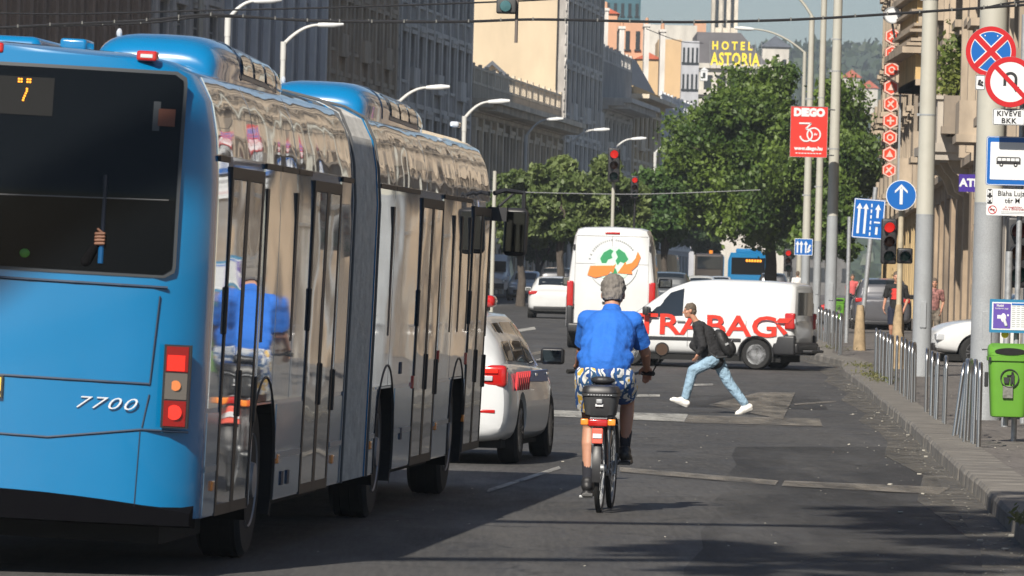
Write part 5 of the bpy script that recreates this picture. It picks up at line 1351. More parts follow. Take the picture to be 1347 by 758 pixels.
M_shirt = mat('royal_blue_cotton', (.015, .125, .50), .85, var=.12, vscale=5, bump=.9, bscale=9)
sh = MB(); sh.ell((0, .17, 1.14), (.205, .165, .12)); sh.caps((0, .18, 1.16), .185, (.015, .38, 1.38), .185); sh.ell((.01, .37, 1.38), (.215, .17, .20)); sh.ell((0, .22, 1.2), (.228, .18, .11)); sh.ell((0, .30, 1.30), (.215, .18, .14))
sh.caps((.02, .42, 1.48), .12, (.02, .49, 1.56), .078)
for a in 'lr':
    e = vlerp(j[a+'s'], j[a+'e'], .78); sh.caps((.02, .42, 1.45), .12, j[a+'s'], .085); sh.caps(j[a+'s'], .082, e, .072)
cuts = [((.02, .50, 1.605), (0, .3, 1)), ((0, .1, 1.085), (0, -.15, -1))]
for a in 'lr':
    d_ = (Vector(j[a+'e'])-Vector(j[a+'s'])).normalized(); cuts.append((Vector(j[a+'s'])+d_*.235, d_))
shirt = MB(); so = remesh(sh, 'shirt', M_shirt, CY, .0085, 3)
# cut hem, neck and cuffs: hem and neck everywhere, cuffs only on the sleeves
bm = bmesh.new(); bm.from_mesh(so.data)
for co, no in cuts[:2]: bmesh.ops.bisect_plane(bm, geom=list(bm.verts)+list(bm.edges)+list(bm.faces), plane_co=co, plane_no=no, clear_outer=True)
for (co, no), a in zip(cuts[2:], 'lr'):
    sg = -1 if a == 'l' else 1; dead = [v for v in bm.verts if (v.co-Vector(co)).dot(Vector(no)) > 0 and v.co.x*sg > .20]
    bmesh.ops.delete(bm, geom=dead, context='VERTS')
bm.to_mesh(so.data); bm.free(); so.data.shade_smooth()
for m_ in (M_shirt,):
    for nd in m_.node_tree.nodes:
        if nd.type == 'BUMP': nd.inputs['Distance'].default_value = .028
# flowered shorts
def flowermat():
    m = bpy.data.materials.new('flowered_cloth'); m.use_nodes = True; n = m.node_tree.nodes; l = m.node_tree.links; b = n['Principled BSDF']
    tc = n.new('ShaderNodeTexCoord'); nz = n.new('ShaderNodeTexNoise'); nz.inputs['Scale'].default_value = 6.5; nz.inputs['Detail'].default_value = 2; l.new(tc.outputs['Object'], nz.inputs[0])
    r = n.new('ShaderNodeValToRGB'); l.new(nz.outputs[0], r.inputs[0]); r.color_ramp.interpolation = 'CONSTANT'
    e = r.color_ramp.elements; e[0].position = 0; e[0].color = (.01, .05, .22, 1); e[1].position = .42; e[1].color = (.62, .62, .6, 1)
    for p, c in ((.50, (.02, .07, .15)), (.55, (.6, .6, .57)), (.60, (.6, .38, .06)), (.66, (.62, .6, .56))):
        x = e.new(p); x.color = (*c, 1)
    w_ = n.new('ShaderNodeTexWave'); w_.inputs['Scale'].default_value = 5; w_.inputs['Distortion'].default_value = 9; l.new(tc.outputs['Object'], w_.inputs[0])
    mr = n.new('ShaderNodeMapRange'); l.new(w_.outputs[0], mr.inputs[0]); mr.inputs[1].default_value = .72; mr.inputs[2].default_value = .8
    x = n.new('ShaderNodeMix'); x.data_type = 'RGBA'; l.new(mr.outputs[0], x.inputs[0]); l.new(r.outputs[0], x.inputs[6]); x.inputs[7].default_value = (.02, .08, .25, 1)
    l.new(x.outputs[2], b.inputs['Base Color']); b.inputs['Roughness'].default_value = .85; return m
q = MB(); q.ell((0, .16, 1.08), (.20, .165, .12)); cuts = []
for a in 'lr':
    e = vlerp(j[a+'h'], j[a+'k'], .55); q.caps(j[a+'h'], .135, e, .118); q.caps((0, .15, 1.06), .15, j[a+'h'], .13)
so = remesh(q, 'shorts', flowermat(), CY, .009, 3)
bm = bmesh.new(); bm.from_mesh(so.data)
for a, sg in (('l', -1), ('r', 1)):
    d_ = (Vector(j[a+'k'])-Vector(j[a+'h'])).normalized(); co = Vector(j[a+'h'])+d_*.27
    bmesh.ops.delete(bm, geom=[v for v in bm.verts if (v.co-co).dot(d_) > 0 and v.co.x*sg > 0], context='VERTS')
bmesh.ops.delete(bm, geom=[v for v in bm.verts if v.co.z > 1.17], context='VERTS')
bm.to_mesh(so.data); bm.free(); so.data.shade_smooth()
M_sock = mat('dark_sock', (.012, .013, .02), .9); M_shoe = mat('black_shoe', (.014, .014, .016), .5, bump=.3, bscale=30)
for a in 'lr':
    p = Vector(j[a+'a']); up = (Vector(j[a+'k'])-p).normalized()
    q = MB(); q.cyl(p-up*.02, p+up*.13, .040, .050, 16); q.build('sock', M_sock, CY, 50)
    q = MB(); q.caps(p+Vector((0, -.035, -.06)), .048, p+Vector((.012, .17, -.095)), .040); q.caps(p+Vector((0, -.01, -.03)), .052, p+Vector((0, .06, -.065)), .045); q.box(p.x-.045, p.x+.055, p.y-.08, p.y+.215, p.z-.135, p.z-.112)
    remesh(q, 'shoe', M_shoe, CY, .009, 2)
    q = MB(); q.rbox((p.x+.005, p.y+.06, p.z-.13), (.09, .28, .02), .008); q.build('shoe_sole', mat('sole_grey', (.07, .07, .07), .7), CY)
# bicycle
M_bframe = mat('bicycle_frame_paint', (.03, .03, .035), .3, coat=.6); WR = .345
def bwheel(y, name, par, steer=0):
    h = thing_part(name, par, (0, y, WR))
    return h
for y, nm in ((0, 'rear'), (1.10, 'front')):
    q = MB(); q.tube([(0, y+WR*.965*math.cos(t), WR+WR*.965*math.sin(t)) for t in np.linspace(0, math.tau, 49)[:-1]], .0215, 10, True); wo = q.build('wheel', M_rubber, BK, 50)
    q = MB(); q.tube([(0, y+WR*.89*math.cos(t), WR+WR*.89*math.sin(t)) for t in np.linspace(0, math.tau, 41)[:-1]], .012, 8, True); q.cyl((-.05, y, WR), (.05, y, WR), .028, n=14); q.build('rim', M_galv, wo, 50)
    q = MB()
    for i in range(28):
        t = i*math.tau/28; q.cyl(((-1)**i*.03, y+.025*math.cos(t+.5), WR+.025*math.sin(t+.5)), (0, y+WR*.88*math.cos(t), WR+WR*.88*math.sin(t)), .0014, n=4)
    q.build('spokes', M_galv, wo)
    q = MB(); sec = []
    for t in np.linspace(.35, 2.9 if y == 0 else 2.3, 22):
        if y == 0: a = math.pi-t+.0
        else: a = t
        c0 = (y+(WR+.035)*math.cos(a if y else math.pi-t+.6), WR+(WR+.035)*math.sin(a if y else math.pi-t+.6))
        sec.append([(-.032, c0[0], c0[1]-.012), (-.02, c0[0], c0[1]), (.02, c0[0], c0[1]), (.032, c0[0], c0[1]-.012), (.02, c0[0], c0[1]-.008), (-.02, c0[0], c0[1]-.008)])
    q.loft(sec); q.build('mudguard', M_black, BK, 40)
q = MB()
bb = (0, .46, .29); st = (0, .33, .82); hs = (0, .93, .85); hs2 = (0, .96, .68)
for a, b, r in ((bb, st, .017), (st, (0, .26, 1.0), .014), (bb, hs2, .020), (st, hs, .017), ((.0, .93, .95), hs2, .022)): q.cyl(a, b, r, n=12)
for sg in (-1, 1):
    q.cyl((sg*.05, .46, .29), (sg*.065, 0, WR), .010, n=8); q.cyl((sg*.02, .34, .78), (sg*.065, 0, WR), .009, n=8); q.tube([(sg*.045, .965, .66), (sg*.055, 1.0, .55), (sg*.055, 1.10, WR)], .013, 8)
q.build('frame', M_bframe, BK, 50)
q = MB(); q.tube([(-.30, .80, 1.075), (-.22, .88, 1.08), (-.08, .93, 1.04), (0, .93, 1.03), (.08, .93, 1.04), (.22, .88, 1.08), (.30, .80, 1.075)], .012, 8); q.cyl((0, .93, .95), (0, .93, 1.04), .014)
hb = q.build('handlebar', M_galv, BK, 50)
q = MB()
for sg in (-1, 1): q.tube([(sg*.24, .87, 1.08), (sg*.34, .765, 1.075)], .018, 10)
q.build('grip', M_rubber, hb, 50)
q = MB(); q.tube([(.33, .77, 1.08), (.38, .75, 1.18), (.395, .74, 1.22)], .006, 6); q.lathe([(.001, -.012), (.05, -.012), (.056, 0), (.05, .006), (.001, .006)], T((.405, .735, 1.27)), 24, 'y'); q.build('rear_view_mirror', M_black, hb, 40)
q = MB(); q.lathe([(.001, -.0145), (.046, -.0145), (.046, -.0125), (.001, -.0125)], T((.405, .735, 1.27)), 24, 'y'); q.build('mirror_glass', mat('brown_mirror', (.16, .11, .09), .1, .9), hb)
q = MB(); q.ell((0, .07, 1.03), (.105, .10, .038)); q.caps((0, .12, 1.03), .045, (0, .36, 1.03), .025); q.ell((0, .03, 1.02), (.09, .06, .03)); remesh(q, 'saddle', M_black, BK, .009, 2)
q = MB()
for sg in (-1, 1): q.tube([(sg*.06, -.30, .735), (sg*.06, .25, .735), (sg*.03, .32, .78)], .006, 6); q.cyl((sg*.06, -.1, .735), (sg*.068, 0, WR), .006, n=6); q.cyl((sg*.06, .05, .735), (sg*.068, 0, WR), .006, n=6)
for y in (-.30, -.15, 0, .15): q.cyl((-.06, y, .735), (.06, y, .735), .005, n=6)
q.build('luggage_rack', M_galv, BK)
q = MB()
def bs(z, w_, l_): 
    pts = []
    for i in range(28):
        t = i*math.tau/28; pts.append((w_*math.copysign(abs(math.cos(t))**.45, math.cos(t)), -.08+l_*math.copysign(abs(math.sin(t))**.5, math.sin(t)), z))
    return pts
q.loft([bs(.745, .105, .13), bs(.76, .118, .145), bs(.90, .138, .17), bs(.905, .146, .18), bs(.925, .146, .18)]); bx_ = q.build('top_box', mat('box_grey', (.045, .047, .05), .5, var=.1), BK, 35)
q = MB(); q.loft([bs(.93, .145, .18), bs(.955, .143, .178), bs(.98, .128, .16), bs(.99, .10, .12)]); q.build('box_lid', M_black, bx_, 35)
q = MB(); q.rbox((0, -.26, .865), (.05, .02, .035), .008); q.build('box_latch', M_galv, bx_)
q = MB(); q.box(-.03, .03, -.2515, -.22, .825, .845); q.build('maker_badge', M_wsign, bx_); 
q = MB()
for k in range(9): q.box(-.09+k*.022, -.08+k*.022, -.264, -.23, .911, .917)
q.build('box_vents', M_clear, bx_)
q = MB(); q.rbox((0, -.32, .70), (.15, .04, .055), .012); q.build('rear_light', M_redl, BK, 40)
q = MB(); q.rbox((-.105, -.315, .705), (.06, .03, .05), .01); q.rbox((.105, -.315, .705), (.06, .03, .05), .01); q.build('orange_reflector', M_orange, BK, 40)
q = MB(); q.rbox((0, -.36, .60), (.085, .02, .12), .01); q.build('red_reflector', mat('red_reflector', (.75, .12, .08), .25, coat=1), BK)
q = MB(); q.rbox((0, -.375, .60), (.07, .006, .035), .002); q.build('reflector_strip', M_wsign, BK)
q = MB(); q.cyl((-.075, .46, .29), (.075, .46, .29), .02); q.cyl((.075, .46, .29), (.085, .51, .445), .011); q.cyl((-.075, .46, .29), (-.085, .41, .135), .011); q.lathe([(.08, -.003), (.09, -.003), (.09, .003), (.08, .003)], T((.06, .46, .29)), 30, 'x')
q.rbox((.145, .51, .445-.07+.01), (.10, .09, .022), .006); q.rbox((-.14, .41, .135-.03), (.10, .09, .022), .006); q.cyl((.085, .51, .445), (.145, .51, .385), .007); q.cyl((-.085, .41, .135), (-.14, .41, .105), .007)
q.build('crankset', M_galv, BK, 40)
q = MB()
for z in (.0,): q.tube([(.062, 0, WR+.035), (.062, .46, .38), (.062, .54, .33), (.062, .54, .24), (.062, .46, .20), (.062, 0, WR-.035)], .004, 4, True)
q.build('chain', M_galv, BK)
# ---------------- running pedestrian
def body_generic(mb, J, s, arms=True, head=True):
    mb.ell(J['pel'], (.15*s, .12*s, .12*s)); mb.caps(J['pel'], .125*s, J['ch'], .14*s); mb.caps(J['ch'], .14*s, J['nk'], .07*s); mb.caps(J['nk'], .052*s, J['hd'], .05*s)
    for a in 'lr':
        mb.caps(vlerp(J['ch'], J['nk'], .5), .075*s, J[a+'s'], .058*s); mb.caps(J[a+'s'], .052*s, J[a+'e'], .038*s); mb.caps(J[a+'e'], .038*s, J[a+'w'], .025*s)
        mb.caps(J[a+'h'], .088*s, J[a+'k'], .054*s); m_ = vlerp(J[a+'k'], J[a+'a'], .3); mb.caps(J[a+'k'], .052*s, m_, .052*s); mb.caps(m_, .05*s, J[a+'a'], .034*s)
        f = Vector(J[a+'f'])-Vector(J[a+'a']); mb.caps(J[a+'a'], .036*s, Vector(J[a+'f']), .028*s)
RP0 = G(960, 545)
PD = thing('person', 'person in black hoodie and light blue jeans running left across the road', 'person', RP0)
s84 = F/RP0.y
def jp(px, py, dy=0): return Vector(((px-960)/s84-0.026*(545-py)/s84, dy, (545-py)/s84))
J = dict(hd=jp(907, 411), nk=jp(917, 427), ch=jp(927, 444), pel=jp(940, 470), ls=jp(919, 436, -.16), le=jp(924, 455, -.24), lw=jp(918, 466, -.20), rs=jp(926, 437, .16), re=jp(912, 456, .20), rw=jp(925, 468, .16),
         lh=jp(938, 474, -.08), lk=jp(911, 489, -.10), la=jp(901, 526, -.08), lf=jp(898, 530, -.08), rh=jp(944, 474, .08), rk=jp(959, 504, .08), ra=jp(981, 532, .06), rf=jp(985, 541, .06))
J['rf'] = J['ra']+Vector((-.05, 0, -.06))
fw = Vector((-1, -.12, -.10)); 
mb = MB(); body_generic(mb, J, .86); M_h = head_mb(mb, J['hd']+Vector((0, 0, .0)), fw, (-.25, 0, 1), .86)
hand_mb(mb, J['lw'], (-.4, 0, -1), (-.6, .6, 0), .85, .5, 1); hand_mb(mb, J['rw'], (.2, 0, -1), (.6, -.5, 0), .85, .5, -1)
body = remesh(mb, 'body', M_skin, PD, .0095, 3); finish_head(PD, M_h, body, M_hairb)
M_hood = mat('black_hoodie', (.016, .016, .018), .9, var=.2, vscale=8, bump=.8, bscale=14)
q = MB(); q.caps(J['pel']+Vector((-.01, 0, -.03)), .155, J['ch'], .175); q.caps(J['ch'], .16, J['nk']+Vector((.01, 0, -.03)), .085); q.ell(J['nk']+Vector((.05, 0, -.02)), (.085, .10, .06)); q.ell(J['pel']+Vector((0, 0, .02)), (.16, .14, .10))
for a in 'lr': q.caps(vlerp(J['ch'], J['nk'], .5), .10, J[a+'s'], .076); q.caps(J[a+'s'], .070, J[a+'e'], .058); q.caps(J[a+'e'], .056, vlerp(J[a+'e'], J[a+'w'], .9), .042)
remesh(q, 'hoodie', M_hood, PD, .01, 3)
M_jean = mat('light_denim', (.22, .33, .43), .9, var=.22, vscale=9, bump=.9, bscale=16)
q = MB(); q.ell(J['pel']+Vector((0, 0, -.02)), (.15, .13, .11))
for a in 'lr':
    q.caps(J[a+'h'], .10, J[a+'k'], .078); q.caps(J[a+'k'], .077, vlerp(J[a+'k'], J[a+'a'], .93), .062)
remesh(q, 'jeans', M_jean, PD, .01, 2)
M_snk = mat('white_sneaker', (.72, .70, .66), .6, var=.08, vscale=20)
def shoe_mb(ank, toe_dir, up, s=1.):
    a = Vector(ank); t = Vector(toe_dir).normalized(); u = Vector(up).normalized(); q = MB()
    q.caps(a-u*.035*s-t*.04*s, .042*s, a-u*.055*s+t*.13*s, .034*s, 10); q.caps(a-u*.0*s, .044*s, a-u*.04*s+t*.06*s, .042*s, 10); q.caps(a-u*.07*s-t*.05*s, .022*s, a-u*.07*s+t*.16*s, .022*s, 8); return q
for a, td, up in (('l', (-1, 0, .32), (.32, 0, 1)), ('r', (-.75, 0, -.62), (-.55, 0, .85))):
    if a == 'l': td = Vector((-.95, 0, .38)); up = Vector((.38, 0, .95)); td = Vector((-.93, 0, .36))
    else: td = Vector((.0, 0, 0))+Vector((-.90, 0, -.40)); up = Vector((-.40, 0, .90))
    q = shoe_mb(J[a+'a']+Vector((0, 0, -.01)), td, up, 1.12); remesh(q, 'shoe', M_snk, PD, .008, 2)
    q = MB(); an = J[a+'a']; k_ = (J[a+'k']-an).normalized(); q.cyl(an-k_*.02, an+k_*.07, .042, .045, 14); q.build('sock', mat('white_sock', (.7, .7, .7), .9), PD, 50)
for m_ in (M_jean, M_hood):
    for nd in m_.node_tree.nodes:
        if nd.type == 'BUMP': nd.inputs['Distance'].default_value = .045
# backpack: lies on the back
bk = thing('backpack', 'black backpack on the back of the running person', 'backpack', RP0)
tor = (J['nk']-J['pel']).normalized(); bn = Vector((tor.z, 0, -tor.x))
c = jp(953, 452); MM = Matrix(((bn.x, 0, tor.x, c.x), (0, 1, 0, c.y), (bn.z, 0, tor.z, c.z), (0, 0, 0, 1)))
q = MB(); q.ell((-.01, 0, 0), (.10, .15, .23), MM); q.ell((.055, 0, -.08), (.07, .12, .12), MM); q.ell((0, 0, .10), (.085, .13, .12), MM); remesh(q, 'bag', mat('bag_nylon', (.014, .014, .015), .6, bump=.6, bscale=18), bk, .011, 3)
q = MB(); q.tube([MM @ Vector(v) for v in ((-.07, -.10, .17), (-.20, -.145, .12), (-.26, -.15, .0), (-.2, -.16, -.12), (-.06, -.14, -.18))], .016, 6); q.build('shoulder_strap', M_black, bk, 60)
q = MB(); q.tube([MM @ Vector(v) for v in ((.09, -.10, -.02), (.125, 0, -.0), (.09, .10, -.02))], .006, 5); q.cbox((.02, -.153, -.02), (.05, .006, .03), MM); q.build('zip_and_tag', M_galv, bk)
# ---------------- man walking on the pavement
def walker(label, px, d, h, rz, shirt, legs, skin_legs=True, hair=M_hairb, pose=0, extra=None, dy=0):
    c = GX(px, d); c.z = zg(d)+.118; r = thing('person', label, 'person', c, rz); k = h/1.78; V = lambda x, y, z: Vector((x*k, y*k, z*k))
    J = dict(hd=V(0, .02, 1.66), nk=V(0, 0, 1.50), ch=V(0, 0, 1.28), pel=V(0, 0, .98), ls=V(-.19, 0, 1.43), rs=V(.19, 0, 1.43), le=V(-.25, -.05, 1.15), re=V(.25, -.03, 1.15), lw=V(-.19, .09, .95), rw=V(.27, .14, .97),
             lh=V(-.09, 0, .93), rh=V(.09, 0, .93), lk=V(-.10, .10, .51), rk=V(.10, -.03, .50), la=V(-.10, .12, .10), ra=V(.10, -.22, .13), lf=V(-.11, .24, .05), rf=V(.11, -.10, .05))
    mb = MB(); body_generic(mb, J, k); M_ = head_mb(mb, J['hd'], (0, 1, -.02), (0, 0, 1), k); hand_mb(mb, J['lw'], (.1, .2, -1), (1, 0, 0), k, .4, 1); hand_mb(mb, J['rw'], (-.1, .2, -1), (-1, 0, 0), k, .4, -1)
    b_ = remesh(mb, 'body', M_skin, r, .011, 3); finish_head(r, M_, b_, hair)
    q = MB(); q.caps(J['pel']+V(0, 0, .02), .145*k, J['ch'], .165*k); q.caps(J['ch'], .16*k, J['nk'], .075*k)
    for a in 'lr': q.caps(vlerp(J['ch'], J['nk'], .6), .09*k, J[a+'s'], .075*k); q.caps(J[a+'s'], .073*k, vlerp(J[a+'s'], J[a+'e'], .7), .064*k)
    so = remesh(q, 'shirt', shirt, r, .011, 2, [(V(0, 0, .90), (0, 0, -1)), (V(0, 0, 1.52), (0, 0, 1))])
    q = MB(); q.ell(J['pel']+V(0, 0, -.03), (.155*k, .13*k, .12*k))
    for a in 'lr':
        e = vlerp(J[a+'h'], J[a+'k'], .85) if skin_legs else J[a+'k']; q.caps(J[a+'h'], .105*k, e, .088*k)
        if not skin_legs: q.caps(J[a+'k'], .085*k, vlerp(J[a+'k'], J[a+'a'], .9), .068*k)
    remesh(q, 'shorts' if skin_legs else 'trousers', legs, r, .011, 2, [(V(0, 0, .60), (0, 0, -1))] if skin_legs else [])
    for a in 'lr':
        q = MB(); q.caps(J[a+'a']+V(0, -.03, -.04), .045*k, J[a+'f']+V(0, .03, 0), .038*k); remesh(q, 'shoe', M_shoe, r, .011, 1)
    return r, J
M_bt = mat('black_cotton', (.014, .014, .015), .9, bump=.5, bscale=12); M_navy = mat('navy_cloth', (.012, .016, .035), .9)
r, J2 = walker('man in black t-shirt with red chest print walking on the right pavement', 1177, 139, 1.80, math.pi-.15, M_bt, M_navy)
q = MB()
for k in range(7): q.ell((random.uniform(-.012, .012), .166-.002*k, 1.40-.035*k), (.09+.02*random.random(), .016, .024), None, 14, 6)
q.build('chest_print', mat('red_print', (.55, .04, .03), .8), r, 60)
q = MB(); q.cyl((.27, .02, 1.4), (.31, .06, 1.2), .012); q.tube([(-.12, -.02, 1.49), (-.16, .14, 1.4), (-.17, .13, 1.1), (-.19, .02, .98)], .012, 5); q.build('bag_strap', M_black, r)
walker('person in patterned clothes half hidden behind the grey tapered pole', 1227, 150, 1.66, math.pi, mat('patterned_cloth', (.22, .10, .09), .9, var=.9, vscale=14), mat('camo_cloth', (.12, .1, .08), .9, var=.8, vscale=12), False)
walker('distant pedestrian in pink top on the far right pavement', 1120, 235, 1.65, math.pi, mat('pink_cloth', (.5, .1, .1), .9), M_navy, False)
walker('distant pedestrian in white top beside the far lamp posts', 1048, 260, 1.7, 0, mat('white_cloth', (.6, .6, .6), .9), M_navy, False)
walker('distant pedestrian in red top at the left kerb under the trees', 728, 420, 1.7, 0, mat('red_cloth', (.45, .03, .04), .9), M_navy, False)

# ================================================================== STREET FURNITURE
M_pole_u = mat('cream_grey_paint', (.40, .39, .34), .5, var=.08, vscale=3, dirt=.35, dcol=(.26, .24, .2), dscale=3)
M_pole_l = mat('speckled_grey_paint', (.27, .285, .30), .55, var=.15, vscale=60, dirt=.3, dcol=(.17, .17, .17), dscale=2, bump=.4, bscale=80)
def pole(label, pxb, d, r0, r1, h, split, name='street_pole', arm=None, cat='pole', kerb=True, kw=None, ux=None, arm_r=.045):
    c = GX(pxb, d); c.z = zg(d)+.115; t = thing(name, label, cat, c); zf = lambda z: r0+(r1-r0)*z/h
    q = MB(); q.cyl((0, 0, 0), (0, 0, split), r0, zf(split), 24); q.cyl((0, 0, -.02), (0, 0, .06), r0+.03, n=24); q.build('lower_shaft', M_pole_l, t, 40)
    q = MB(); q.cyl((0, 0, split), (0, 0, h), zf(split), r1, 24); q.build('upper_shaft', ux or M_pole_u, t, 40)
    q = MB(); q.cyl((0, 0, split-.004), (0, 0, split+.02), zf(split)+.004, n=24)
    for z in (split+1.9, split+4.1, split+5.): q.cyl((0, 0, z), (0, 0, z+.03), zf(z)+.006, n=24); q.cbox((-zf(z)-.02, -.02, z+.015), (.05, .03, .05))
    q.rbox((.0, -r0+.0, 1.2), (.12, .03, .5), .01)
    q.build('band', M_pole_l, t)
    return t
def ph(px, d, py): return HT(px, py, d)-zg(d)-.115
pole('thick grey lower, cream upper street pole behind the green litter bin', 1293, 80, .195, .175, 9.5, ph(1288, 80, 268))
pole('tapered two-tone pole rising out of the picture left of the thick one', 1211, 116, .185, .13, 10.5, ph(1205, 116, 283))
pole('two-tone pole just right of the red advertising banner', 1091, 172, .17, .11, 13, ph(1094, 172, 285))
pole('slim cream pole directly behind the red advertising banner', 1073, 212, .14, .09, 14, ph(1077, 212, 318))
l3 = pole('lamp post left of the red advertising banner with arm reaching left', 1057.5, 196, .15, .085, ph(1067, 196, 22), ph(1062, 196, 335), name='street_lamp', cat='street lamp')
def lamp_arm(t, h, dx, dz, L0=1., r=.04, dy=0, head=.75, m=None):
    q = MB(); pts = [(dx*math.sin(f*math.pi/2)**1.0*1.0 if False else dx*f, dy*f, h+dz*(1-(1-f)**2)) for f in np.linspace(0, 1, 10)]
    q.tube(pts, [r*(1-.35*f) for f in np.linspace(0, 1, 10)], 8); a = q.build('lamp_arm', m or M_pole_u, t, 50)
    q = MB(); e = Vector(pts[-1]); dr = (e-Vector(pts[-2])).normalized(); sgn = 1 if dx > 0 else -1
    q.tube([e-dr*.05, e+dr*.12, e+dr*head*.6, e+dr*head], [max(.05, r), max(.09, r*1.25), max(.11, r*1.4), .06], 10); q.build('lamp_head', mat('lamp_head_grey', (.62, .63, .63), .4), a, 50)
hp = ph(1067, 196, 20); lamp_arm(l3, hp-.05, -1.0, .85, r=.05)
# lamp behind the big tree with long arm
c = GX(1050, 300); h_ = ph(1052, 300, 65); t = thing('street_lamp', 'lamp with long drooping arm standing behind the big tree crown', 'street lamp', c); q = MB(); q.cyl((0, 0, 0), (0, 0, h_), .16, .09, 12); q.build('post', M_pole_u, t, 40); lamp_arm(t, h_-.05, -2.6, 1.1, r=.06, head=.9)
c = GX(898, 420)
# left-hand lamps
LPD = 'street lamps along the left side'
ZL = 8.9
M_lampw = mat('pale_lamp_paint', (.52, .52, .50), .45)
for (px, py, hx, hy_, lab) in ((300, 22, 345, -4, 'leftmost curved lamp, in front of the dark grey block'), (373, 55, 432, 28, 'curved lamp in front of the bluish pillared block'), (524, 132, 572, 111, 'curved lamp rising just right of the second blue roof pod'),
                       (611, 153, 652, 130, 'curved lamp before the low tan building, at the bus front'), (692, 177, 728, 154, 'tall curved lamp standing clear before the tree tops'), (752, 186, 790, 168, 'curved lamp before the tall ornate grey block'),
                       (806, 197, 838, 180, 'curved lamp right behind the hanging red traffic light'), (862, 200, 880, 189, 'farthest small curved lamp just left of the big tree')):
    v = (HY-py)/F; u = (px-CX)/F; ZL = 8.9 if (px < 400 or px > 650) else 7.6; d = (ZL+zg(230)-HC)/(u*s_+v*c_); d = min(max(d, 120), 640)
    top = W(px, py, d); t = thing('street_lamp', lab, 'street lamp', (top.x, d, zg(d)), group=None); h = top.z-zg(d)
    q = MB(); q.cyl((0, 0, 0), (0, 0, h), .12, .085, 12); q.cyl((0, 0, h-.6), (0, 0, h), .10, n=12); q.build('post', M_lampw, t, 40)
    e = W(hx, hy_, d)-top; lamp_arm(t, h-.1, e.x*.80, e.z*.95, r=.07, head=.8, m=M_lampw)
p = W(263, 52, 215); t = thing('street_pole', 'thin white pole left of the leftmost curved lamp', 'pole', (p.x, 215, 0)); q = MB(); q.cyl((0, 0, 0), (0, 0, p.z+3), .11, .09, 10); q.build('shaft', M_pole_u, t, 40)
p = W(651, 225, 190); t = thing('street_pole', 'short pale pole just beyond the bus front', 'pole', (p.x, 190, 0)); q = MB(); q.cyl((0, 0, 0), (0, 0, p.z), .07, .06, 10); q.build('shaft', M_pole_u, t, 40)
# --- sign helpers : local x right, z up, face towards -y
def facing(loc, yaw=0, roll=0): return T(loc) @ RZ(yaw) @ RY(roll)
def at_thing(name, label, cat, px, py, d, yaw=0, roll=0):
    t = thing(name, label, cat, W(px, py, d)); t.rotation_euler = (0, R(roll), R(yaw)); return t
def rsheet(w_, h_, r, y0, y1, cx=0, cz=0):
    pts = []
    for sx, sz, a0 in ((1, 1, 0), (-1, 1, 90), (-1, -1, 180), (1, -1, 270)):
        for k in range(5): a = R(a0+k*22.5); pts.append((cx+sx*(w_/2-r)+r*math.cos(a), cz+sz*(h_/2-r)+r*math.sin(a)))
    q = MB(); q.prism(pts, y0, y1); return q
def rring(w_, h_, r, th, y0, y1):
    q = MB(); o_ = []; i_ = []
    for sx, sz, a0 in ((1, 1, 0), (-1, 1, 90), (-1, -1, 180), (1, -1, 270)):
        for k in range(5):
            a = R(a0+k*22.5); o_.append((sx*(w_/2-r)+r*math.cos(a), sz*(h_/2-r)+r*math.sin(a))); i_.append((sx*(w_/2-r)+max(r-th, .002)*math.cos(a), sz*(h_/2-r)+max(r-th, .002)*math.sin(a)))
    n = len(o_); vs = [(x, y0, z) for x, z in o_+i_]+[(x, y1, z) for x, z in o_+i_]
    fs = [(j, (j+1) % n, n+(j+1) % n, n+j) for j in range(n)]+[(2*n+j, 2*n+(j+1) % n, 3*n+(j+1) % n, 3*n+j) for j in range(n)]+[(j, (j+1) % n, 2*n+(j+1) % n, 2*n+j) for j in range(n)]+[(n+j, n+(j+1) % n, 3*n+(j+1) % n, 3*n+j) for j in range(n)]
    return q.add(vs, fs)
def rnd(r, y0, y1, r0=0, cx=0, cz=0, n=48):
    q = MB()
    if r0 == 0: q.prism([(cx+r*math.cos(i*math.tau/n), cz+r*math.sin(i*math.tau/n)) for i in range(n)], y0, y1); return q
    vs = []; 
    for y in (y0, y1):
        for rr_ in (r, r0): vs += [(cx+rr_*math.cos(i*math.tau/n), y, cz+rr_*math.sin(i*math.tau/n)) for i in range(n)]
    fs = []
    for j_ in range(n):
        k = (j_+1) % n; fs += [(j_, k, n+k, n+j_), (2*n+j_, 2*n+k, 3*n+k, 3*n+j_), (j_, k, 2*n+k, 2*n+j_), (n+j_, n+k, 3*n+k, 3*n+j_)]
    return q.add(vs, fs)
def bar2(q, a, b, w_, y0, y1):
    a = Vector(a); b = Vector(b); d_ = (b-a).normalized(); n_ = Vector((-d_.y, d_.x))*w_/2
    q.prism([tuple(a+n_), tuple(a-n_), tuple(b-n_), tuple(b+n_)], y0, y1); return q
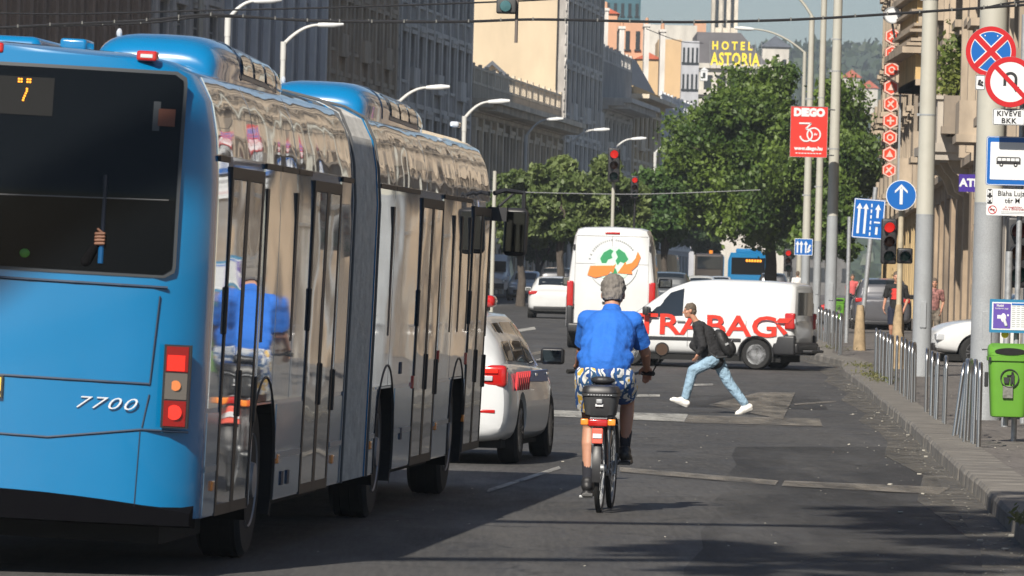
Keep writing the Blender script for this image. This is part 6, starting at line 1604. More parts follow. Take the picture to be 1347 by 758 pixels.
# sign post of the bus stop
d = 68.0; base = G(1334, 597); base.z = zg(68)+.115; d = base.y
def post(label, px, pyb, d, r, h, name='sign_post', m=M_galv, lean=0, dx=0, z0=None):
    c = GX(px, d); c.z = zg(d)+.11; t = thing(name, label, 'post', c); q = MB(); q.cyl((0, 0, 0), (dx, 0, h), r, n=16); q.build('shaft', m, t, 40); return t
post('galvanised post carrying the litter bin, timetable and bus stop sign', 1333, 597, d, .032, HT(1325, 20, d)-.1)
post('thin grey post close left of the bus stop post', 1321, 560, 76, .045, ph(1316, 76, 330))
t = at_thing('bus_stop_sign', 'blue bus stop sign with white field and black bus pictogram', 'sign', 1326, 212, d-.09)
sp = F/d
rsheet(.49, .55, .03, 0, .012).build('board', M_bsign, t); rsheet(.40, .42, .01, -.004, -.001).build('white_field', M_wsign, t)
rring(.48, .54, .028, .006, -.003, -.0005).build('edge', M_wsign, t)
q = MB(); bz = -.0085; 
q.prism([(-.13, -.035), (.14, -.035), (.14, .03), (.125, .045), (-.115, .045), (-.13, .03)], bz, -.005)
for x in (-.075, .085): q.add(rnd(.022, bz, -.005, 0, x, -.042, 20).v, rnd(.022, bz, -.005, 0, x, -.042, 20).f)
pi = q.build('bus_pictogram', M_ksign, t)
q = MB()
for k in range(5): q.box(-.118+k*.05, -.076+k*.05, -.012, -.009, 0, .032)
for x in (-.075, .085): r_ = rnd(.009, -.012, -.009, 0, x, -.042, 12); q.add(r_.v, r_.f)
q.build('pictogram_windows', M_wsign, pi)
t = at_thing('stop_name_plate', 'white stop name plate reading Blaha Lujza ter M under the bus stop sign', 'sign', 1326, 259, d-.09)
rsheet(.49, .175, .02, 0, .01).build('board', M_wsign, t)
q = rsheet(.06, .165, .015, -.004, -.001, -.205, 0); mk = q.build('metro_box', M_ksign, t)
text('M', 'metro_letter', M_wsign, mk, T((-.205, -.006, .04)), .075, .001, .003); text('M', 'metro_letter', M_wsign, mk, T((-.205, -.006, -.04)), .075, .001, .003)
text('Blaha Lujza', 'stop_name', M_ksign, t, T((.05, -.004, .035)), .082, .001, .0005, .92); text('tér M', 'stop_name', M_ksign, t, T((.05, -.004, -.045)), .082, .001, .0005, .92)
t = at_thing('no_smoking_plate', 'small white plate with no smoking symbol and red small print', 'sign', 1326, 276.5, d-.09)
rsheet(.49, .125, .015, 0, .01).build('board', M_wsign, t); rnd(.048, -.004, -.001, .040, -.175, 0).build('ring', M_rsign, t)
q = MB(); q.box(-.205, -.15, -.003, -.001, -.006, .006); q.build('cigarette', M_ksign, t); q = MB(); bar2(q, (-.205, .03), (-.145, -.03), .008, -.005, -.002); q.build('slash', M_rsign, t)
for z, s1_ in ((.033, 'A megállóban'), (.010, 'tilos a dohányzás')): text(s1_, 'small_print', mat('dark_red_print', (.35, .03, .03), .5), t, T((.06, -.003, z)), .034, .001, 0, 1.05)
q = MB(); q.box(-.08, .2, -.003, -.001, -.022, -.018); q.box(-.08, .18, -.003, -.001, -.038, -.034); q.build('small_print_lines', M_lg, t)
# timetable frame
t = at_thing('timetable_board', 'blue framed timetable board with purple poster above the green bin', 'sign', 1327, 416, d-.12)
rsheet(.43, .375, .01, 0, .03).build('frame', mat('teal_frame', (.02, .16, .30), .4), t)
q = MB(); q.box(-.19, .19, -.004, -.001, -.155, .155); q.build('paper', M_wsign, t)
q = MB(); q.box(-.175, .02, -.007, -.0045, -.14, .14); pp = q.build('purple_poster', mat('purple_print', (.10, .06, .30), .4), t)
q = MB(); q.ell((-.06, -.008, -.02), (.03, .003, .05)); q.caps((-.06, -.008, -.02), .018, (-.03, -.008, -.10), .018, 8); q.box(-.13, -.09, -.009, -.007, -.03, .01); q.box(-.02, .0, -.009, -.007, 0, .02); q.build('poster_hand', M_wsign, pp, 60)
text('Mobil', 'poster_words', M_wsign, pp, T((-.10, -.009, .115)), .035, .001, .001); text('budapesti jegy', 'poster_words', M_wsign, pp, T((-.08, -.009, .085)), .026, .001, 0)
q = MB()
for i in range(3):
    for k in range(11): q.box(.035+i*.052, .075+i*.052-.004*(k % 3), -.006, -.0045, .11-k*.023, .118-k*.023)
q.build('timetable_print', M_lg, t); q = MB(); q.box(.03, .185, -.0065, -.005, .125, .145); q.build('timetable_header', M_bsign, t)
t = at_thing('yellow_sticker', 'small yellow round sticker on the post between timetable and bin', 'sticker', 1322, 440, d-.05); rnd(.042, 0, .01).build('disc', M_yel, t)
# litter bins
def bin_(label, px, pyt, pyb, d, green=None):
    zt = HT(px, pyt, d); zb = HT(px, pyb, d); c = W(px, pyb, d); h = zt-zb; k = h/.79
    t = thing('litter_bin', label, 'litter bin', c); 
    M_g = mat('bin_green', (.10, .27, .025), .45, var=.06, vscale=3, dirt=.12, dcol=(.08, .2, .02), dscale=5)
    def rg(z, wx, wy, y0=0, p=.4):
        return [(wx*math.copysign(abs(math.cos(a))**p, math.cos(a))*k, (y0+wy*math.copysign(abs(math.sin(a))**p, math.sin(a)))*k, z*k) for a in np.linspace(0, math.tau, 33)[:-1]]
    q = MB(); q.loft([rg(0, .16, .11), rg(.01, .178, .128), rg(.05, .185, .135), rg(.60, .215, .165), rg(.605, .232, .185), rg(.65, .235, .188), rg(.655, .222, .175), rg(.70, .222, .175)]); q.build('body', M_g, t, 35)
    # hood: rises at the back, open mouth in front
    q = MB(); 
    outer = rg(.66, .226, .178); 
    rr = []
    for f, w1, w2 in ((.0, .226, .178), (.6, .226, .178), (.85, .215, .165), (1., .18, .13)):
        ring_ = []
        for (x, y, z) in rg(0, w1, w2):
            hh = .66+(.13 if y > -.02*k else .13*max(0, 1+(y/k+.02)/.16)*.75+.02)*f
            ring_.append((x, y, hh*k))
        rr.append(ring_)
    q.loft(rr); hd_ = q.build('hood', M_g, t, 40)
    q = MB(); q.loft([[(x*.86, y*.8-.05*k, z) for x, y, z in rg(.715, .215, .165, 0, .7)], [(x*.86, y*.8-.05*k, z+.012) for x, y, z in rg(.735, .215, .165, 0, .7)]]); 
    q = MB(); q.prism([(.165*k*math.cos(a)*1.0, (.705+.038*math.sin(a))*k) for a in np.linspace(0, math.tau, 24)[:-1]], -.186*k, -.15*k); q.build('opening', M_dark, t)
    q = rnd(.10*k, -.178*k, -.16*k, .092*k, 0, .42*k, 32); q.build('emblem_ring', M_ksign, t)
    q = MB(); q.prism([(-.055*k, .365*k), (-.01*k, .365*k), (-.0*k, .43*k), (-.065*k, .43*k)], -.176*k, -.16*k); q.cyl((.03*k, -.17*k, .475*k), (.03*k, -.165*k, .476*k), .014*k, n=12)
    q.prism([(.012*k, .46*k), (.05*k, .46*k), (.05*k, .355*k), (.035*k, .355*k), (.03*k, .40*k), (.022*k, .355*k), (.008*k, .355*k)], -.176*k, -.16*k); bar2(q, (.02*k, .45*k), (-.03*k, .45*k), .012*k, -.176*k, -.16*k); q.build('tidy_man_emblem', M_ksign, t)
    q = MB(); q.rbox((-.015*k, -.165*k, .27*k), (.11*k, .02*k, .13*k), .006); q.build('ash_plate', mat('ash_plate_steel', (.2, .2, .18), .5, .6, var=.4, vscale=30), t)
    q = MB()
    for sg in (-1, 1): q.rbox((sg*.21*k, -.15*k, .62*k), (.03*k, .03*k, .05*k), .008)
    q.rbox((-.235*k, .0, .40*k), (.04*k, .05*k, .16*k), .01); q.build('lock', M_black, t)
    q = MB(); q.cyl((0, .20*k, -.1), (0, .20*k, .7*k), .03, n=10); q.build('bracket', M_galv, t)
    return t
bin_('bright green litter bin with round emblem on the bus stop post', 1325, 452, 549, d-.25)
bin_('small far green litter bin behind the hoop rails near the red hydrant', 1103, 392, 420, 176)
# no stopping + no u-turn signs on the upper post
t = at_thing('no_stopping_sign', 'round blue no stopping sign with red cross', 'sign', 1303.5, 68, 67.93)
s0 = 67.93/F; R1 = 33.5*s0
rnd(R1, 0, .012).build('disc', M_greyback, t); rnd(R1-.003, -.004, -.0005, R1*.80).build('red_ring', M_rsign, t); rnd(R1*.785, -.004, -.0005).build('blue_field', M_bsign, t); rnd(R1*.80, -.0045, -.0005, R1*.775).build('white_line', M_wsign, t)
for a in (0, 1):
    q = MB(); sg = 1 if a else -1; k = R1*.56; bar2(q, (-k, -k*sg), (k, k*sg), .085, -.006-.001*a, -.004); q.build('cross_edge', M_wsign, t)
    q = MB(); bar2(q, (-k*1.02, -k*sg*1.02), (k*1.02, k*sg*1.02), .062, -.0095-.001*a, -.0075); q.build('cross_bar', M_rsign, t)
q = MB(); 
for sx in (-1, 1): q.cyl((sx*.07, -.012, R1*.62), (sx*.07, -.006, R1*.62), .008, n=8)
q.build('rivet', M_wsign, t)
t = at_thing('tow_away_plate', 'little white tow-away plate left below the no stopping sign', 'sign', 1289.5, 108.5, 67.90)
rsheet(.11, .17, .02, 0, .01).build('board', M_wsign, t); rring(.105, .165, .018, .006, -.003, -.0005).build('edge', M_ksign, t)
q = MB(); q.prism([(-.03, -.03), (.035, -.045), (.035, -.03), (.0, -.005), (.01, .03), (-.02, .03)], -.004, -.001); r_ = rnd(.014, -.004, -.001, 0, .02, .0, 12); q.add(r_.v, r_.f); q.build('tow_pictogram', M_ksign, t)
t = at_thing('no_u_turn_sign', 'round white no u-turn sign with red rim', 'sign', 1329, 108, 67.86)
s0 = 67.86/F; R1 = 33.5*s0
rnd(R1, 0, .012).build('disc', M_greyback, t); rnd(R1-.002, -.004, -.0005).build('white_field', mat('offwhite_sheet', (.62, .63, .64), .4), t); rnd(R1-.002, -.0075, -.0045, R1*.79).build('red_ring', M_rsign, t)
q = MB(); ro, ri = .078, .046; zc_ = .035; n_ = 14
oo = [(ro*math.cos(a), zc_+ro*math.sin(a)) for a in np.linspace(0, math.pi, n_)]; ii = [(ri*math.cos(a), zc_+ri*math.sin(a)) for a in np.linspace(0, math.pi, n_)]
for i in range(n_-1): q.prism([oo[i], oo[i+1], ii[i+1], ii[i]], -.0072, -.0046)
q.box(ri, ro, -.0072, -.0046, -.055, zc_); q.box(-ro, -ri, -.0072, -.0046, -.045, zc_); q.prism([(ri-.025, -.05), (ro+.025, -.05), ((ri+ro)/2, -.115)], -.0071, -.0047)
q.build('u_turn_arrow', M_ksign, t)
q = MB(); k = R1*.57; bar2(q, (-k, k), (k, -k), .05, -.0105, -.0078); q.build('slash', M_rsign, t)
t = at_thing('supplementary_plate', 'white plate reading KIVEVE BKK under the no u-turn sign', 'sign', 1327, 154, 67.90)
rsheet(.36, .185, .02, 0, .01).build('board', M_wsign, t); rring(.352, .178, .018, .006, -.003, -.0005).build('edge', M_ksign, t)
text('KIVÉVE', 'plate_words', M_ksign, t, T((0, -.004, .035)), .078, .001, .002, 1.0, space=1.15); text('BKK', 'plate_words', M_ksign, t, T((0, -.004, -.045)), .078, .001, .002, 1.05, space=1.15)
# straight-ahead sign, lane signs
post('post with traffic light and round arrow sign left of the tapered pole', 1180, 445, 124, .055, ph(1182, 124, 262), m=mat('yellowish_post', (.38, .33, .24), .7, var=.3))
t = at_thing('ahead_only_sign', 'round blue sign with white upward arrow', 'sign', 1185.5, 257, 123.8); R1 = 20*124/F
rnd(R1, 0, .012).build('disc', M_wsign, t); rnd(R1*.95, -.005, -.001).build('blue_field', M_bsign, t)
q = MB(); bar2(q, (0, -R1*.6), (0, R1*.45), .06, -.009, -.006); q.prism([(-.13, .09), (-.13, .04), (0, .16), (.13, .04), (.13, .09), (0, .225)], -.010, -.007); q.build('arrow', M_wsign, t)
t = at_thing('lane_sign', 'large blue lane arrow sign on a leaning post beside the traffic light', 'sign', 1142.5, 288, 132, 0, 3.2); k = 132/F
rsheet(41*k, 52*k, .02, 0, .012).build('board', M_bsign, t); rring(40*k, 51*k, .018, .018, -.004, -.0005).build('edge', M_wsign, t)
def arrows(t, xs, h, w_, wd=.05):
    q = MB()
    for x in xs: bar2(q, (x, -h/2), (x, h/2-.08), wd, -.006, -.001); q.prism([(x-wd*1.3, h/2-.12), (x+wd*1.3, h/2-.12), (x, h/2)], -.0062, -.0012)
    q.build('arrow', M_wsign, t)
arrows(t, (-13*k, -4.5*k, 11.5*k), 40*k, 0); q = MB()
for i in range(6): q.box(3*k-.015, 3*k+.015, -.005, -.001, -22*k+i*7.5*k, -22*k+i*7.5*k+4.6*k)
q.build('lane_dashes', M_wsign, t); dd = rnd(6*k, -.012, -.008, 0, 11.5*k, -4*k, 24).build('no_entry_disc', M_bsign, t); q = MB(); q.box(7.5*k, 15.5*k, -.016, -.0125, -5*k, -3*k); q.build('no_entry_bar', M_wsign, dd)
post('leaning grey post with concrete foot carrying the large lane sign', 1130, 470, 138, .055, ph(1148, 138, 246), lean=1, dx=.28)
t = thing('concrete_foot', 'tapered brownish foot of the leaning lane sign post', 'post foot', GX(1130, 137.9)+Vector((0, 0, .1))); q = MB(); q.lathe([(.15, 0), (.13, .3), (.10, .8), (.075, 1.05)], None, 16); q.build('foot', mat('rusty_concrete', (.30, .22, .13), .8, var=.4, vscale=6), t, 40)
t = thing('concrete_foot', 'tapered brownish foot of the traffic light post behind the hoop rails', 'post foot', GX(1180, 123.9)+Vector((0, 0, .1))); q = MB(); q.lathe([(.16, 0), (.14, .3), (.11, 1.0), (.06, 1.35)], None, 16); q.build('foot', mat('rusty_concrete', (.30, .22, .13), .8), t, 40)
post('thin dark post standing left of the leaning lane sign post', 1113, 445, 150, .05, ph(1119, 150, 285))
t = at_thing('lane_sign', 'small far blue lane arrow sign before the tall lamp posts', 'sign', 1057, 325, 190); k = 190/F
rsheet(24*k, 22*k, .02, 0, .012).build('board', M_bsign, t); rring(24*k, 22*k, .018, .02, -.004, -.0005).build('edge', M_wsign, t); arrows(t, (-8*k, -3*k, 3*k), 16*k, 0, .05); q = MB(); bar2(q, (6*k, -4*k), (9*k, 3*k), .06, -.005, -.001); bar2(q, (5*k, -7*k), (9*k, -3*k), .06, -.005, -.001); q.build('side_arrow', M_wsign, t)
# advertising banner
t = at_thing('advertising_banner', 'red banner reading DIEGO with a white number 30 emblem', 'banner', 1064, 173.5, 170, 0, 0); k = 170/F
q = MB(); q.box(-24.5*k, 24.5*k, 0, .05, -33.5*k, 33.5*k); q.build('board', mat('banner_red', (.55, .03, .02), .4), t); rring(49*k, 67*k, .01, .03, -.01, -.001).build('edge', M_galv, t)
text('DIEGO', 'banner_word', M_wsign, t, T((0, -.008, 25*k)), 13.5*k, .003, .022, .98)
q = rnd(9.5*k, -.012, -.004, 7.6*k, 6.5*k, -3.5*k, 32); q.build('emblem_ring', M_wsign, t)
q = MB(); pts = [(-13*k, 11*k), (3*k, 11*k), (-4*k, 4*k)]+[(-3.5*k+8*k*math.cos(a), -4.5*k+8*k*math.sin(a)) for a in np.linspace(1.3, -3.0, 16)]+[(-16*k, -6*k)][:0]
for a, b in zip(pts[:-1], pts[1:]): bar2(q, a, b, 2.1*k, -.016, -.0125)
q.build('emblem_three', M_wsign, t); text('év', 'banner_small_word', M_wsign, t, T((9*k, -.008, -3*k)), 5*k, .003, .003)
text('www.diego.hu', 'banner_address', M_wsign, t, T((0, -.008, -22*k)), 6.4*k, .003, .008, 1.0)
q = MB()
for i in range(9): q.box(-17*k+i*3.9*k, -14.2*k+i*3.9*k, -.008, -.001, -29*k, -27.8*k)
q.build('banner_small_print', M_wsign, t); q = MB(); 
for z in (-30*k, 30*k): q.cyl((24*k, .02, z), (34*k, .3, z), .02)
q.build('banner_bracket', M_galv, t)
# ATM sign
t = at_thing('atm_sign', 'purple ATM sign projecting from the right facade', 'sign', 1275, 241, 150); k = 150/F
q = MB(); q.box(-13.5*k, 16*k, 0, .12, -11.5*k, 11.5*k); q.build('board', mat('atm_purple', (.045, .02, .22), .4), t); text('ATM', 'sign_word', M_wsign, t, T((2.5*k, -.004, 0)), 14*k, .002, .012, 1.05)
q = MB(); q.cyl((16*k, .06, 5*k), (60*k, .06, 5*k), .03); q.build('bracket', M_galv, t)
# vertical blade of hexagons
t = at_thing('hexagon_sign', 'tall vertical sign of stacked red and white hexagons at the ochre house', 'sign', 1172, 135, 214); k = 214/F
for i, (y, rr_) in enumerate(((48, 11), (70, 10.5), (92, 11), (115, 11), (137, 11), (159, 11), (181, 10.5), (203, 10.5), (224, 10))):
    z = (135-y)*k; hx = [(rr_*k*math.cos(R(90+a)), z+rr_*k*math.sin(R(90+a))) for a in range(0, 360, 60)]
    q = MB(); q.prism(hx, 0, .3); hp_ = q.build('hexagon_panel', mat('sign_red', (.58, .045, .015), .4), t)
    q = MB(); hi = [(x*.97, z+(zz-z)*.97) for x, zz in hx]; hj = [(x*.78, z+(zz-z)*.78) for x, zz in hx]; q.add([(x, -.012, zz) for x, zz in hi+hj], [(j_, (j_+1) % 6, 6+(j_+1) % 6, 6+j_) for j_ in range(6)]); q.build('hexagon_rim', mat('pale_pink_print', (.6, .42, .36), .5), hp_)
    q = MB(); c_i = i % 4
    if c_i == 0: bar2(q, (-.12, z-.1), (.1, z+.12), .07, -.014, -.002); bar2(q, (-.1, z+.1), (.1, z-.12), .05, -.015, -.003)
    elif c_i == 1: q.box(-.13, .13, -.014, -.002, z-.03, z+.03); q.box(-.03, .03, -.015, -.003, z-.14, z+.14)
    elif c_i == 2: r_ = rnd(.12, -.014, -.002, .07, 0, z, 16); q.add(r_.v, r_.f)
    else: q.prism([(-.13, z-.1), (.13, z-.1), (0, z+.14)], -.014, -.002)
    q.build('panel_symbol', mat('pale_pink_print', (.6, .42, .36), .5), hp_)
q = MB(); q.box(11*k, 13.5*k, .05, .2, -105*k, 95*k); q.build('mast', M_galv, t)
t = at_thing('round_sign', 'white round disc on top of the hexagon sign', 'sign', 1174, 20, 212); rnd(11*k, 0, .2).build('disc', M_wsign, t); rnd(11*k, -.02, -.001, 9.6*k).build('rim', M_greyback, t); q = MB(); q.cyl((4*k, .1, -30*k), (0, .1, -10*k), .04); q.build('stem', M_black, t)
# traffic lights
def tlight(label, px, py, d, lit='red', n=3, s=1., side=False, name='traffic_light', yaw=0, back=False):
    """py = centre of the top lamp"""
    t = at_thing(name, label, 'traffic light', px, py, d, yaw); h = .27*s
    q = MB(); q.rbox((0, .08, -h*(n-1)/2), (.30*s, .16, h*n+.06), .04)
    if side: q.rbox((.31*s, .08, -h*2), (.30*s, .16, h+.03), .04)
    q.build('housing', M_black, t, 40)
    spots = [(0, -h*i, c) for i, c in enumerate(('red', 'amber', 'green'))]
    if side: spots.append((.31*s, -h*2, 'green'))
    for x, z, c in spots[:n+(1 if side else 0)]:
        m = {'red': mat('signal_red_lit', (.9, .04, .03), .3, emit=(1, .03, .02), es=.45) if lit == 'red' else mat('signal_red_off', (.10, .01, .01), .2), 'amber': mat('signal_amber_off', (.09, .03, .01), .2), 'green': mat('signal_green_off', (.01, .06, .05), .2)}[c]
        q = MB(); q.lathe([(.10*s, -.01), (.085*s, -.03), (.05*s, -.045), (.001, -.05)], T((x, 0, z)), 20, 'y'); q.build('lens', m, t, 50)
        q = MB(); n_ = 14; vs = []; 
        for y, dz in ((0, 0), (-.22*s, -.02)):
            for rr_ in (.115*s, .108*s):
                for i in range(n_+1): a = R(-20+220*i/n_); vs.append((x+rr_*math.cos(a), y, z+rr_*math.sin(a)+dz))
        k_ = n_+1; fs = []
        for i in range(n_): fs += [(i, i+1, 2*k_+i+1, 2*k_+i), (k_+i, k_+i+1, 3*k_+i+1, 3*k_+i), (2*k_+i, 2*k_+i+1, 3*k_+i+1, 3*k_+i)]
        q.add(vs, fs); q.build('visor', M_black, t, 50)
    return t
tlight('black traffic light showing red beside the round arrow sign', 1170, 299, 122, side=True, s=1.05)
tlight('red traffic light on its own post before the left trees', 808, 203, 205, s=1.35)
tlight('smaller red traffic light hanging in front of the trees, right of the other', 835, 237, 255, s=1.1)
tlight('traffic light with round backboard at the right edge of the picture', 1341, 303, 78, lit='off', s=1.05)
tlight('far traffic light by the leftmost of the tall right-hand lamp posts', 1037, 333, 230, s=1.)
post('grey post carrying the traffic light at the right edge', 1345, 570, 78.3, .04, ph(1340, 78.3, 290))
p = W(807, 240, 205.3); t = thing('signal_post', 'pale post under the left red traffic light', 'post', (p.x, p.y, zg(205))); q = MB(); q.cyl((0, 0, 0), (0, 0, p.z-zg(205)+.3), .06, n=10); q.build('shaft', M_pole_u, t, 40)
p = W(835, 265, 255.3); t = thing('signal_post', 'dark post under the smaller red traffic light', 'post', (p.x, p.y, zg(255))); q = MB(); q.cyl((0, 0, 0), (0, 0, p.z-zg(255)+.3), .05, n=10); q.build('shaft', M_black, t, 40)
p = W(1037, 380, 230.3); t = thing('signal_post', 'dark post under the far right-hand traffic light', 'post', (p.x, p.y, zg(230))); q = MB(); q.cyl((0, 0, 0), (0, 0, 2.6), .06, n=10); q.build('shaft', M_galv, t, 40)
# hanging signal seen at the top edge
t = at_thing('hanging_signal', 'grey signal box hanging from the overhead cables at the top edge', 'traffic light', 666, 8, 60); k = 60/F
q = MB(); q.rbox((0, 0, 0), (26*k, .2, 20*k), .02); q.build('housing', mat('dark_grey_housing', (.05, .05, .05), .6), t, 40); q = MB(); q.lathe([(.001, -.14), (7*k, -.13), (8*k, -.1)], T((-1*k, 0, -1*k)), 20, 'y'); q.build('lens', mat('signal_green_off2', (.05, .12, .13), .15), t, 50); q = MB(); q.cyl((14*k, 0, 10*k), (14*k, 0, -48*k), 2.2*k, n=10); q.build('rod', mat('brown_rod', (.12, .1, .09), .6), t, 40)
# hoop rails
def hoop_mesh(w_=.62, h=.98, r=.0215):
    q = MB(); rr_ = .16; pts = [(0, -w_/2, 0), (0, -w_/2, h-rr_)]+[(0, -w_/2+rr_-rr_*math.cos(a), h-rr_+rr_*math.sin(a)) for a in np.linspace(0, math.pi/2, 7)]
    pts += [(0, -y, z) for x, y, z in pts[::-1]]; q.tube(pts, r, 10); return q.mesh('hoop_rail', M_steel, 60)
hm = hoop_mesh()
ordn = ['first', 'second', 'third', 'fourth', 'fifth', 'sixth', 'seventh', 'eighth', 'ninth']
def hoops(bases, top, where, grp, lean=None):
    for i, (px, py) in enumerate(bases):
        p = G(px, py, .11); o = bpy.data.objects.new('hoop_rail', hm); COL.objects.link(o); o.location = p+Vector((0, .3, 0)); dz = HT(px, top[i], p.y)-p.z; o.scale.z = dz/.98
        o.rotation_euler = (R(random.uniform(-1.5, 1.5)), R((lean[i] if lean else random.uniform(-.6, .6))), R(-5+random.uniform(-3, 3)))
        tag(o, f'{ordn[i]} steel hoop from the left, cluster {where}', 'hoop rail', grp)
hoops([(1259, 578), (1266, 581), (1273, 586), (1282, 589), (1290, 593)], [478, 474, 474, 475, 479], 'beside the near green bin', 'steel hoop rails along the right kerb', [6.5, 3.5, 1.5, .5, 0])
hoops([(1220, 546), (1226.5, 551), (1233, 556), (1244, 562)], [460, 464, 466, 470], 'between tapered pole and bin cluster', 'steel hoop rails along the right kerb')
hoops([(1180, 517), (1186, 521), (1192, 525), (1197, 529), (1203, 533)], [443, 445, 447, 450, 452], 'directly left of the tapered pole', 'steel hoop rails along the right kerb')
hoops([(1153, 497), (1158, 499), (1163, 502), (1168, 506), (1173, 510)], [433, 435, 438, 440, 442], 'at the kerb corner with the weeds', 'steel hoop rails along the right kerb')
hoops([(1077, 447), (1081, 450), (1086, 452), (1091, 456), (1096, 460), (1101, 464), (1106, 470)], [404, 405, 407, 408, 410, 411, 413], 'under the small far green bin', 'steel hoop rails along the right kerb')
hoops([(1057, 437), (1061, 439), (1065, 441), (1069, 444)], [394, 396, 398, 400], 'farthest off behind the lettered van', 'steel hoop rails along the right kerb')
# red hydrant-like post top by the far bin
c = GX(1088, 180); t = thing('hydrant', 'red hydrant beside the small far green bin', 'hydrant', c+Vector((0, 0, .11))); q = MB(); q.lathe([(.12, 0), (.12, .1), (.09, .12), (.09, .62), (.14, .64), (.14, .70), (.12, .80), (.06, .88), (.001, .9)], None, 16); q.cyl((-.2, 0, .72), (.2, 0, .72), .06); q.build('body', mat('hydrant_red', (.45, .03, .03), .45), t, 40)
# overhead cables
def cable(label, pts, d, r, clips=0, m=None):
    P = [W(x, y, dd) for (x, y), dd in zip(pts, d)]; t = thing('overhead_cable', label, 'cable', P[0]); out = []
    for a, b in zip(P[:-1], P[1:]):
        for k in range(8): f = k/8; out.append(a.lerp(b, f)-P[0])
    out.append(P[-1]-P[0]); 
    # smooth the corners
    for _ in range(6): out = [out[0]]+[(out[i-1]+out[i]*2+out[i+1])/4 for i in range(1, len(out)-1)]+[out[-1]]
    q = MB(); q.tube(out, r, 6); q.build('wire', m or M_black, t)
    if clips:
        q = MB(); acc = 0; L = sum((b-a).length for a, b in zip(out[:-1], out[1:])); st = L/clips; nx = st/2; s_a = 0
        for a, b in zip(out[:-1], out[1:]):
            l_ = (b-a).length
            while nx < s_a+l_:
                p = a.lerp(b, (nx-s_a)/l_); q.cbox((p.x, p.y, p.z+r*.5), (r*.9, r*2.4, r*2.4)); nx += st
            s_a += l_
        q.build('cable_clip', mat('clip_grey', (.14, .14, .13), .6), t)
cable('black overhead cable with clips sagging across the whole top of the picture', [(-40, 39), (60, 33), (200, 27), (268, 18), (420, 29), (613, 29), (700, 25), (900, 30), (1060, 26), (1300, 10), (1400, 3)], [70]*11, .016, 34)
cable('thin upper overhead cable crossing over the buildings at top left', [(-30, 17), (90, 19), (270, 14), (450, 10), (700, 1), (800, -6)], [62]*6, .009)
cable('second clipped cable twisting round the first at upper left', [(-40, 37), (200, 31), (262, 22), (300, 22), (420, 27), (560, 28)], [72]*6, .012, 12)
cable('thin span wire carrying the small red traffic light', [(640, 251), (720, 254), (830, 256), (900, 254), (1000, 250)], [250]*5, .018, m=M_galv)
cable('cable bundle at the top right corner above the no stopping sign', [(1290, 12), (1320, 5), (1347, 2), (1380, 0)], [75]*4, .014, 5)
cable('thin drooping wire down the left pair of chimneys to the wall', [(850, 38), (880, 50), (900, 56), (925, 57)], [450]*4, .03)

# ================================================================== TREES
M_bark = mat('tree_bark', (.07, .058, .048), .95, var=.35, vscale=5, bump=.5, bscale=12)
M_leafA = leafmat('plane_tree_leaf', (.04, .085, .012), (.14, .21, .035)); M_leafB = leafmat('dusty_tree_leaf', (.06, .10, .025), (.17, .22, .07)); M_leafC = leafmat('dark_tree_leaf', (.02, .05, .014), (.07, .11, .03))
M_leafC2 = leafmat('fresh_tree_leaf', (.03, .08, .015), (.09, .16, .035))
def tree(label, px, d, h, crown, n, lsize, leaf, seed=1, trunk_r=.22, name='street_tree', zl=None, group=None, xoff=0, lobes=46, X=None, Y=None, yoff=0, path=None):
    """crown=(rx, ry, rz, zc) ; foliage clumps scattered over uneven lobes"""
    rs = random.Random(seed); nr = np.random.default_rng(seed)
    c = GX(px, d) if X is None else Vector((X, Y, zg(Y))); t = thing(name, label, 'tree', c, group=group); rx, ry, rz_, zc = crown
    q = MB(); P0 = path or [(0, 0, 0), (.05, 0, h*.18), (-.08, .1, h*.35), (xoff*.3, 0, zc)]; q.tube(P0, [trunk_r*(1-.65*i/(len(P0)-1)) for i in range(len(P0))], 10)
    lob = []
    for i in range(lobes):
        v = Vector((rs.gauss(0, 1), rs.gauss(0, 1), rs.gauss(0, 1))).normalized()*rs.uniform(.45, .98)
        if v.z < -.75: v.z *= .7
        rr_ = rs.uniform(.16, .34); lob.append((Vector((v.x*rx+xoff, v.y*ry+yoff, v.z*rz_+zc)), rr_*(rx+rz_)/2))
    for p, rr_ in lob[::4]: q.tube([(xoff*.1, 0, h*.25+rs.random()*.2*h) if not path else tuple(path[-1]), tuple(Vector((xoff*.3, 0, zc-.2*rz_) if not path else path[-1]).lerp(p, .4)), tuple(p)], [trunk_r*.4, trunk_r*.25, .03], 6)
    q.build('trunk', M_bark, t, 50)
    P = []
    for p, rr_ in lob:
        m_ = int(n/lobes); v = nr.normal(size=(m_, 3)); v /= np.linalg.norm(v, axis=1)[:, None]; rad = nr.uniform(.35, 1, m_)**.6
        # twigs: pull points to small tufts
        tufts = v[nr.integers(0, max(8, m_//14), m_)]; vv = tufts+nr.normal(size=(m_, 3))*.16
        P.append(np.array(p)+vv*(rad*rr_)[:, None]*np.array([1, 1, .8]))
    P = np.concatenate(P); P = P[P[:, 2] > (zl if zl else h*.18)]
    o = leafquads(P, lsize, leaf, 'crown', t, up=.7, aspect=.62, seed=seed+3)
    return t
def tcrown(pl, pr, pt, pb, d):
    """crown radii and centre height from a pixel box"""
    a = W(pl, (pt+pb)/2, d); b = W(pr, (pt+pb)/2, d); zt = HT((pl+pr)/2, pt, d); zb = HT((pl+pr)/2, pb, d)
    return ((b.x-a.x)/2*.93, (b.x-a.x)/2*.85, (zt-zb)/2*.93, (zt+zb)/2-zg(d)), (pl+pr)/2, zt-zg(d)
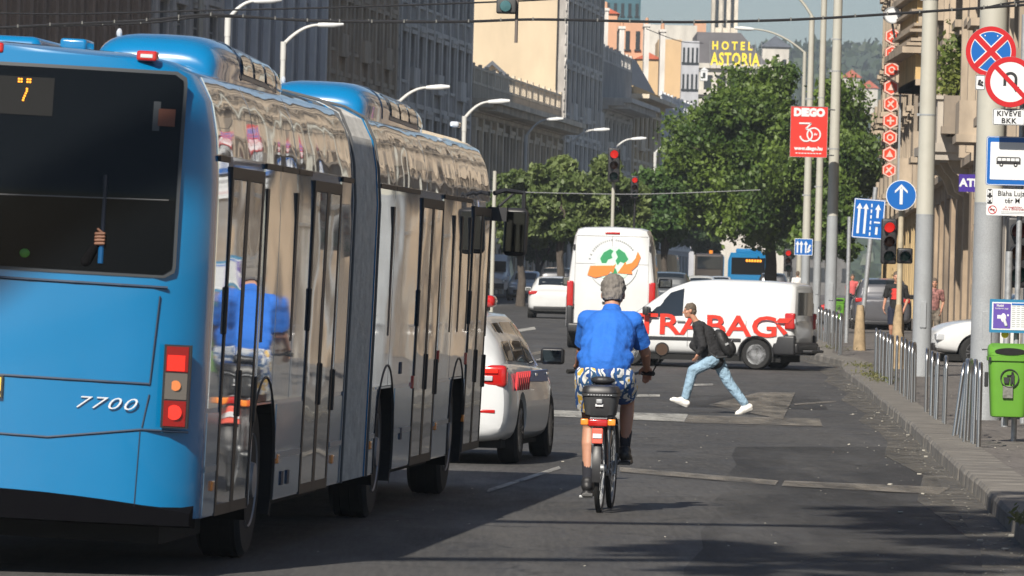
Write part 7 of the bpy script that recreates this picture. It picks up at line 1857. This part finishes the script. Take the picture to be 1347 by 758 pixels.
def ptree(label, pl, pr, pt, pb, d, n, ls, leaf, seed, **k):
    cr, px, h = tcrown(pl, pr, pt, pb, d); sh = .026*(cr[3])  # roll shift
    return tree(label, px-sh*F/d*1.0, d, h, cr, n, ls, leaf, seed, **k)
ptree('big green plane tree filling the right middle, behind the red banner', 868, 1165, 84, 342, 285, 150000, .105, M_leafA, 3, trunk_r=.35, lobes=90)
ptree('lower bough-heavy tree right below the big crown, over the far bus', 1035, 1150, 230, 352, 270, 18000, .13, M_leafA, 8, lobes=40)
ptree('rounded mid green tree directly right of the small red traffic light', 822, 930, 186, 335, 300, 28000, .125, M_leafC2, 5, lobes=44)
ptree('dusty green tree nearest the bus mirror', 635, 740, 214, 345, 262, 22000, .12, M_leafB, 6, lobes=36)
ptree('dusty green tree with highest top left of the traffic lights', 684, 795, 192, 338, 256, 26000, .12, M_leafB, 7, lobes=40)
ptree('dusty yellowish tree behind the left traffic light', 742, 860, 200, 335, 268, 26000, .12, M_leafB, 9, lobes=40)
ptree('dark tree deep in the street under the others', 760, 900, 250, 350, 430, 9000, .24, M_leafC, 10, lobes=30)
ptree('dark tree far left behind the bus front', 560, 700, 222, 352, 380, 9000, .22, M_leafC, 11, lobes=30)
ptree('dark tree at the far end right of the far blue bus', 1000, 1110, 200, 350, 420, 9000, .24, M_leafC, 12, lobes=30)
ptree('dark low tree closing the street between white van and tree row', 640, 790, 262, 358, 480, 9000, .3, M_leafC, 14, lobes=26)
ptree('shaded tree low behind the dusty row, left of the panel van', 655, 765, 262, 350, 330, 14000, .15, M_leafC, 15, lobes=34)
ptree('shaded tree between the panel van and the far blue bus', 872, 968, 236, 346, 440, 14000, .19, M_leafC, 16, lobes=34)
ptree('small green tree top peeping over the first blue roof pod', 345, 398, 82, 200, 205, 2500, .12, M_leafB, 13, trunk_r=.1, lobes=14)
# ================================================================== HILL
M_hill = mat('wooded_hill', (.035, .06, .025), .95, var=.45, vscale=.12, bump=1, bscale=.05)
mb = MB(); nxh, nyh = 90, 24; vs = []
for jy in range(nyh):
    for ix in range(nxh):
        x = -700+ix*26; y = 1500+jy*70; f = jy/(nyh-1)
        ridge = np.interp(x, [-700, -200, 60, 110, 170, 240, 330, 500, 1600], [35, 72, 93, 98, 102, 98, 94, 98, 70])
        z = 2+ridge*math.sin(min(1, f*1.35)*math.pi/2)**1.3*(1 if f < .8 else 1-(f-.8)*2)+6*noise.noise(Vector((x*.012, y*.008, 0)))+2.5*noise.noise(Vector((x*.05, y*.03, 3)))
        vs.append((x, y, z))
fs = [(j_*nxh+i, j_*nxh+i+1, (j_+1)*nxh+i+1, (j_+1)*nxh+i) for j_ in range(nyh-1) for i in range(nxh-1)]
mb.add(vs, fs); o = mb.build('hill', M_hill, smooth=80, recalc=False); o['kind'] = 'structure'
# far-off wood on the slope
P = []
for i in range(150000):
    ix = rng.integers(0, len(vs)); x, y, z = vs[ix]
    if x < 50 or x > 250: continue
    P.append((x+rng.uniform(-13, 13), y+rng.uniform(-35, 35), z+rng.uniform(-1, 4.5)))
o = leafquads(P, 1.9, leafmat('hill_wood_leaf', (.018, .035, .014), (.06, .09, .03)), 'hillside_wood', up=1., aspect=.8, seed=9); tag(o, 'far-off wood covering the hill at the horizon', 'wood', kind='stuff')
for (px, py, lab) in ((1120, 108, 'small red roofed house among the trees on the far hill'), (1143, 122, 'tiny pale house on the far hill right of the red roofed one')):
    p = W(px, py, 1650); t = thing('hill_house', lab, 'house', p); q = MB(); q.box(-2.4, 2.4, 0, 5, -6, 1.2); q.build('wall', st_pale, t); q = MB(); q.prism([(-2.9, 1.2), (2.9, 1.2), (0, 3.4)], -.4, 5.4); q.build('roof', M_rtile, t)
# ================================================================== unseen trees added off picture, boughs shaped to shade the road
SHADE = True
if SHADE:
    tree('added unseen tree left of the picture, its long bough shaped to shade the road', 0, 0, 18, (3.7, 4.0, 2.4, 14.6), 4200, .20, M_leafB, 31, X=-10.5, Y=26, xoff=10.1, yoff=2.5, lobes=20, trunk_r=.35, path=[(0, 0, 0), (.1, 0, 8), (.5, 0, 13.6), (4, 1, 14.6), (9.6, 2.4, 14.8)])
    tree('second added unseen tree, nearer the camera, its long bough shaped to shade the road', 0, 0, 18, (3.2, 3.2, 2.4, 14.4), 3800, .20, M_leafB, 32, X=-10.5, Y=19.5, xoff=8.2, yoff=3.4, lobes=18, trunk_r=.35, path=[(0, 0, 0), (.1, 0, 8), (.5, 0, 13.4), (4, 1.4, 14.4), (7.8, 3, 14.6)])
# ================================================================== HAZE
HAZE = True
if HAZE:
    q = MB(); q.box(-1300, 1300, -150, 3400, -3, 330); o = q.build('haze', None); o['kind'] = 'stuff'
    m = bpy.data.materials.new('haze'); m.use_nodes = True; n = m.node_tree.nodes; n.remove(n['Principled BSDF'])
    v = n.new('ShaderNodeVolumePrincipled'); v.inputs['Color'].default_value = (.82, .9, 1, 1); v.inputs['Density'].default_value = .00021; v.inputs['Anisotropy'].default_value = .2
    m.node_tree.links.new(v.outputs[0], n['Material Output'].inputs['Volume']); o.data.materials.append(m)

for o in list(bpy.data.objects):
    if o.type == 'MESH' and o.name.split('.')[0] in ('window_seal', 'bracket', 'handle', 'door_handle', 'orange_reflector', 'rub_rail', 'service_flap', 'bolt', 'rivet', 'eyes', 'grip', 'lock', 'bellows_frame', 'door_gap', 'banner_bracket', 'chimney_pots', 'bumper', 'chimney', 'band', 'cable_clip', 'bag_strap', 'lane_dashes', 'side_moulding', 'logo_ring') and o.parent: split_loose(o)
